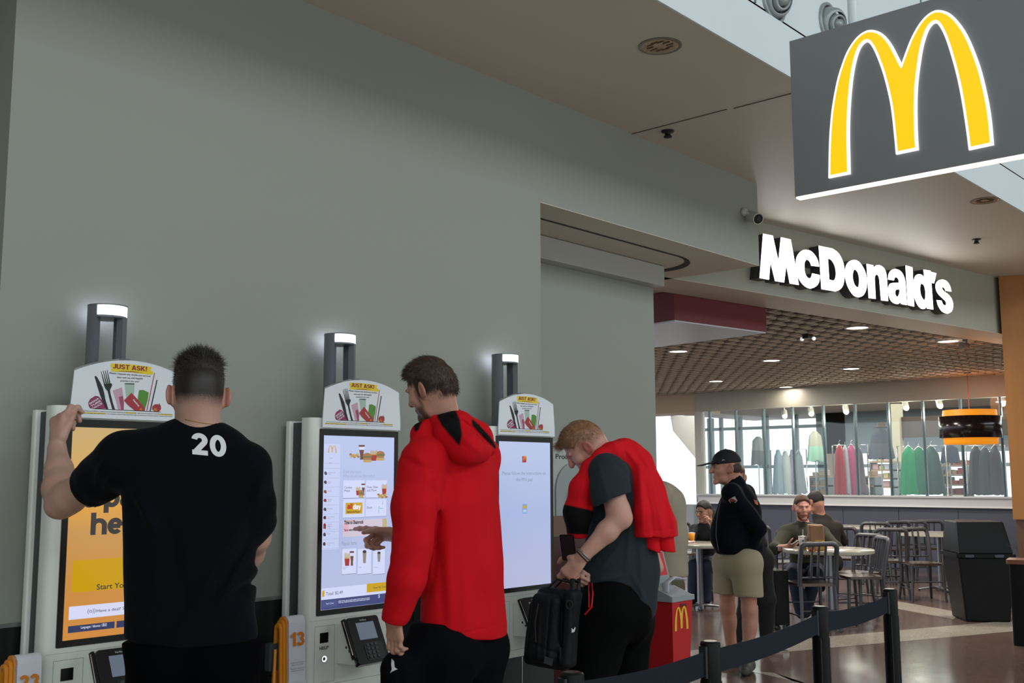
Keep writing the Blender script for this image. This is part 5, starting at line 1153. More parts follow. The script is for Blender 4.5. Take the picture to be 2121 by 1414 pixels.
    def sleeve(p, sd=sn, o=P(186, 1012, 3.235)): return np.minimum(0, 0)
    zone = P(172, 1010, 3.24)
    C.P.append((lambda p: np.maximum(-(p-P(183, 1012, 3.24))@sn, np.linalg.norm(p-zone, axis=1)-.16), .004, zone-.16, zone+.16, True))
    zr = P(534, 1122, 3.25); rn = nz(er-sr); C.P.append((lambda p: np.maximum(-(p-P(533, 1090, 3.24))@rn, np.linalg.norm(p-zr, axis=1)-.10), .004, zr-.1, zr+.1, True))
    f = lambda x0, y0, x1, y1, w, h, d0=3.02, d1=3.02: C.fold(P(x0, y0, d0), P(x1, y1, d1), w*.8, h*1.5)
    for a in ((520,1090,440,1290,.022,.010), (500,1080,400,1250,.02,.009), (518,1120,480,1300,.018,.008), (470,1050,350,1180,.024,.008), (525,1150,500,1250,.014,.008), (300,1030,330,1290,.03,.008), (270,1010,330,1110,.02,.009), (380,1180,300,1320,.022,.007), (440,1210,360,1320,.02,.007), (530,1000,470,1120,.016,.007), (400,930,330,1010,.02,.004), (515,1180,420,1275,.014,.007), (535,1195,455,1240,.012,-.007), (495,1130,425,1270,.012,-.007), (345,1080,380,1260,.025,-.006)): f(*a)
    f(245, 930, 205, 1000, .014, .006, 3.08, 3.15); f(270, 950, 215, 1030, .012, .006, 3.08, 3.17); f(545, 980, 535, 1080, .012, .006, 3.08, 3.15)
    C.wav(11, 7, 16, .0035); C.mesh('t_shirt', BT, t, loc=o0); sh = t.children[-1]
    # numerals printed on the back
    prj = on_surface(sh, Vector(nz(ray(430, 920)))); a0 = P(398, 940, 3.0); ex = nz(P(467, 947, 3.0)-a0); ey = nz(P(396, 898, 3.0)-a0)
    m = MB(); 
    def Tn(x, y, z): return prj(tuple(V3(*a0)-o0+ex*x+ey*y), .0016)
    for c_, x0_, x1_ in (('2', 0, .044), ('0', .052, .096)): heavy(m, c_, (x0_, 0), (x1_, 0), .061, mat('print_number', 'd6dade', .6), 0, w=.225, T=Tn)
    m.build('back_number', t)
    m = MB(); pr = on_surface([c for c in t.children if c.name.startswith('body')][0], Vector(nz(ray(415, 875)))); pts = [pr(tuple(P(382+k*8, 868+11*math.sin((k/9)*1.5), 3.0)-o0), .001) for k in range(10)]; m.tube(pts, .0009, mat('gold', 'b08a40', .3, metal=1), n=5); m.build('necklace', t)
    # trousers
    K = Sdf(.007); BP = mat('trousers_black', '030407', .95, spec=.05)
    K.cap(hl+ZZ*.04, hr+ZZ*.04, .125, .125, .05, (F0, .95)); K.cap(P(350, 1300), P(450, 1300), .10, .10, .05); K.cap(hl, kl, .118, .085, .03); K.cap(hr, kr, .118, .085, .03); K.cap(kl, al, .085, .07, .02); K.cap(kr, ar, .085, .07, .02); K.clip(V3(0, 0, .05), -ZZ)
    K.ell(P(350, 1375, 3.08), (.1, .1, .1), None, .05); K.ell(P(455, 1375, 3.08), (.1, .1, .1), None, .05); K.clip(P(400, 1322), ZZ); K.wav(5, 6, 18, .004); K.mesh('trousers', BP, t, loc=o0)
    Z_ = Sdf(.006); shoe(Z_, al, F0); Z_.mesh('shoe', mat('shoe_black', '16171a', .5), t, loc=o0); Z_ = Sdf(.006); shoe(Z_, ar, F0); Z_.mesh('shoe', mat('shoe_black', '16171a', .5), t, loc=o0)
man_black()
# ---------------------------------------------------------------- person: red hoodie
SK2 = skin_mat('skin_warm', 'bd9380', '2a1c14', 'a8685a')
REDC = two_tone('hoodie_red', 'c80818', '07080a')
def man_red():
    D0 = 3.98; P = lambda x, y, d=D0: at(x, y, d)
    F0 = nz(-RX_*.70+FX_*.71); L0 = nz(np.cross(ZZ, F0))
    base = P(930, 1330); t = thing('person', 'bearded person in red hooded top tapping the middle kiosk with one finger', 'person', (float(base[0]), float(base[1]), 0)); o0 = V3(*t.location)
    hf = nz(-RX_*.82+FX_*.50-ZZ*.38); hu = nz(ZZ-RX_*.42+FX_*.1); hc = P(892, 799, 3.95)
    S = Sdf(.0036); T, Fm = head(S, hc, hf, hu, .94); nb = P(925, 905, 3.99)
    S.cap(T(0, -.025, -.045), nb, .056, .064, .03); S.cap(nb, P(940, 960, 4.0), .07, .08, .04)
    sl, sr = P(868, 958, 3.84), P(1003, 945, 4.12); el, er = P(858, 1125, 3.76), P(905, 1090, 4.3); wl_ = P(815, 1262, 3.74); tip = onY(741, 1104, KY-.008); wr = P(828, 1110, 4.38)
    S.cap(P(945, 1000, 4.0), P(955, 1300, 4.0), .10, .12, .05); S.chain([sl, el, wl_], [.05, .044, .028], .02); S.chain([sr, er, wr], [.05, .044, .028], .02)
    # hand in the pocket: a loose fist, knuckles down
    hand(S, wl_-ZZ*.012, nz(-ZZ+FX_*.25+RX_*.05), nz(-FX_*.75-RX_*.55), -1, curl=((-.1, .8, .6), (-.1, .8, .6), (-.1, .8, .6), (-.1, .8, .6)), thumb=(1.55, .0), s=1.0, spread=.0)
    # pointing hand: palm towards us, index out
    hd = nz(tip-wr+ZZ*.0); hn = nz(FX_*.55+ZZ*.75+RX_*.25)
    hand(S, wr+hd*.012, nz(hd+ZZ*.05), hn, 1, curl=((.08, .10, .08), (1.0, 1.25, .6), (1.15, 1.35, .7), (1.25, 1.35, .7)), thumb=(1.0, .35), s=1.12, spread=.03)
    hl, hr = P(915, 1345, 3.9), P(985, 1345, 4.08); g = V3(1, 1, 0)
    kl, kr = hl*g+ZZ*.54+F0*.05, hr*g+ZZ*.54+F0*.05; al, ar = hl*g+ZZ*.09, hr*g+ZZ*.09; legs(S, hl, hr, kl, kr, al, ar); 
    for a in (al, ar): S.cap(a-ZZ*.03, a-ZZ*.04+F0*.12, .035, .03)
    def tint(V):
        q = (V-hc)@Fm.T; o = np.zeros((len(V), 3)); r = np.linalg.norm(q, axis=1) < .16
        be = np.clip((-q[:, 2]-.048-np.maximum(.0, (q[:, 1]-.06))*-.2)/.02, 0, 1)*np.clip((q[:, 1]-.012)/.02, 0, 1)*np.clip((.135+q[:, 2])/.012, 0, 1)*.72*(1-((q[:, 1] > .085) & (q[:, 2] > -.078) & (q[:, 2] < -.058) & (np.abs(q[:, 0]) < .024)))
        side = np.clip((q[:, 2]+.055)/.03, 0, 1)*np.clip((.035-q[:, 1])/.015, 0, 1)*.95*(np.abs(q[:, 0]) < .081); burn = (np.abs(q[:, 0]) > .05)*np.exp(-((q[:, 1]-.028)/.010)**2)*(q[:, 2] < 0)*(q[:, 2] > -.07)*.6
        brow = np.exp(-((q[:, 2]-.020)/.006)**2)*np.clip((q[:, 1]-.07)/.01, 0, 1)*(np.abs(q[:, 0]) > .012)*(np.abs(q[:, 0]) < .052); lash = np.exp(-((q[:, 2]-.006)/.003)**2)*(q[:, 1] > .07)*(np.abs(np.abs(q[:, 0])-.031) < .015)
        o[:, 0] = np.clip(np.maximum.reduce([be, side, burn, brow*.9, lash*.9]), 0, .95)*r
        lips = (q[:, 1] > .088)*np.exp(-((q[:, 2]+.068)/.008)**2)*(np.abs(q[:, 0]) < .022); ear = (np.abs(q[:, 0]) > .0775)*(q[:, 2] > -.06)*(q[:, 2] < .03)*.6; o[:, 1] = (lips+ear)*r; o[:, 0] *= 1-(ear > 0)*r
        return o
    S.mesh('body', SK2, t, tint, loc=o0)
    H = Sdf(.0036); H.ell(T(0, -.007, .015), (.0720, .0925, .0950), Fm, .02); H.ell(T(0, .025, .052), (.058, .072, .056), Fm, .03); H.cap(T(-.03, .088, .045), T(.03, .088, .045), .018, .018, .02); H.ell(T(0, -.06, -.012), (.055, .045, .062), Fm, .02)
    H.clip(T(0, .03, .012), nz(Fm[1]*.95-Fm[2]*.62)); H.clip(T(0, 0, -.062), nz(-Fm[2])); H.ell(T(.08, .01, -.012), (.03, .036, .042), Fm, .01, sub=True); H.ell(T(-.08, .01, -.012), (.03, .036, .042), Fm, .01, sub=True); H.wav(6, 8, 120, .0016)
    o = hair('hair', H, mat('hair_brown', '2e211a', .5, noise=(90, '463226')), t, lambda p, n: n*.28+Fm[1]*np.where(((p-hc)@Fm[2] > .05), .7, .15)[:, None]-Fm[2]*np.where(((p-hc)@Fm[1] > .07), 1.0, np.where(((p-hc)@Fm[2] > .05), -.05, .8))[:, None], 11000, .022, w=.0013, seed=4); o.data.transform(Matrix.Translation(Vector(-o0)))
    # hooded top
    C = Sdf(.005)
    C.cap(P(885, 948, 3.86), P(990, 945, 4.1), .078, .078, .05); C.cap(P(925, 925, 3.98), P(945, 940, 4.02), .085, .085, .05)
    C.cap(P(945, 985, 4.0), P(962, 1170, 4.0), .125, .125, .06); C.cap(P(975, 1000, 4.08), P(985, 1290, 4.06), .105, .118, .06); C.cap(P(930, 1050, 3.92), P(935, 1290, 3.92), .10, .115, .06); C.cap(P(962, 1170, 4.0), P(958, 1330, 4.0), .125, .155, .05)
    C.chain([P(872, 962, 3.84), P(860, 1050, 3.79), el], [.084, .080, .074], .03); C.chain([el, P(842, 1200, 3.73), P(822, 1268, 3.73)], [.074, .066, .050], .02); C.cap(P(818, 1272, 3.73), P(812, 1292, 3.73), .046, .043, .01)
    C.chain([P(995, 950, 4.12), er, P(850, 1100, 4.34)], [.075, .07, .055], .03)
    # stand collar
    C.cap(P(876, 900, 3.90), P(925, 892, 3.98), .052, .06, .03); C.cap(P(905, 878, 3.94), P(935, 880, 3.99), .05, .055, .03)
    C.cap(nb+ZZ*.03, hc, .066, .085, .008, sub=True)
    C.clip(P(958, 1318, 3.9), nz(-ZZ+RX_*.10*-1), .004)
    cd = nz(P(810, 1292, 3.73)-P(822, 1240, 3.73)); zc = P(806, 1330, 3.73); C.P.append((lambda p: np.maximum(-(p-P(811, 1288, 3.73))@cd, np.linalg.norm(p-zc, axis=1)-.085), .003, zc-.1, zc+.1, True))
    f = lambda x0, y0, x1, y1, w, h: C.fold(P(x0, y0), P(x1, y1), w, h)
    for a in ((835,945,900,975,.012,-.007), (900,975,915,1080,.010,-.010), (912,1080,905,1190,.010,-.010), (905,1190,880,1240,.012,-.008), (870,935,905,1000,.018,.006), (960,960,950,1120,.03,.009), (990,970,1000,1200,.035,.010), (930,1000,940,1290,.022,.009), (1020,1010,1025,1290,.02,.008), (965,1150,975,1310,.025,.007), (1000,1180,985,1310,.02,-.007), (915,1120,925,1280,.015,-.008), (850,1120,815,1150,.014,.007), (885,1140,835,1180,.012,.007), (870,1170,830,1215,.012,.007), (825,1130,810,1170,.012,-.006), (860,1215,830,1255,.012,.006), (845,1010,850,1090,.02,.006), (950,1298,1045,1288,.004,-.003), (870,1290,950,1300,.004,-.003)): f(*a)
    C.wav(21, 7, 14, .004)
    ho = C.mesh('hooded_top', REDC, t, lambda V: soft_mask(V, [[(855,860),(880,861),(866,892),(858,895)]]), loc=o0)
    # hood lying on the back: a soft bag with black side panel
    Hd = Sdf(.0045); Hd.chain([P(905, 872, 3.90), P(950, 882, 3.88), P(985, 905, 3.92), P(1008, 928, 3.98)], [.030, .052, .056, .036], .04); Hd.chain([P(925, 895, 3.86), P(965, 925, 3.84), P(992, 937, 3.90)], [.05, .058, .042], .04); Hd.chain([P(905, 868, 3.96), P(940, 865, 4.04), P(985, 890, 4.06), P(1012, 925, 4.04)], [.026, .032, .034, .026], .03)
    Hd.cap(nb+ZZ*.035+RX_*.0, hc, .060, .085, .008, sub=True)
    fo = lambda x0, y0, x1, y1, w, h: Hd.fold(P(x0, y0), P(x1, y1), w, h)
    for a in ((955,870,1020,925,.008,-.010), (960,905,1000,940,.012,.007), (940,860,975,878,.008,.006), (915,900,955,930,.02,-.005), (1005,895,1000,940,.010,-.005)): fo(*a)
    Hd.wav(5, 6, 22, .003); hd_ = Hd.mesh('hood', REDC, t, lambda V: soft_mask(V, [[(909,843),(944,850),(953,870),(957,900),(952,924),(932,902),(914,880),(905,862)], [(977,866),(992,879),(1013,901),(1032,927),(1025,930),(1001,906),(977,880)]]), loc=o0)
    K = Sdf(.007); BP2 = mat('trousers_navy_black', '05070c', .9, spec=.1); K.cap(hl+ZZ*.02, hr+ZZ*.02, .13, .13, .05); K.cap(P(925, 1290, 3.95), P(980, 1290, 4.05), .11, .11, .05); K.chain([hl, kl, al], [.125, .10, .08], .03); K.chain([hr, kr, ar], [.125, .10, .08], .03); K.cap(P(830, 1376, 3.80), hl, .05, .08, .05); K.cap(P(822, 1386, 3.78), P(832, 1460, 3.80), .060, .08, .03); K.clip(V3(0, 0, .05), -ZZ); K.clip(P(940, 1282), ZZ)
    for a in ((880,1330,870,1414,.02,.01), (940,1340,930,1414,.03,.01), (840,1350,850,1414,.012,-.008), (990,1330,985,1414,.03,.008)): K.fold(P(a[0], a[1]), P(a[2], a[3]), a[4], a[5])
    K.wav(5, 6, 16, .004); tr = K.mesh('trousers', BP2, t, loc=o0)
    prj = on_surface(tr, Vector(FX_)); m = MB(); q = [(808,1368),(814,1372),(816,1384),(822,1388),(812,1392),(806,1396),(810,1388),(808,1378)]
    pts = [prj(tuple(P(x, y, 3.7)-o0), .002) for x, y in q]; m.add(pts, [tuple(range(len(pts)))], mat('logo_silver', 'b8bcc0', .4)); m.build('leg_logo', t)
    for a in (al, ar): Z_ = Sdf(.006); shoe(Z_, a, F0); Z_.mesh('shoe', mat('shoe_black', '16171a', .5), t, loc=o0)
man_red()

# ---------------------------------------------------------------- person: grey tee, red jacket over the shoulders
SK3 = skin_mat('skin_fair', 'c79e8c', '8a6044', 'b8695c')
def man_grey():
    D0 = 5.0; P = lambda x, y, d=D0: at(x, y, d)
    F0 = nz(-RX_*.97+FX_*.2); L0 = nz(np.cross(ZZ, F0)); base = P(1275, 1280)
    t = thing('person', 'person in dark grey T-shirt bending over a bag, red jacket over one shoulder', 'person', (float(base[0]), float(base[1]), 0)); o0 = V3(*t.location)
    hf = nz(-RX_*.70-ZZ*.66+FX_*.12); hu = nz(ZZ*.74-RX_*.66); hc = P(1211, 920, 4.98); S = Sdf(.004); T, Fm = head(S, hc, hf, hu, 1.0); nb = P(1262, 962, 5.0)
    S.cap(T(0, -.03, -.03), nb, .058, .066, .03)
    sl, sr = P(1258, 985, 4.84), P(1285, 985, 5.2); el = P(1285, 1072, 4.78); wl_ = P(1207, 1152, 4.76); er, wr = P(1335, 1110, 5.25), P(1250, 1180, 5.1)
    S.cap(nb, P(1285, 1180, 5.02), .075, .09, .05); S.chain([sl, el*.9+sl*.1], [.055, .052], .02); S.chain([el+(sl-el)*.15, el, el*.65+wl_*.35, wl_], [.052, .046, .047, .029], .02); S.ell(el+RX_*.012-ZZ*.006, (.036, .036, .036), None, .02)
    S.chain([sr, er, wr], [.05, .042, .03], .02); S.chain([er, P(1345, 1140, 5.22), P(1362, 1175, 5.2)], [.04, .04, .03], .02)
    hd = nz(P(1180, 1185, 4.77)-wl_); hand(S, wl_+hd*.012, hd, nz(-FX_*.8+ZZ*.15-RX_*.3), -1, curl=((.5, 1.2, .8), (.7, 1.3, .8), (.8, 1.3, .8), (.9, 1.3, .8)), thumb=(.5, .5), s=1.08)
    wr2 = P(1212, 1188, 5.02); S.chain([P(1300, 1120, 5.10), wr2], [.04, .028], .02); hd2 = nz(P(1186, 1190, 4.90)-wr2); hand(S, wr2, hd2, nz(FX_+ZZ*.2), 1, curl=((.9, 1.2, .6),)*4, thumb=(.6, .5), s=1.05)
    hl, hr = P(1262, 1255, 4.9), P(1290, 1255, 5.1); g = V3(1, 1, 0)
    kl, kr = P(1225, 1430, 4.88)*1.0, P(1305, 1430, 5.15); kl, kr = hl*g+ZZ*.55-RX_*.10, hr*g+ZZ*.55+RX_*.03; al, ar = kl*g+ZZ*.09+RX_*.05, kr*g+ZZ*.09+RX_*.08; legs(S, hl, hr, kl, kr, al, ar)
    for a in (al, ar): S.cap(a-ZZ*.03, a-ZZ*.04+F0*.12, .035, .03)
    def tint(V):
        q = (V-hc)@Fm.T; o = np.zeros((len(V), 3)); r = np.linalg.norm(q, axis=1) < .16
        be = np.clip((-q[:, 2]-.05)/.02, 0, 1)*np.clip((q[:, 1]-.02)/.02, 0, 1)*.62*(1-((q[:, 1] > .085) & (q[:, 2] > -.078) & (q[:, 2] < -.058))); side = np.clip((q[:, 2]+.045)/.03, 0, 1)*np.clip((.04-q[:, 1])/.02, 0, 1)*.7*(np.abs(q[:, 0]) < .081)
        burn = (np.abs(q[:, 0]) > .05)*np.exp(-((q[:, 1]-.032)/.012)**2)*(q[:, 2] < 0)*(q[:, 2] > -.08)*.5; brow = np.exp(-((q[:, 2]-.020)/.006)**2)*np.clip((q[:, 1]-.07)/.01, 0, 1)*(np.abs(q[:, 0]) > .012)*(np.abs(q[:, 0]) < .05)*.6; lash = np.exp(-((q[:, 2]-.004)/.003)**2)*(q[:, 1] > .07)*(np.abs(np.abs(q[:, 0])-.031) < .015)
        o[:, 0] = np.maximum.reduce([be, side, burn, brow, lash])*r; lips = (q[:, 1] > .088)*np.exp(-((q[:, 2]+.068)/.008)**2)*(np.abs(q[:, 0]) < .022); ear = (np.abs(q[:, 0]) > .0775)*(q[:, 2] > -.06)*(q[:, 2] < .03)*.8; nose = np.exp(-((q-V3(0, .115, -.03))**2).sum(1)/.018**2)*.6
        o[:, 1] = (lips+ear+nose)*r+.8*np.exp(-((V-el)**2).sum(1)/.035**2)+.35*np.exp(-((V-(wl_+hd*.1))**2).sum(1)/.05**2); o[:, 0] *= 1-(ear > 0)*r; return o
    S.mesh('body', SK3, t, tint, loc=o0)
    H = Sdf(.004); H.ell(T(0, -.006, .018), (.0755, .0955, .099), Fm, .02); H.ell(T(0, .025, .052), (.062, .075, .055), Fm, .03); H.cap(T(-.03, .092, .046), T(.03, .092, .046), .016, .016, .02)
    H.clip(T(0, .045, .018), nz(Fm[1]*.95-Fm[2]*.7)); H.clip(T(0, -.03, -.045), nz(-Fm[2]-Fm[1]*.0)); H.ell(T(.08, .012, -.010), (.03, .036, .042), Fm, .01, sub=True); H.ell(T(-.08, .012, -.010), (.03, .036, .042), Fm, .01, sub=True); H.wav(6, 8, 120, .0015)
    def hdir(p, n):
        top = (((p-hc)@Fm[2] > .04) | ((p-hc)@Fm[1] > .05))[:, None]; return n*.22+Fm[1]*np.where(top, .9, .1)-Fm[2]*np.where(top, -.05, .8)
    o = hair('hair', H, mat('hair_ginger', '6e4c34', .5, noise=(90, '8f6848')), t, hdir, 10000, lambda p: np.where((p-hc)@Fm[1] > .075, .042, .018), w=.0014, seed=8); o.data.transform(Matrix.Translation(Vector(-o0)))
    # tee
    C = Sdf(.005); GT_ = mat('tee_slate', '2a3238', .92, sheen=.05, spec=.15, bump=(800, .05)); C.cap(P(1262, 985, 4.88), P(1285, 985, 5.14), .09, .085, .05); C.cap(nb+V3(0, 0, -.03), P(1262, 990), .075, .11, .05)
    C.cap(P(1270, 1010), P(1283, 1150), .128, .135, .06); C.cap(P(1305, 1040, 5.0), P(1312, 1180, 5.0), .10, .115, .06); C.cap(P(1255, 1120, 4.98), P(1250, 1180, 4.98), .09, .11, .05); C.cap(P(1280, 1180), P(1280, 1235), .15, .16, .05); C.cap(P(1318, 1180), P(1322, 1255), .09, .085, .05)
    C.chain([P(1258, 978, 4.85), P(1263, 1015, 4.80), P(1268, 1040, 4.79)], [.088, .084, .086], .03)
    C.clip(P(1280, 1222, 5.0), nz(-ZZ*1.0-RX_*.42+F0*0), .004) if False else None
    C.disp(lambda p: np.maximum(0, (1.02-.075*np.sin(np.clip(((p-o0)@RX_+.2)/.4, 0, 1)*PI)*-1-.0)-p[:, 2])*0, 0)
    hemf = lambda p: (o0*0+P(1280, 1208, 5.0))[2]-.018*0
    zh = float(P(1280, 1222, 5.0)[2]); C.C.append((lambda p: (zh+.035-1.9*((p-P(1265, 1206, 5.0))@RX_)**2-np.maximum((p-P(1300, 1200, 5.0))@RX_, 0)*1.0)-p[:, 2], .004))
    zs = P(1280, 1075, 4.78); sn = nz(V3(*(-ZZ+RX_*.28))); C.P.append((lambda p: np.maximum(-(p-P(1262, 1032, 4.79))@sn, np.linalg.norm((p-zs)*V3(1, 1, .8), axis=1)-.118), .004, zs-.13, zs+.15, True))
    f = lambda x0, y0, x1, y1, w, h: C.fold(P(x0, y0), P(x1, y1), w, h)
    for a in ((1230,1190,1300,1150,.010,.007), (1215,1200,1290,1185,.008,.006), (1300,1080,1290,1180,.014,.008), (1320,1100,1322,1240,.014,.008), (1240,1170,1280,1120,.012,.006), (1345,1100,1345,1230,.012,-.006), (1232,960,1245,1030,.012,.005), (1285,975,1300,1020,.012,.006), (1262,955,1295,985,.012,-.006), (1300,1180,1335,1245,.010,.006)): f(*a)
    C.wav(31, 7, 18, .004); C.mesh('t_shirt', GT_, t, loc=o0)
    m = MB(); wb = wl_-hd*.012; ax = nz(wl_-el); u_ = nz(np.cross(ax, ZZ)); v_ = np.cross(ax, u_); m.tube([tuple(wb-o0+(u_*math.cos(a)+v_*math.sin(a))*.0335) for a in [2*PI*k/20 for k in range(20)]], .0045, mat('band_grey', '8e9492', .35, metal=.6), close=True, n=8); m.build('wristband', t)
    m = MB(); m.tube([tuple(wb+ax*.014-o0+(u_*math.cos(a)+v_*math.sin(a))*.0325) for a in [2*PI*k/20 for k in range(20)]], .003, mat('band_black', '14140f', .5), close=True, n=8); m.build('wristband', t)
    # joggers
    K = Sdf(.006); JG = mat('joggers_black', '050607', .9, spec=.1); K.cap(hl, hr, .138, .138, .05); K.cap(P(1296, 1272, 4.95), P(1304, 1288, 5.08), .12, .12, .05); K.cap(P(1250, 1215), P(1300, 1220), .11, .11, .05); K.chain([P(1255, 1270, 4.9), kl, al], [.135, .095, .07], .03); K.chain([P(1300, 1280, 5.08), kr, ar], [.12, .085, .065], .03); K.clip(V3(0, 0, .05), -ZZ); K.clip(P(1280, 1192), ZZ)
    for a in ((1200,1230,1210,1300,.010,.006), (1350,1290,1290,1370,.016,.008), (1300,1350,1230,1400,.02,.007)): K.fold(P(a[0], a[1]), P(a[2], a[3]), a[4], a[5])
    K.wav(9, 6, 14, .004); j = K.mesh('joggers', JG, t, loc=o0); prj = on_surface(j, Vector(FX_)); pj = lambda q, off=.002: [prj(tuple(P(x, y, 4.6)-o0), off) for x, y in q]
    m = MB(); RP = mat('piping_red', 'd01020', .6)
    for q in (((1237,1216),(1236,1240),(1233,1262),(1231,1270)), ((1230,1224),(1228,1245),(1227,1270)), ((1234,1266),(1228,1273),(1218,1285))): m.tube(pj(q), .0042, RP, n=6)
    m.build('pocket_piping', t); m = MB(); m.add(pj([(1184,1310),(1184,1300),(1188,1304),(1205,1299),(1190,1308)], .003), [(0,1,2,3,4)], mat('swoosh_white', 'e8e8ea', .5)); m.build('leg_logo', t)
    for a in (al, ar): Z_ = Sdf(.006); shoe(Z_, a, F0); Z_.mesh('shoe', mat('shoe_black', '16171a', .5), t, loc=o0)
    return t, o0
G_, GO = man_grey()
# the jacket thrown over his shoulders is a thing he wears: separate pieces of one garment
def jacket():
    P = lambda x, y, d=5.0: at(x, y, d); RJ = two_tone('jacket_red', 'd2101f', '08090b')
    J = Sdf(.005)
    J.chain([P(1196, 1112, 4.88), P(1197, 1060, 4.86), P(1206, 1010, 4.86), P(1222, 968, 4.90)], [.040, .060, .056, .040], .03, None)
    J.chain([P(1222, 968, 4.90), P(1243, 945, 4.90), P(1270, 936, 4.92)], [.04, .034, .05], .03); J.chain([P(1250, 938, 4.96), P(1290, 938, 5.0), P(1318, 962, 5.02)], [.045, .060, .085], .04)
    J.chain([P(1300, 950, 5.0), P(1332, 1010, 4.98), P(1352, 1085, 4.94), P(1360, 1130, 4.94)], [.075, .085, .092, .10], .05, (FX_, .8)); J.chain([P(1328, 985, 4.93), P(1336, 1060, 4.88), P(1340, 1130, 4.88)], [.05, .05, .055], .04); J.chain([P(1345, 1000, 5.05), P(1378, 1085, 5.0), P(1388, 1130, 5.0)], [.045, .048, .05], .04)
    J.cap(nb_ := P(1262, 962, 5.0), P(1215, 925, 4.98), .062, .08, .008, sub=True)
    J.clip(P(1362, 1112, 4.95), nz(-ZZ-RX_*.02), .003)
    f = lambda x0, y0, x1, y1, w, h: J.fold(P(x0, y0), P(x1, y1), w, h)
    for a in ((1285,920,1318,965,.010,.008), (1300,915,1345,990,.010,-.006), (1318,965,1322,1100,.014,.010), (1345,990,1365,1110,.014,.010), (1330,1000,1345,1110,.010,-.008), (1375,1010,1390,1105,.010,.007), (1250,925,1300,912,.010,.006), (1205,985,1190,1050,.012,.006), (1215,1000,1215,1060,.010,-.006), (1320,1098,1405,1090,.003,-.003)): f(*a)
    J.wav(41, 6, 18, .004)
    J.mesh('jacket', RJ, G_, lambda V: soft_mask(V, [[(1150,1040),(1183,1047),(1232,1058),(1240,1108),(1172,1105),(1150,1104)]], .8), loc=GO)
    L = Sdf(.005); L.chain([P(1348, 1100, 4.92), P(1354, 1165, 4.92)], [.036, .032], .02); L.clip(P(1352, 1140, 4.92), nz(-ZZ-RX_*.3)); L.wav(3, 4, 30, .002); L.mesh('jacket_sleeve', RJ, G_, loc=GO)
    L = Sdf(.005); L.chain([P(1376, 1100, 4.95), P(1384, 1165, 4.95)], [.042, .038], .02); L.clip(P(1380, 1141, 4.95), nz(-ZZ-RX_*.1)); L.wav(4, 4, 30, .002); L.mesh('jacket_sleeve', RJ, G_, loc=GO)
jacket()
# messenger bag and black phone
def bag():
    P = lambda x, y, d=4.72: at(x, y, d); c = P(1147, 1300, 4.74); t = thing('shoulder_bag', 'black nylon laptop bag with zips hanging from the bending person\'s hand', 'bag', tuple(float(v) for v in P(1147, 1385))); o0 = V3(*t.location)
    BN = mat('bag_nylon', '0d1014', .65, spec=.25, bump=(500, .1)); BS = mat('bag_strap', '08090b', .7); U = nz(ZZ+RX_*.10); X = nz(RX_*.86-FX_*.5); Y = np.cross(U, X); X = np.cross(Y, U); Fm = np.array([X, Y, U])
    S = Sdf(.004); S.rbx(c, (.094, .040, .176), Fm, .04, .02); S.rbx(c+Y*-.045-U*.0-X*.02, (.074, .035, .150), Fm, .033, .012); S.rbx(c+X*.088+U*.012-Y*.01, (.03, .05, .17), Fm, .025, .012); S.rbx(c-X*.088-U*.03, (.03, .045, .14), Fm, .025, .012)
    for a in ((1140,1235,1128,1372,.004,-.007), (1165,1225,1160,1378,.005,-.007), (1118,1262,1112,1360,.006,.005), (1150,1300,1160,1370,.012,.006), (1182,1240,1186,1360,.006,-.005), (1100,1330,1160,1350,.008,-.004)): S.fold(P(a[0], a[1]), P(a[2], a[3]), a[4], a[5])
    S.wav(8, 7, 26, .0035); S.mesh('bag_body', BN, t, loc=o0)
    for dy, s_ in ((-.03, 0), (.035, .01)):
        m = MB(); h0 = P(1185, 1196, 4.76); m.tube([tuple(q-o0) for q in (c+U*.17-X*.03+Y*dy, c+U*.215+X*.01+Y*dy, h0-ZZ*.02+Y*dy*.4, h0, h0-ZZ*.02+RX_*.025, c+U*.225+X*.085+Y*dy, c+U*.17+X*.09+Y*dy)], .009, BS, n=8, flat=(.45, 1.3)); m.build('handle', t)
    m = MB(); m.tube([tuple(P(x, y, 4.66)-o0) for x, y in ((1115,1250),(1108,1290),(1110,1330))], .0022, mat('zip_metal', '5a4a40', .4, metal=.6), n=5); m.tube([tuple(P(x, y, 4.67)-o0) for x, y in ((1150,1262),(1152,1300),(1148,1330))], .0022, BS, n=5); m.build('zip', t)
    m = MB(); a = P(1126, 1373, 4.645); e1 = nz(X*.98-U*.12); e2 = nz(U+X*.1); V = [a-o0, a+e1*.042-o0, a+e1*.042+e2*.03-o0, a+e2*.03-o0]; m.add([tuple(v) for v in V], [(0,1,2,3)], mat('label_grey', '3a3e42', .6)); m.build('label_patch', t)
    m = MB(); q = P(1179, 1252, 4.64)-o0; m.tube([tuple(q+V3(0, 0, 0)+RX_*.014*math.cos(a)+ZZ*.018*math.sin(a)) for a in [2*PI*k/14 for k in range(14)]], .0035, BS, close=True, n=6); m.build('ring', t)
    b = thing('phone', 'black phone held upright in the bending person\'s hand', 'phone', tuple(float(v) for v in P(1176, 1132, 4.80))); m = MB(frame_T((0, 0, 0), tuple(nz(RX_*.9-FX_*.3)), tuple(nz(ZZ-RX_*.12)), tuple(-FX_))); m.rbox((-.034, -.06, 0), (.034, .055, .010), .008, BLK, axis=2); m.build('case', b)
    m = MB(frame_T((0, 0, 0), tuple(nz(RX_*.9-FX_*.3)), tuple(nz(ZZ-RX_*.12)), tuple(-FX_))); m.rect(-.030, -.055, .030, .05, .0105, mat('phone_glass', '1a1c20', .1)); m.build('display', b)
bag()
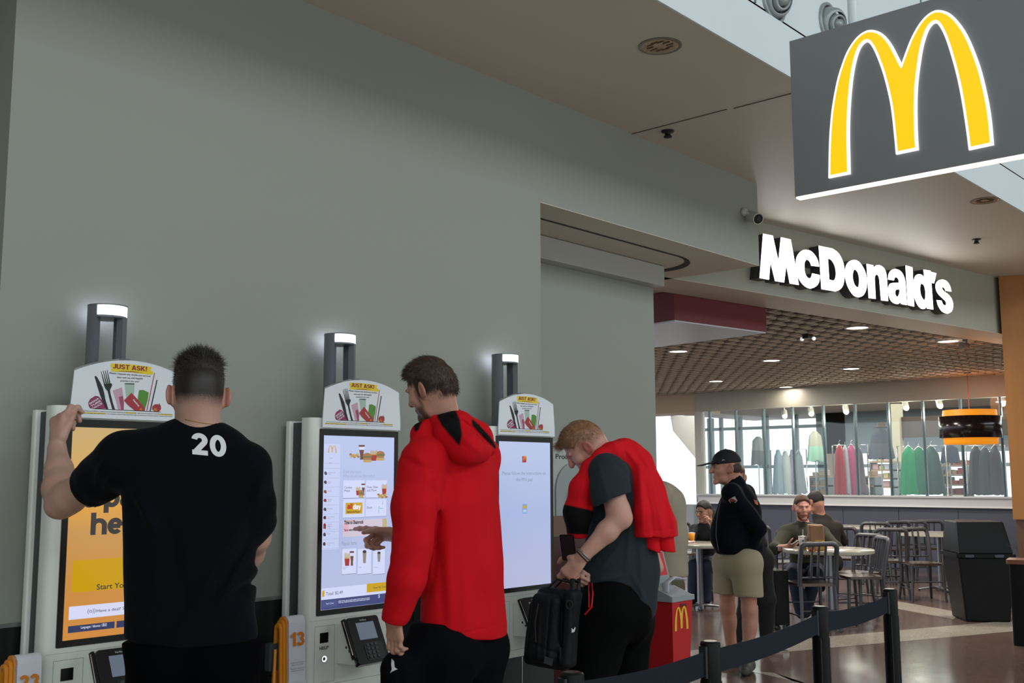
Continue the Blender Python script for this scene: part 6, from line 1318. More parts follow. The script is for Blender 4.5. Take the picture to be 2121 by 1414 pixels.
# ---------------------------------------------------------------- furniture
STEEL = mat('chair_steel', '4c4c51', .42, metal=.5); SEATM = mat('chair_seat', '574a44', .25, metal=.5); TT = mat('table_laminate', 'a9a49a', .15); TE = mat('table_edge', 'b9b8a8', .4); PED = mat('pedestal_steel', '7a7b80', .35, metal=.8)
def make_chair():
    t = thing('slat_back_chair', 'x', 'chair')
    m = MB(); V = []; 
    m.rbox((-.20, -.20, .435), (.20, .20, .462), .05, SEATM, axis=2); m.build('seat', t)
    for sx in (-1, 1):
        m = MB(); m.tube([(sx*.185, .185, .44), (sx*.19, .195, .22), (sx*.205, .21, 0)], [.022, .019, .016], STEEL, n=8); m.build('leg', t)
        m = MB(); m.tube([(sx*.175, -.185, .44), (sx*.18, -.205, .22), (sx*.20, -.25, 0)], [.022, .019, .016], STEEL, n=8); m.build('leg', t)
    m = MB(); P = [(-.185, -.185, .44), (-.19, -.21, .62), (-.185, -.25, .80)]+[(-.185+.05*(1-math.cos(a)), -.255-.004, .80+.05*math.sin(a)) for a in (.5, 1.0, 1.57)]+[(.185-.05*(1-math.cos(a)), -.259, .80+.05*math.sin(a)) for a in (1.57, 1.0, .5)]+[(.185, -.25, .80), (.19, -.21, .62), (.185, -.185, .44)]
    m.tube(P, .025, STEEL, n=8, flat=(1, 1)); m.build('back_frame', t)
    for x in (-.07, 0, .07): m = MB(); m.tube([(x, -.20, .52), (x, -.222, .68), (x, -.256, .845)], .016, STEEL, n=6, flat=(.5, 1.6)); m.build('slat', t)
    m = MB(); m.tube([(-.185, -.198, .52), (.185, -.198, .52)], .010, STEEL, n=6); m.build('lower_rail', t)
    m = MB(); 
    for a, b in (((-.193, .2, .15), (-.186, -.215, .15)), ((.193, .2, .15), (.186, -.215, .15)), ((-.19, .2, .24), (.19, .2, .24)), ((-.186, -.21, .20), (.186, -.21, .20))): m.tube([a, b], .009, STEEL, n=6)
    m.build('stretcher', t)
    return t
CH = make_chair(); first = [True]
def place_chair(px, py, ang, label, dep=None):            # ang: direction it faces in degrees from our right, counter-clockwise as seen from above
    p = onZ(px, py, 0) if dep is None else at(px, 1100, dep); fd = RX_*math.cos(math.radians(ang))+FX_*math.sin(math.radians(ang)); rz = math.atan2(fd[1], fd[0])-PI/2
    if first[0]: first[0] = False; CH.location = (p[0], p[1], 0); CH.rotation_euler = (0, 0, rz); CH['label'] = label; CH['group'] = 'slat-backed metal chairs'; return CH
    return copy_tree(CH, (p[0], p[1], 0), rz, label)
place_chair(1681, 1302, 98, 'grey metal chair seen from the back, in front of the bearded man\'s round table')
place_chair(1785, 1282, 182, 'grey metal chair seen from the side, facing left at the right of the round table')
for a in ((1770, 11.9, 215, 'metal chair behind the round table, its slats turned to us'), (1752, 14.0, 60, 'metal chair beyond the round table, nearest the man in brown jacket'), (1811, 15.3, 75, 'metal chair at the long back table, second from its left end'), (1840, 15.6, 100, 'metal chair at the long back table, right of the pair'), (1838, 13.6, 80, 'empty metal chair halfway between round table and low wall'),
          (1890, 15.8, 70, 'metal chair left of the square back table against the grey low wall'), (1921, 15.9, 75, 'metal chair behind the square back table'), (1986, 16.0, 90, 'metal chair half hidden by the black bin lid'), (1905, 13.2, 270, 'metal chair facing us in front of the square back table'), (1432, 15.0, 300, 'metal chair by the bright window behind the phone caller'), (1620, 13.4, 100, 'metal chair left behind the bearded man'), (1562, 14.4, 80, 'metal chair in the gap beside the capped man')):
    place_chair(a[0], 0, a[2], a[3], a[1])
def table(x, y, r, z, label, round_=True, foot=.26, w=None):
    t = thing('pedestal_table', label, 'table', (x, y, 0), group='pedestal tables in the dining area')
    m = MB()
    if round_: m.lathe([(0, z), (r-.004, z), (r, z-.004)], TT, n=48); m.lathe([(r, z-.004), (r, z-.034), (r-.01, z-.038), (0, z-.038)], TE, n=48)
    else: m.rbox((-w[0]/2, -w[1]/2, z-.038), (w[0]/2, w[1]/2, z-.003), .03, TE, axis=2); m.rbox((-w[0]/2+.003, -w[1]/2+.003, z-.003), (w[0]/2-.003, w[1]/2-.003, z), .03, TT, axis=2)
    m.build('table_top', t)
    m = MB(); m.tube([(0, 0, .03), (0, 0, z-.038)], .038, PED, n=14); m.lathe([(.038, z-.05), (.16, z-.04), (.16, z-.038)], PED); m.build('column', t)
    for k in range(4):
        a = k*PI/2+.6; m = MB(); m.tube([(.03*math.cos(a), .03*math.sin(a), .045), (foot*.6*math.cos(a), foot*.6*math.sin(a), .035), (foot*math.cos(a), foot*math.sin(a), .022)], [.03, .026, .02], PED, n=8, flat=(.6, 1.2)); m.tube([(foot*.97*math.cos(a), foot*.97*math.sin(a), .0), (foot*.97*math.cos(a), foot*.97*math.sin(a), .02)], .014, MBLK, n=8); m.build('foot', t)
    return t
t1 = at(1716, 1141, 11.05); TZ1 = .77; table(t1[0], t1[1], .455, TZ1, 'round beige-edged table of the bearded man')
t2 = at(1448, 1125, 12.45); table(t2[0], t2[1], .44, .745, 'round pedestal table with an orange cup, left of the capped man')
t3 = at(1945, 1105, 14.3); table(t3[0], t3[1], 0, .76, 'square table in front of the grey low wall, left of the black bin', False, .3, (.75, .75)); 
t4 = at(1800, 1092, 16.2); o = table(t4[0], t4[1], 0, .76, 'long beige table against the grey low wall', False, .25, (.6, 1.6))
# things on the tables
def on_t(px, py, z): p = onZ(px, py, z); return float(p[0]), float(p[1]), z+.0008
x, y, z = on_t(1432, 1122, .745); t = thing('drink_cup', 'orange paper cup on the table of the phone caller', 'cup', (x, y, z)); m = MB(); m.lathe([(0, 0), (.033, 0), (.046, .105), (.043, .105), (.03, .004)], mat('cup_orange', 'e08a18', .5)); m.build('cup', t)
m = MB(); m.lathe([(.047, .103), (.047, .108), (0, .112)], mat('lid_white', 'd8d4cc', .4)); m.build('lid', t)
x, y, z = on_t(1424, 1124, .745); t = thing('food_wrapper', 'crumpled pink white wrapper beside the orange cup', 'wrapper', (x, y, z)); S = Sdf(.006); S.rbx((0, 0, .012), (.08, .06, .010), None, .008); S.wav(4, 5, 60, .004); S.mesh('paper', mat('wrap_paper', 'c8b4b0', .6), t)
x, y, z = on_t(1664, 1139, TZ1); t = thing('drink_cup', 'white paper cup with a straw in front of the bearded man', 'cup', (x, y, z)); m = MB(); m.lathe([(0, 0), (.031, 0), (.045, .135), (.042, .135), (.03, .004)], mat('cup_white', 'c9c6c0', .5)); m.lathe([(.0325, .004), (.035, .04)], mat('cup_gold', 'c8901c', .5)); 
for a, zz_ in ((3.6, .09), (4.2, .06), (4.9, .1), (3.9, .045)): m.box((.041*math.cos(a)-.006, .041*math.sin(a)-.006, zz_), (.041*math.cos(a)+.006, .041*math.sin(a)+.006, zz_+.014), mat('cup_mark', '4a3030', .5))
m.build('cup', t); m = MB(); m.lathe([(.047, .133), (.047, .139), (0, .145)], mat('lid_white', 'd8d4cc', .4)); m.build('lid', t); m = MB(); m.tube([(0, 0, .12), (.004, 0, .205)], .0035, mat('straw', 'e0dcd8', .5), n=6); m.build('straw', t)
x, y, z = on_t(1691, 1140, TZ1); t = thing('paper_bag', 'brown paper takeaway bag standing on the round table', 'bag', (x, y, z)); KR = mat('kraft', '8a6344', .7, bump=(30, .4)); KY_ = mat('kraft_yellow', 'b8892a', .6)
S = Sdf(.007); S.rbx((0, 0, .13), (.075, .05, .13), (RX_, FX_, ZZ), .012, .01); S.wav(3, 6, 40, .004); b = S.mesh('bag', [KR, KY_], t); paint(b, [(1, lambda c: (c[:, 2] < .11) & ((c@RX_) > -.02))])
x, y, z = on_t(1682, 1143, TZ1); t = thing('fries_carton', 'small red carton in front of the cup on the round table', 'carton', (x, y, z)); m = MB(frame_T((0, 0, 0), tuple(RX_), tuple(FX_), (0, 0, 1))); m.prism([(-.03, -.015), (.03, -.015), (.035, .015), (-.035, .015)], 0, .03, mat('carton_red', 'c02a18', .5)); m.prism([(-.02, -.016), (.02, -.016), (.02, -.0145), (-.02, -.0145)], .005, .022, mat('carton_gold', 'd8a020', .5)); m.build('carton', t)
x, y, z = on_t(1738, 1137, TZ1); t = thing('paper_sheet', 'white paper sheet lying near the bearded man\'s left elbow', 'paper', (x-.15, y, z)); m = MB(); m.box((-.09, -.07, 0), (.09, .07, .002), mat('white_paper', 'ccc8c4', .6)); m.build('sheet', t)

# black litter bins
BINM = mat('bin_black', '050609', .5, spec=.22); BINE = mat('bin_edge', '3c3f46', .3, metal=.5)
def litter_bin(px, pyf, label, w_=.56, second=False):
    p = onZ(px, pyf, 0); t = thing('litter_bin', label, 'bin', (float(p[0]), float(p[1]), 0), rz=math.atan2(RX_[1], RX_[0])+math.radians(-6), group='black litter bins')
    m = MB(); b0, b1 = w_*.40, w_*.5; V = [(-b0, 0, 0), (b0, 0, 0), (b0, .5, 0), (-b0, .5, 0), (-b1, -.03, .66), (b1, -.03, .66), (b1, .55, .66), (-b1, .55, .66)]
    m.add(V, [(0,3,2,1),(4,5,6,7),(0,1,5,4),(1,2,6,5),(2,3,7,6),(3,0,4,7)], BINM); m.build('body', t, bevel=.015)
    m = MB(); m.rbox((-b1-.02, -.05, .661), (b1+.02, .57, .70), .02, BINM, axis=2); 
    m.build('rim', t)
    for x in (-b1*.62, b1*.45): m = MB(); m.rbox((x-.045, -.062, .665), (x+.045, -.0505, .695), .008, BINE, axis=1); m.build('latch', t)
    m = MB(); V = [(-b1, -.03, .701), (b1, -.03, .701), (b1, .55, .701), (-b1, .55, .701), (-b1*.92, .06, 1.03), (b1*.80, .06, 1.03), (b1*.80, .50, 1.03), (-b1*.92, .50, 1.03)]
    m.add(V, [(0,3,2,1),(4,5,6,7),(0,1,5,4),(1,2,6,5),(2,3,7,6),(3,0,4,7)], BINM); m.build('hood', t, bevel=.012)
    m = MB(); m.tube([(-b1*.98, -.028, .705), (-b1*.91, .058, 1.032)], .004, BINE, n=6); m.build('edge_trim', t)
    return t
litter_bin(2048, 1288, 'large black litter bin with a sloped hood, left of the wood wall')
p = onZ(2135, 1335, 0); t = thing('planter', 'tall black planter with a small plant at the right edge of the photo', 'planter', (float(p[0]), float(p[1]), 0), rz=.2)
m = MB(); m.rbox((-.13, -.13, 0), (.13, .13, .72), .02, BINM, axis=2); m.build('pot', t); m = MB(); m.rbox((-.15, -.15, .721), (.15, .15, .76), .02, mat('planter_rim', '7a4a34', .4), axis=2); m.build('rim', t)
m = MB(); LF = mat('leaf_green', '3f4a30', .6)
for k in range(16):
    a = k*2.4; h_ = .10+.02*(k % 6); x, y = .05*math.cos(a), .05*math.sin(a); m.add([(x, y, .76), (x*2-.015, y*2, .76+h_), (x*3.2, y*3.2, .76+h_*1.35), (x*2+.015, y*2, .76+h_)], [(0,1,2,3)], LF)
m.build('leaves', t)

# queue barrier: posts, each with the belt it feeds
PB = mat('post_black', '040507', .5, spec=.22); BELT = mat('belt_grey', '18202a', .85, spec=.2, bump=(300, .2))
posts = [onZ(1185, 1391, .985), onZ(1471, 1327, .985), onZ(1698, 1255, .985), onZ(1843, 1219, .985)]
names = ['black queue post at the lower edge below the bag, first of the row', 'black queue post in front of the capped man, second of the row', 'black queue post in front of the round table, third of the row', 'black queue post farthest right, last of the row']
for i, p in enumerate(posts):
    t = thing('queue_post', names[i], 'queue post', (float(p[0]), float(p[1]), 0), rz=math.radians(0), group='queue posts with belts')
    nx = (posts[i+1] if i < 3 else p+(p-posts[i-1]))-p; 
    m = MB(); m.lathe([(0, .985), (.024, .985), (.031, .982), (.033, .978), (.033, .88), (.0325, .86)], PB, n=28); m.build('cassette_head', t)
    m = MB(); m.tube([(0, 0, .02), (0, 0, .87)], .0315, PB, n=24); 
    for a in range(4): q = a*PI/2+.4; m.tube([(.0315*math.cos(q), .0315*math.sin(q), .02), (.0315*math.cos(q), .0315*math.sin(q), .86)], .004, mat('post_groove', '060708', .5), n=6)
    m.build('pole', t)
    m = MB(); m.lathe([(0, .03), (.06, .028), (.17, .012), (.175, 0)], PB, n=32); m.build('base', t)
    a_ = -FX_-RX_*.35; 
    m = MB(); cl = nz(-RX_*.75-FX_*.66); m.T = frame_T(tuple(cl*.031), tuple(nz(np.cross(ZZ, cl))), (0, 0, 1), tuple(cl)); m.rbox((-.016, .872, 0), (.016, .972, .012), .005, mat('belt_clip', '15171b', .4), axis=1)
    for k in range(14): m.box((-.010, .88+k*.006, .0118), (.010, .883+k*.006, .0135), BINE)
    m.build('belt_clip', t)
    m = MB(); m.lathe([(0, .9856), (.022, .9856)], mat('post_cap', '3a3a34', .3, metal=.6)); m.build('cap_disc', t)
    if i < 3:
        L_ = float(np.linalg.norm(nx[:2])); u_ = nx/np.linalg.norm(nx[:2]); n_ = 12; V = []; th = .0012; nn = V3(-u_[1], u_[0], 0)
        for k in range(n_+1):
            s_ = .033+(L_-.066)*k/n_; sag = -.012*math.sin(PI*k/n_)
            for zz_ in (.878, .955):
                for o_ in (-th, th): V.append(tuple(u_*s_+nn*o_+V3(0, 0, zz_+sag+u_[2]*0)))
        m = MB(); F = []
        for k in range(n_): b = 4*k; F += [(b, b+4, b+6, b+2), (b+1, b+3, b+7, b+5), (b+2, b+6, b+7, b+3), (b, b+1, b+5, b+4)]
        m.add([(v[0], v[1], v[2]) for v in V], F, BELT, False); m.build('belt', t)
# tall red box with grey lid
RB = mat('red_box', 'b5101a', .35, spec=.4); GB = mat('grey_lid', '8e979c', .45)
c0 = at(1392, 1247, 6.25); ztop = float(c0[2]); x0, y0 = float(c0[0]), float(c0[1]); x1 = float(onY(1434, 1236, y0)[0]); wX = x1-x0; dY = .25
t = thing('red_collection_box', 'tall red tapered box with grey lid and yellow arches beside the bending person', 'box', (x0, y0, 0))
m = MB(); V = [(.0, .0, 0), (wX*.62, 0, 0), (wX*.62, dY, 0), (0, dY, 0), (0, 0, ztop), (wX, 0, ztop), (wX, dY, ztop), (0, dY, ztop)]
m.add(V, [(0,3,2,1),(4,5,6,7),(0,1,5,4),(1,2,6,5),(2,3,7,6),(3,0,4,7)], RB); m.rbox((wX*.38, -.0015, ztop-.035), (wX*.68, .001, ztop-.018), .003, mat('slot_dark_red', '5a0a10', .5), axis=1) if False else m.box((wX*.38, -.0015, ztop-.035), (wX*.68, -.0005, ztop-.018), mat('slot_dark_red', '5a0a10', .5)); m.build('casing', t, bevel=.006)
m = MB(frame_T((0, 0, 0), (1, 0, 0), (0, 0, 1), (0, -1, 0))); a_ = onY(1397, 1307, y0); hA = float(onY(1415, 1256, y0)[2]-onY(1415, 1305, y0)[2]); arches(m, .018, float(a_[2]), hA, .001, .004, mat('arches_yellow', 'e8b830', .4), .95); m.build('arches', t)
m = MB(); m.rbox((-.012, -.012, ztop), (wX+.012, dY+.02, ztop+.028), .01, GB, axis=2); V = [(0, 0, ztop+.0282), (wX, 0, ztop+.0282), (wX, .13, ztop+.0282), (0, .13, ztop+.0282), (0, .128, ztop+.075), (wX, .128, ztop+.075)]; m.add(V, [(0,1,5,4),(1,2,5),(3,0,4),(2,3,4,5)], GB); m.build('lid', t)
m = MB(); m.box((.01, dY+.022, 0), (wX*.7, dY+.05, ztop+.1), GB); m.build('back_post', t)
hx = lambda x, y, yy: float(onY(x, y, yy)[2]); zt2 = hx(1370, 1140, y0+dY-.1)
m = MB(); V = [(0, .13, ztop+.0285), (wX, .13, ztop+.0285), (wX, dY, ztop+.0285), (0, dY, ztop+.0285), (0, .20, zt2), (wX, .20, zt2), (wX, dY, zt2), (0, dY, zt2)]; m.add(V, [(0,3,2,1),(4,5,6,7),(0,1,5,4),(1,2,6,5),(2,3,7,6),(3,0,4,7)], GB); m.build('display_wedge', t, bevel=.008)
e2 = V3(0, .07, zt2-ztop-.0285); L2_ = np.linalg.norm(e2); e2 = e2/L2_; nn = np.cross([1, 0, 0], e2); m = MB(frame_T((0, .13, ztop+.0285), (1, 0, 0), tuple(e2), tuple(nn))); m.rect(.02, L2_*.42, wX-.02, L2_*.95, .001, mat('label_red', 'c8202c', .35)); m.build('label', t)
m = MB(); m.tube([(.03, .06, ztop+.05), (.04, .07, ztop+.10), (wX*.6, .08, ztop+.125), (wX+.06, .09, ztop+.105)], [.012, .018, .018, .010], mat('tissue', 'b9bec8', .6), n=10, flat=(.5, 1.6)); m.build('handle', t)

# ---------------------------------------------------------------- people further back
def simple(name_label, J, skin, top, topcol, legm, hairm, vox=.008, beard=0, cap=None, extras=None, facing=None, tint_k=1, skirt=None, hairlen=.014, toprad=1.0, sleeves=True, legrad=(.09, .065, .045), shorts=None, shoes='shoe_black', hairfull=False):
    t = thing('person', name_label, 'person', (float(J['pelvis'][0]), float(J['pelvis'][1]), 0)); o0 = V3(*t.location)
    S = Sdf(vox*.75); T, Fm = head(S, J['head'], J['fwd'], J.get('up', ZZ), J.get('hs', 1.0)); nb = J['neck']; S.cap(T(0, -.03, -.05), nb, .056, .062, .03)
    S.cap(nb-ZZ*.06, J['pelvis'], .09, .11, .05)
    for s_, sd in (('l', -1), ('r', 1)):
        if 'el'+s_ in J:
            S.chain([J['sh'+s_], J['el'+s_], J['wr'+s_]], [.048, .041, .027], .02)
            hd = nz(J.get('hd'+s_, J['wr'+s_]-J['el'+s_])); hand(S, J['wr'+s_], hd, nz(J.get('hn'+s_, ZZ)), sd, curl=J.get('cu'+s_, (.4, .5, .6, .7)), thumb=(.6, .4))
        S.chain([J['hip'+s_], J['kn'+s_], J['an'+s_]], legrad, .03); S.ell(J['kn'+s_]+(J['an'+s_]-J['kn'+s_])*.3-nz(J['fwd']*V3(1, 1, 0))*.012, (.052, .052, .09), None, .03)
    hc = np.array(J['head'])
    def tint(V):
        q = (V-hc)@Fm.T; o = np.zeros((len(V), 3)); r = np.linalg.norm(q, axis=1) < .16
        be = np.clip((-q[:, 2]-.045)/.015, 0, 1)*np.clip((q[:, 1]-.02)/.02, 0, 1)*beard*(1-((q[:, 1] > .085) & (q[:, 2] > -.078) & (q[:, 2] < -.060))); brow = np.exp(-((q[:, 2]-.02)/.006)**2)*np.clip((q[:, 1]-.07)/.01, 0, 1)*.7; eye = np.exp(-((q[:, 2]-.0)/.005)**2)*(q[:, 1] > .07)*(np.abs(np.abs(q[:, 0])-.031) < .013)*.85
        side = np.clip((q[:, 2]+.045)/.03, 0, 1)*np.clip((.035-q[:, 1])/.02, 0, 1)*.8*(np.abs(q[:, 0]) < .08)*(1 if hairm else .5)
        o[:, 0] = np.maximum.reduce([be, brow, eye, side])*r; o[:, 1] = ((q[:, 1] > .088)*np.exp(-((q[:, 2]+.068)/.008)**2)*(np.abs(q[:, 0]) < .022)+(np.abs(q[:, 0]) > .0775)*.4)*r; return o
    body = S.mesh('body', skin, t, tint, loc=o0)
    hs_ = J.get('hs', 1.0)
    if hairm and not cap:
        H = Sdf(vox*.75); H.ell(T(0, -.006, .018), np.array((.079, .099, .102))*hs_, Fm, .02); H.ell(T(0, .02, .05), np.array((.064, .08, .06))*hs_, Fm, .03)
        if hairfull: H.ell(T(0, -.03, -.06), np.array((.075, .06, .09))*hs_, Fm, .03)
        H.clip(T(0, .05, .022), nz(Fm[1]*.95-Fm[2]*.65)); H.clip(T(0, 0, -.05 if not hairfull else -.2), nz(-Fm[2])); H.ell(T(.085, .015, -.010), np.array((.03, .036, .042))*hs_, Fm, .01, sub=True); H.ell(T(-.085, .015, -.010), np.array((.03, .036, .042))*hs_, Fm, .01, sub=True); H.wav(6, 8, 90, .002); H.mesh('hair', hairm, t, loc=o0)
    if cap:
        H = Sdf(.006); H.ell(T(0, -.006, .028), np.array((.083, .103, .092))*hs_, Fm, .02); H.clip(T(0, .0, .022), nz(-Fm[2]-Fm[1]*.05)); H.rbx(T(0, .130, .028), (.062*hs_, .066*hs_, .005), (Fm[0], nz(Fm[1]-Fm[2]*.18), nz(Fm[2]+Fm[1]*.18)), .004, .012); H.ell(T(0, -.006, .120), np.array((.008, .008, .006))*hs_, Fm, .004); H.mesh('cap', cap, t, loc=o0)
        m = MB(); q = T(-.086, .03, .045)-o0; m.tube([tuple(q), tuple(q+Fm[1]*.012+Fm[2]*.006), tuple(q+Fm[1]*.022-Fm[2]*.004)], .003, mat('cap_mark', 'a8a8ac', .5), n=5); m.build('cap_mark', t)
        H = Sdf(.006); H.ell(T(0, -.035, -.01), np.array((.0775, .072, .055))*hs_, Fm, .01); H.clip(T(0, .02, 0), Fm[1]); H.mesh('hair', mat('hair_short_brown', '3a2a22', .7), t, loc=o0)
    C = Sdf(vox); tr = toprad; C.cap(J['shl'], J['shr'], .075*tr, .075*tr, .05); C.cap(nb-ZZ*.02, J['chest'], .08, .135*tr, .06); C.cap(J['chest'], J['belly'], .135*tr, .145*tr, .06); C.cap(J['belly'], J['waist'], .14*tr, .15*tr, .05)
    for s_ in 'lr':
        if 'el'+s_ in J: e = J['el'+s_]+(J['wr'+s_]-J['el'+s_])*J.get('slv', .85); C.chain([J['sh'+s_], J['el'+s_], e], [.072*tr, .062*tr, .046*tr], .03)
    C.cap(nb-ZZ*.01, nb+(hc-nb)*.30, .066, .062, .02); C.cap(nb+(hc-nb)*.18, hc, .057, .07, .006, sub=True)
    if extras: extras(C, J)
    C.clip(J['waist']-ZZ*.03, -ZZ, .01); C.wav(hash(topcol) % 97 if False else len(name_label), 6, 18, .005); g = C.mesh(top, topcol, t, loc=o0)
    K = Sdf(vox); r0, r1, r2 = [q*1.18 for q in legrad]; K.cap(J['hipl'], J['hipr'], .125, .125, .05); K.cap(J['waist'], J['pelvis'], .12, .13, .05)
    for s_ in 'lr':
        if shorts: kn = J['hip'+s_]+(J['kn'+s_]-J['hip'+s_])*shorts; K.cap(J['hip'+s_], kn, .115, .112, .03)
        else: K.chain([J['hip'+s_], J['kn'+s_], J['an'+s_]], [r0, r1, r2*1.15], .03)
    if shorts: K.clip(J['hipl']+(J['knl']-J['hipl'])*shorts, -ZZ, .006)
    K.clip(J['waist']+ZZ*.02, ZZ); K.clip(V3(0, 0, .04), -ZZ); K.wav(5, 6, 20, .005); K.mesh('shorts' if shorts else 'trousers', legm, t, loc=o0)
    return t, o0, g, body, T, Fm
SKB = skin_mat('skin_ruddy', 'b98672', '5a3322', '9c5a4a'); SKD = skin_mat('skin_tan', '9a7058', '1a1412', '8a5044')
# man in the cap
P = lambda x, y, d=8.5: at(x, y, d)
F0 = nz(-RX_*.96-FX_*.1); Jc = dict(head=P(1504, 966), hs=1.14, fwd=nz(-RX_-FX_*.08-ZZ*.06), neck=P(1524, 1000), chest=P(1530, 1045), belly=P(1520, 1095), waist=P(1523, 1138), pelvis=P(1528, 1160), shl=P(1515, 1022, 8.36), shr=P(1545, 1022, 8.66),
  ell=P(1572, 1095, 8.35), wrl=P(1540, 1150, 8.44), hdl=nz(-ZZ-RX_*.8+FX_*.5), elr=P(1560, 1090, 8.72), wrr=P(1528, 1138, 8.68), hipl=P(1546, 1165, 8.40), hipr=P(1506, 1165, 8.6), knl=V3(*P(1552, 1262, 8.40)), knr=V3(*P(1506, 1255, 8.62)), anl=V3(*P(1550, 1352, 8.38)), anr=V3(*P(1516, 1342, 8.66)), slv=1.0)
for k in ('anl', 'anr'): Jc[k][2] = .10
NV = mat('jacket_navy', '080b14', .9, spec=.1, sheen=.05); KH = mat('shorts_khaki', '9c8f76', .85)
def exc(C, J): C.cap(P(1508, 1112, 8.45), P(1515, 1085, 8.5), .135, .12, .05); C.cap(P(1515, 1055, 8.45), P(1510, 1100, 8.5), .11, .13, .05); C.cap(P(1548, 1060, 8.5), P(1550, 1130, 8.5), .11, .12, .05)
tc, oc, gc, bc_, Tc, Fc = simple('person in navy jacket, black cap and khaki shorts standing with a hand in pocket', Jc, SKB, 'jacket', NV, KH, True, vox=.008, cap=mat('cap_black', '0b0d13', .8), extras=exc, shorts=.72, legrad=(.084, .058, .043), toprad=1.02)
prj = on_surface(gc, Vector(FX_))
m = MB(); pj = lambda q, off=.003: [prj(tuple(P(x, y, 8.2)-oc), off) for x, y in q]
m.add(pj([(1514,1036),(1520,1031),(1526,1028),(1532,1037),(1529,1041),(1518,1042)]), [(0,1,2,3,4,5)], mat('crest_pale', 'b8a8a8', .6)); m.add(pj([(1516,1037),(1522,1033),(1529,1037),(1522,1040)], .005), [(0,1,2,3)], mat('crest_red', '8c3038', .6)); m.build('chest_badge', tc)
m = MB(); m.add(pj([(1573,1035),(1578,1037),(1577,1045),(1575,1044)]), [(0,1,2,3)], mat('patch_red', 'b0402c', .6)); m.add(pj([(1578,1037),(1584,1037),(1583,1046),(1577,1045)]), [(0,1,2,3)], mat('patch_green', '2c6a4c', .6)); m.add(pj([(1578,1041),(1583,1041),(1582,1047),(1578,1046)], .005), [(0,1,2,3)], mat('patch_orange', 'd8683c', .6)); m.build('sleeve_patch', tc)
m = MB(); m.tube(pj([(1493,1036),(1489,1050),(1484,1080),(1483,1110),(1488,1140)], .002), .003, mat('zip_metal2', '50545c', .4, metal=.6), n=5); m.build('zip', tc)
for k, s_ in (('anl', -1), ('anr', 1)):
    Z_ = Sdf(.006); fd = nz(-RX_*.35-FX_*.9) if k == 'anl' else nz(-RX_*.95-FX_*.2); a = Jc[k]; Z_.chain([V3(a[0], a[1], .05)-fd*.05, V3(a[0], a[1], .055)+fd*.03, V3(a[0], a[1], .04)+fd*.14, V3(a[0], a[1], .034)+fd*.19], [.045, .05, .045, .036], .02); Z_.cap(V3(a[0], a[1], .06), V3(a[0], a[1], .095), .046, .044, .02); Z_.clip(V3(0, 0, .003), -ZZ); Z_.wav(3, 5, 70, .0015)
    o = Z_.mesh('shoe', [mat('shoe_olive', '3c3e38', .7), mat('shoe_sole', '24241f', .6)], tc, loc=oc); paint(o, [(1, lambda c: c[:, 2] < .018)])
    Z_ = Sdf(.006); Z_.cap(V3(a[0], a[1], .09), V3(a[0], a[1], .125), .049, .048, .01); Z_.mesh('sock', mat('sock_white', 'c8c6c2', .8), tc, loc=oc)
# person in beige coat bending behind the red jacket
P = lambda x, y, d=8.2: at(x, y, d)
Jb = dict(head=P(1318, 990), fwd=nz(-RX_*.8-ZZ*.6), up=nz(ZZ*.8-RX_*.6), neck=P(1350, 1003), chest=P(1374, 1045), belly=P(1378, 1110), waist=P(1378, 1185), pelvis=P(1378, 1205), shl=P(1368, 1025, 8.05), shr=P(1372, 1025, 8.35), ell=P(1345, 1110, 8.0), wrl=P(1320, 1150, 8.0), elr=P(1345, 1110, 8.4), wrr=P(1320, 1150, 8.4),
  hipl=P(1378, 1215, 8.1), hipr=P(1385, 1215, 8.3), knl=V3(*P(1380, 1330, 8.1)), knr=V3(*P(1392, 1330, 8.32)), anl=V3(*P(1380, 1420, 8.1)), anr=V3(*P(1394, 1420, 8.3)))
for k in ('anl', 'anr'): Jb[k][2] = .1
BG = mat('coat_beige', '9c9482', .85, bump=(12, .3)); OL = mat('trousers_olive', '55503c', .85)
simple('person in a beige coat leaning forward behind the red jacket', Jb, SKB, 'coat', BG, OL, mat('hair_grey', '4a4440', .7), vox=.009, toprad=1.18)
# caller at the left table
P = lambda x, y, d=13.0: at(x, y, d)
Jp = dict(head=P(1459, 1058), hs=1.08, fwd=nz(-RX_*.75-FX_*.62-ZZ*.15), neck=P(1466, 1083), chest=P(1462, 1105), belly=P(1462, 1130), waist=P(1464, 1150), pelvis=P(1464, 1160), shl=P(1478, 1095, 12.92), shr=P(1440, 1097, 13.05), ell=P(1484, 1122, 12.8), wrl=P(1475, 1092, 12.75), hdl=nz(ZZ-RX_*.2), hnl=nz(RX_), elr=P(1430, 1122, 12.85), wrr=P(1424, 1122, 12.65), hdr=nz(-RX_),
  hipl=P(1475, 1165, 13.0), hipr=P(1455, 1165, 13.0), knl=P(1462, 1172, 12.5), knr=P(1438, 1172, 12.5), anl=V3(*P(1462, 1240, 12.5)), anr=V3(*P(1436, 1240, 12.5)), slv=.9)
for k in ('anl', 'anr'): Jp[k][2] = .1
tp2, op, *_r2 = simple('seated person in dark top holding a phone to the ear at the left table', Jp, SKD, 'hoodie', mat('hoodie_dark', '12141c', .85), mat('jeans_blue', '1f2c44', .8), mat('hair_dark', '100e0e', .7), vox=.01, toprad=.86)
m = MB(); q = _r2[2](-.0, .088, .0)-op; Fq = _r2[3]
for s_ in (-1, 1): c_ = q+Fq[0]*s_*.031; m.tube([tuple(c_+Fq[0]*.022*math.cos(a)+Fq[2]*.016*math.sin(a)+Fq[1]*.012) for a in [2*PI*k/12 for k in range(12)]], .0022, MBLK, close=True, n=5)
m.build('glasses', tp2)
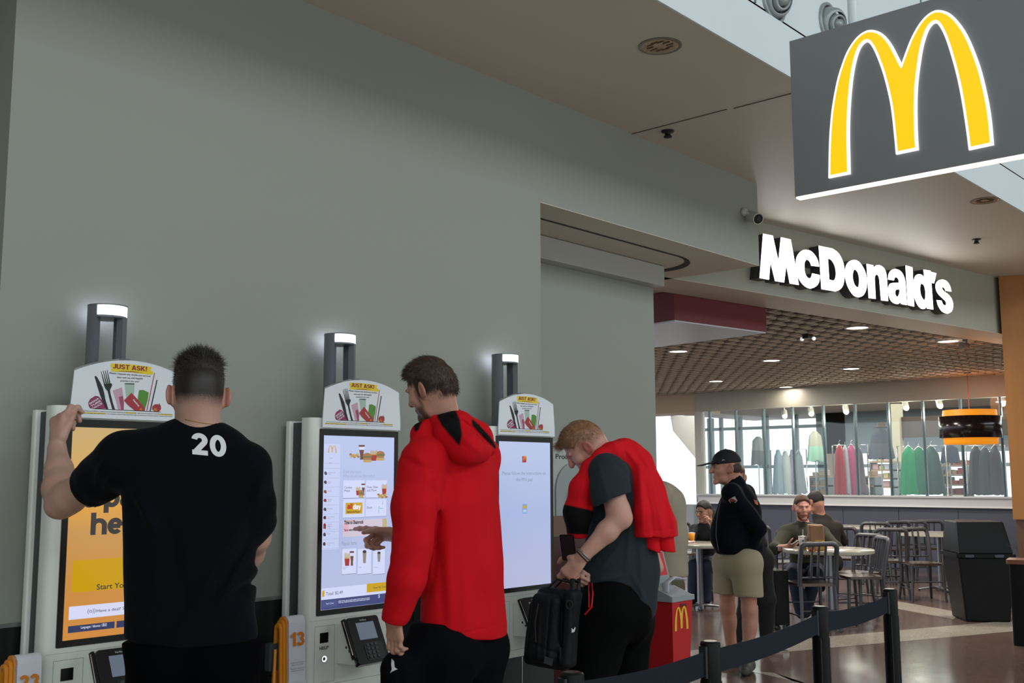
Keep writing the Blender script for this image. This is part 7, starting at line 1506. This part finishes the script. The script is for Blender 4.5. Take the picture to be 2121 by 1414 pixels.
p = P(1477, 1068, 12.78); t = thing('phone', 'dark phone held to the seated caller\'s ear', 'phone', tuple(float(v) for v in p)); m = MB(frame_T((0, 0, 0), tuple(FX_), tuple(nz(ZZ+RX_*.15)), tuple(RX_))); m.rbox((-.035, -.07, 0), (.035, .07, .01), .008, MBLK, axis=2); m.build('case', t)
p = onZ(1462, 1225, 0); st = thing('bar_stool', 'dark stool under the seated caller', 'stool', (float(at(1464, 1100, 13.0)[0]), float(at(1464, 1100, 13.0)[1]), 0)); m = MB(); m.lathe([(0, .44), (.17, .44), (.17, .40), (0, .40)], MBLK); m.build('seat', st)
for k in range(4): a = k*PI/2+.3; m = MB(); m.tube([(.12*math.cos(a), .12*math.sin(a), .41), (.19*math.cos(a), .19*math.sin(a), 0)], .014, MBLK, n=6); m.build('leg', st)
m = MB(); m.tube([(.165*math.cos(k*PI/12), .165*math.sin(k*PI/12), .16) for k in range(24)], .008, MBLK, close=True, n=6); m.build('foot_ring', st)
# bearded man at the round table
P = lambda x, y, d=11.8: at(x, y, d)
Jm = dict(head=P(1661, 1049), fwd=nz(-FX_-RX_*.03-ZZ*.08), neck=P(1664, 1086), chest=P(1666, 1122), belly=P(1666, 1135), waist=P(1666, 1160), pelvis=P(1666, 1178, 11.85), shl=P(1704, 1104, 11.8), shr=P(1626, 1104, 11.8), ell=P(1731, 1133, 11.55), wrl=P(1697, 1137, 11.38), hdl=-RX_, hnl=ZZ, elr=P(1605, 1136, 11.5), wrr=P(1630, 1132, 11.28), hdr=nz(RX_*.8+ZZ*.25-FX_*.3), hnr=nz(-ZZ-FX_*.5), cur=(.3, .4, .5, .6),
  hipl=P(1685, 1185, 11.8), hipr=P(1645, 1185, 11.8), knl=P(1690, 1190, 11.3), knr=P(1645, 1190, 11.3), anl=V3(*P(1668, 1270, 11.2)), anr=V3(*P(1660, 1270, 11.15)), slv=.25, hs=1.12)
for k in ('anl', 'anr'): Jm[k][2] = .1
SKR = skin_mat('skin_pink_beard', 'c08a78', '6e3c26', 'a85c50')
def exm(C, J): C.cap(P(1645, 1100), P(1688, 1100), .09, .09, .06); C.cap(P(1650, 1092, 11.82), P(1680, 1092, 11.82), .045, .045, .03)
simple('seated bearded person in olive hoodie with arms on the round table', Jm, SKR, 'hoodie', mat('hoodie_olive', '2b2c1e', .88), mat('jeans_dark', '121a33', .8), mat('hair_auburn', '4a2e22', .7), vox=.009, beard=.85, toprad=1.03, extras=exm)
p = P(1651, 1122, 11.2); t = thing('phone', 'dark phone above the bearded person\'s open palm', 'phone', tuple(float(v) for v in p)); m = MB(frame_T((0, 0, 0), tuple(nz(RX_+ZZ*.6)), tuple(nz(FX_)), tuple(nz(np.cross(RX_+ZZ*.6, FX_))))); m.rbox((-.07, -.035, 0), (.05, .035, .009), .008, MBLK, axis=2); m.build('case', t)
# diner in brown jacket seen from behind
P = lambda x, y, d=13.2: at(x, y, d)
Jd = dict(head=P(1690, 1038), hs=1.1, fwd=nz(-RX_*.5+FX_*.8-ZZ*.35), neck=P(1698, 1066), chest=P(1712, 1100), belly=P(1714, 1120), waist=P(1712, 1145), pelvis=P(1712, 1160), shl=P(1695, 1088, 13.15), shr=P(1733, 1092, 13.2), ell=P(1685, 1115, 13.5), wrl=P(1690, 1122, 13.8), elr=P(1745, 1120, 13.4), wrr=P(1730, 1125, 13.8), hipl=P(1700, 1165), hipr=P(1725, 1165), knl=P(1700, 1160, 13.7), knr=P(1725, 1160, 13.7), anl=V3(*P(1700, 1230, 13.7)), anr=V3(*P(1725, 1230, 13.7)), slv=.95)
for k in ('anl', 'anr'): Jd[k][2] = .1
def exd(C, J): C.cap(P(1694, 1070), P(1712, 1074), .06, .06, .04)
simple('seated person in dark brown jacket behind the bearded person, back to us', Jd, SKB, 'jacket', mat('jacket_brown', '201b18', .8), mat('trousers_dark', '0c0e14', .85), mat('hair_dark', '100e0e', .7), vox=.01, toprad=1.0, extras=exd)
# traveller in black behind the man in the cap
P = lambda x, y, d=9.45: at(x, y, d)
Jt = dict(head=P(1524, 985), fwd=nz(-RX_*.5-FX_*.8), neck=P(1532, 1015), chest=P(1535, 1050), belly=P(1545, 1090), waist=P(1556, 1125), pelvis=P(1562, 1150), shl=P(1548, 1030, 9.4), shr=P(1515, 1030, 9.5), ell=P(1562, 1090, 9.5), wrl=P(1568, 1130, 9.5), elr=P(1515, 1090, 9.6), wrr=P(1520, 1140, 9.6), hipl=P(1575, 1160), hipr=P(1552, 1160), knl=V3(*P(1588, 1240, 9.45)), knr=V3(*P(1548, 1240, 9.5)), anl=V3(*P(1588, 1320, 9.5)), anr=V3(*P(1535, 1320, 9.5)), slv=1.0)
for k in ('anl', 'anr'): Jt[k][2] = .1
tt, ot, *_ = simple('person in black mostly hidden behind the man in the cap, black and white sneakers', Jt, SKB, 'coat', mat('coat_black', '08090c', .85), mat('trousers_black2', '07080a', .85), mat('hair_brown_long', '4a3022', .6), vox=.01, hairfull=True, toprad=.95)
for k in ('anl', 'anr'):
    a = Jt[k]; fd = nz(RX_*.75-FX_*.6); Z_ = Sdf(.006); Z_.chain([V3(a[0], a[1], .045)-fd*.04, V3(a[0], a[1], .05)+fd*.03, V3(a[0], a[1], .036)+fd*.14, V3(a[0], a[1], .03)+fd*.18], [.042, .046, .038, .030], .02); Z_.clip(V3(0, 0, .003), -ZZ)
    o = Z_.mesh('sneaker', [mat('sneaker_black', '0e0f12', .7), mat('sneaker_white', 'c9c9c9', .6)], tt, loc=ot); fo = V3(a[0], a[1], 0)-ot; paint(o, [(1, lambda c: (c[:, 2] < .028) | ((c-fo)@fd > .165) | (((c-fo)@fd > .03) & ((c-fo)@fd < .12) & (c[:, 2] > .075)))])
# black suitcase
p = onZ(1612, 1300, 0); t = thing('suitcase', 'black upright suitcase on wheels behind the person in black', 'suitcase', (float(p[0]), float(p[1]), 0), rz=math.atan2(RX_[1], RX_[0])+.1)
m = MB(); m.rbox((-.09, -.17, .05), (.07, .17, .58), .03, mat('case_black', '060709', .6, spec=.25), axis=2); m.rbox((-.11, -.14, .12), (-.09, .14, .45), .03, mat('case_black', '0a0b0d', .5), axis=0); m.build('shell', t)
for x, y in ((-.07, -.14), (.05, -.14), (-.07, .14), (.05, .14)): m = MB(); m.T = Matrix.Translation((x, y, .025)) @ Matrix.Rotation(PI/2, 4, 'X'); m.lathe([(0, -.012), (.024, -.012), (.024, .012), (0, .012)], mat('wheel', '2a2c30', .4)); m.build('wheel', t)
m = MB(); m.tube([(.04, -.08, .58), (.04, -.08, .80), (.04, .08, .80), (.04, .08, .58)], .009, mat('handle_dark', '1a1c1f', .4), n=6); m.build('handle', t); m = MB(); m.tube([(-.115, -.05, .40), (-.12, 0, .402), (-.115, .05, .40)], .006, CHR, n=6); m.build('zip_pull', t)

# olive duffel on the floor, its top just inside the frame
p = at(1352, 1452, 5.7); t = thing('duffel_bag', 'dark olive bag below the queue belt at the lower edge of the photo', 'bag', (float(p[0]), float(p[1]), 0))
S = Sdf(.008); zt_ = float(at(1352, 1398, 5.7)[2]); S.rbx((0, 0, zt_/2+.002), (.17, .13, zt_/2), (RX_, FX_, ZZ), .10, .02); S.wav(5, 6, 20, .005); S.mesh('bag', mat('canvas_olive', '3c4038', .8), t)
m = MB(); q = FX_*-.10; m.tube([tuple(q-RX_*.1+ZZ*(zt_-.03)), tuple(q-RX_*.04+ZZ*(zt_+.0)), tuple(q+RX_*.06+ZZ*(zt_-.02))], .008, mat('webbing', '15171a', .7), n=6); m.build('strap', t)
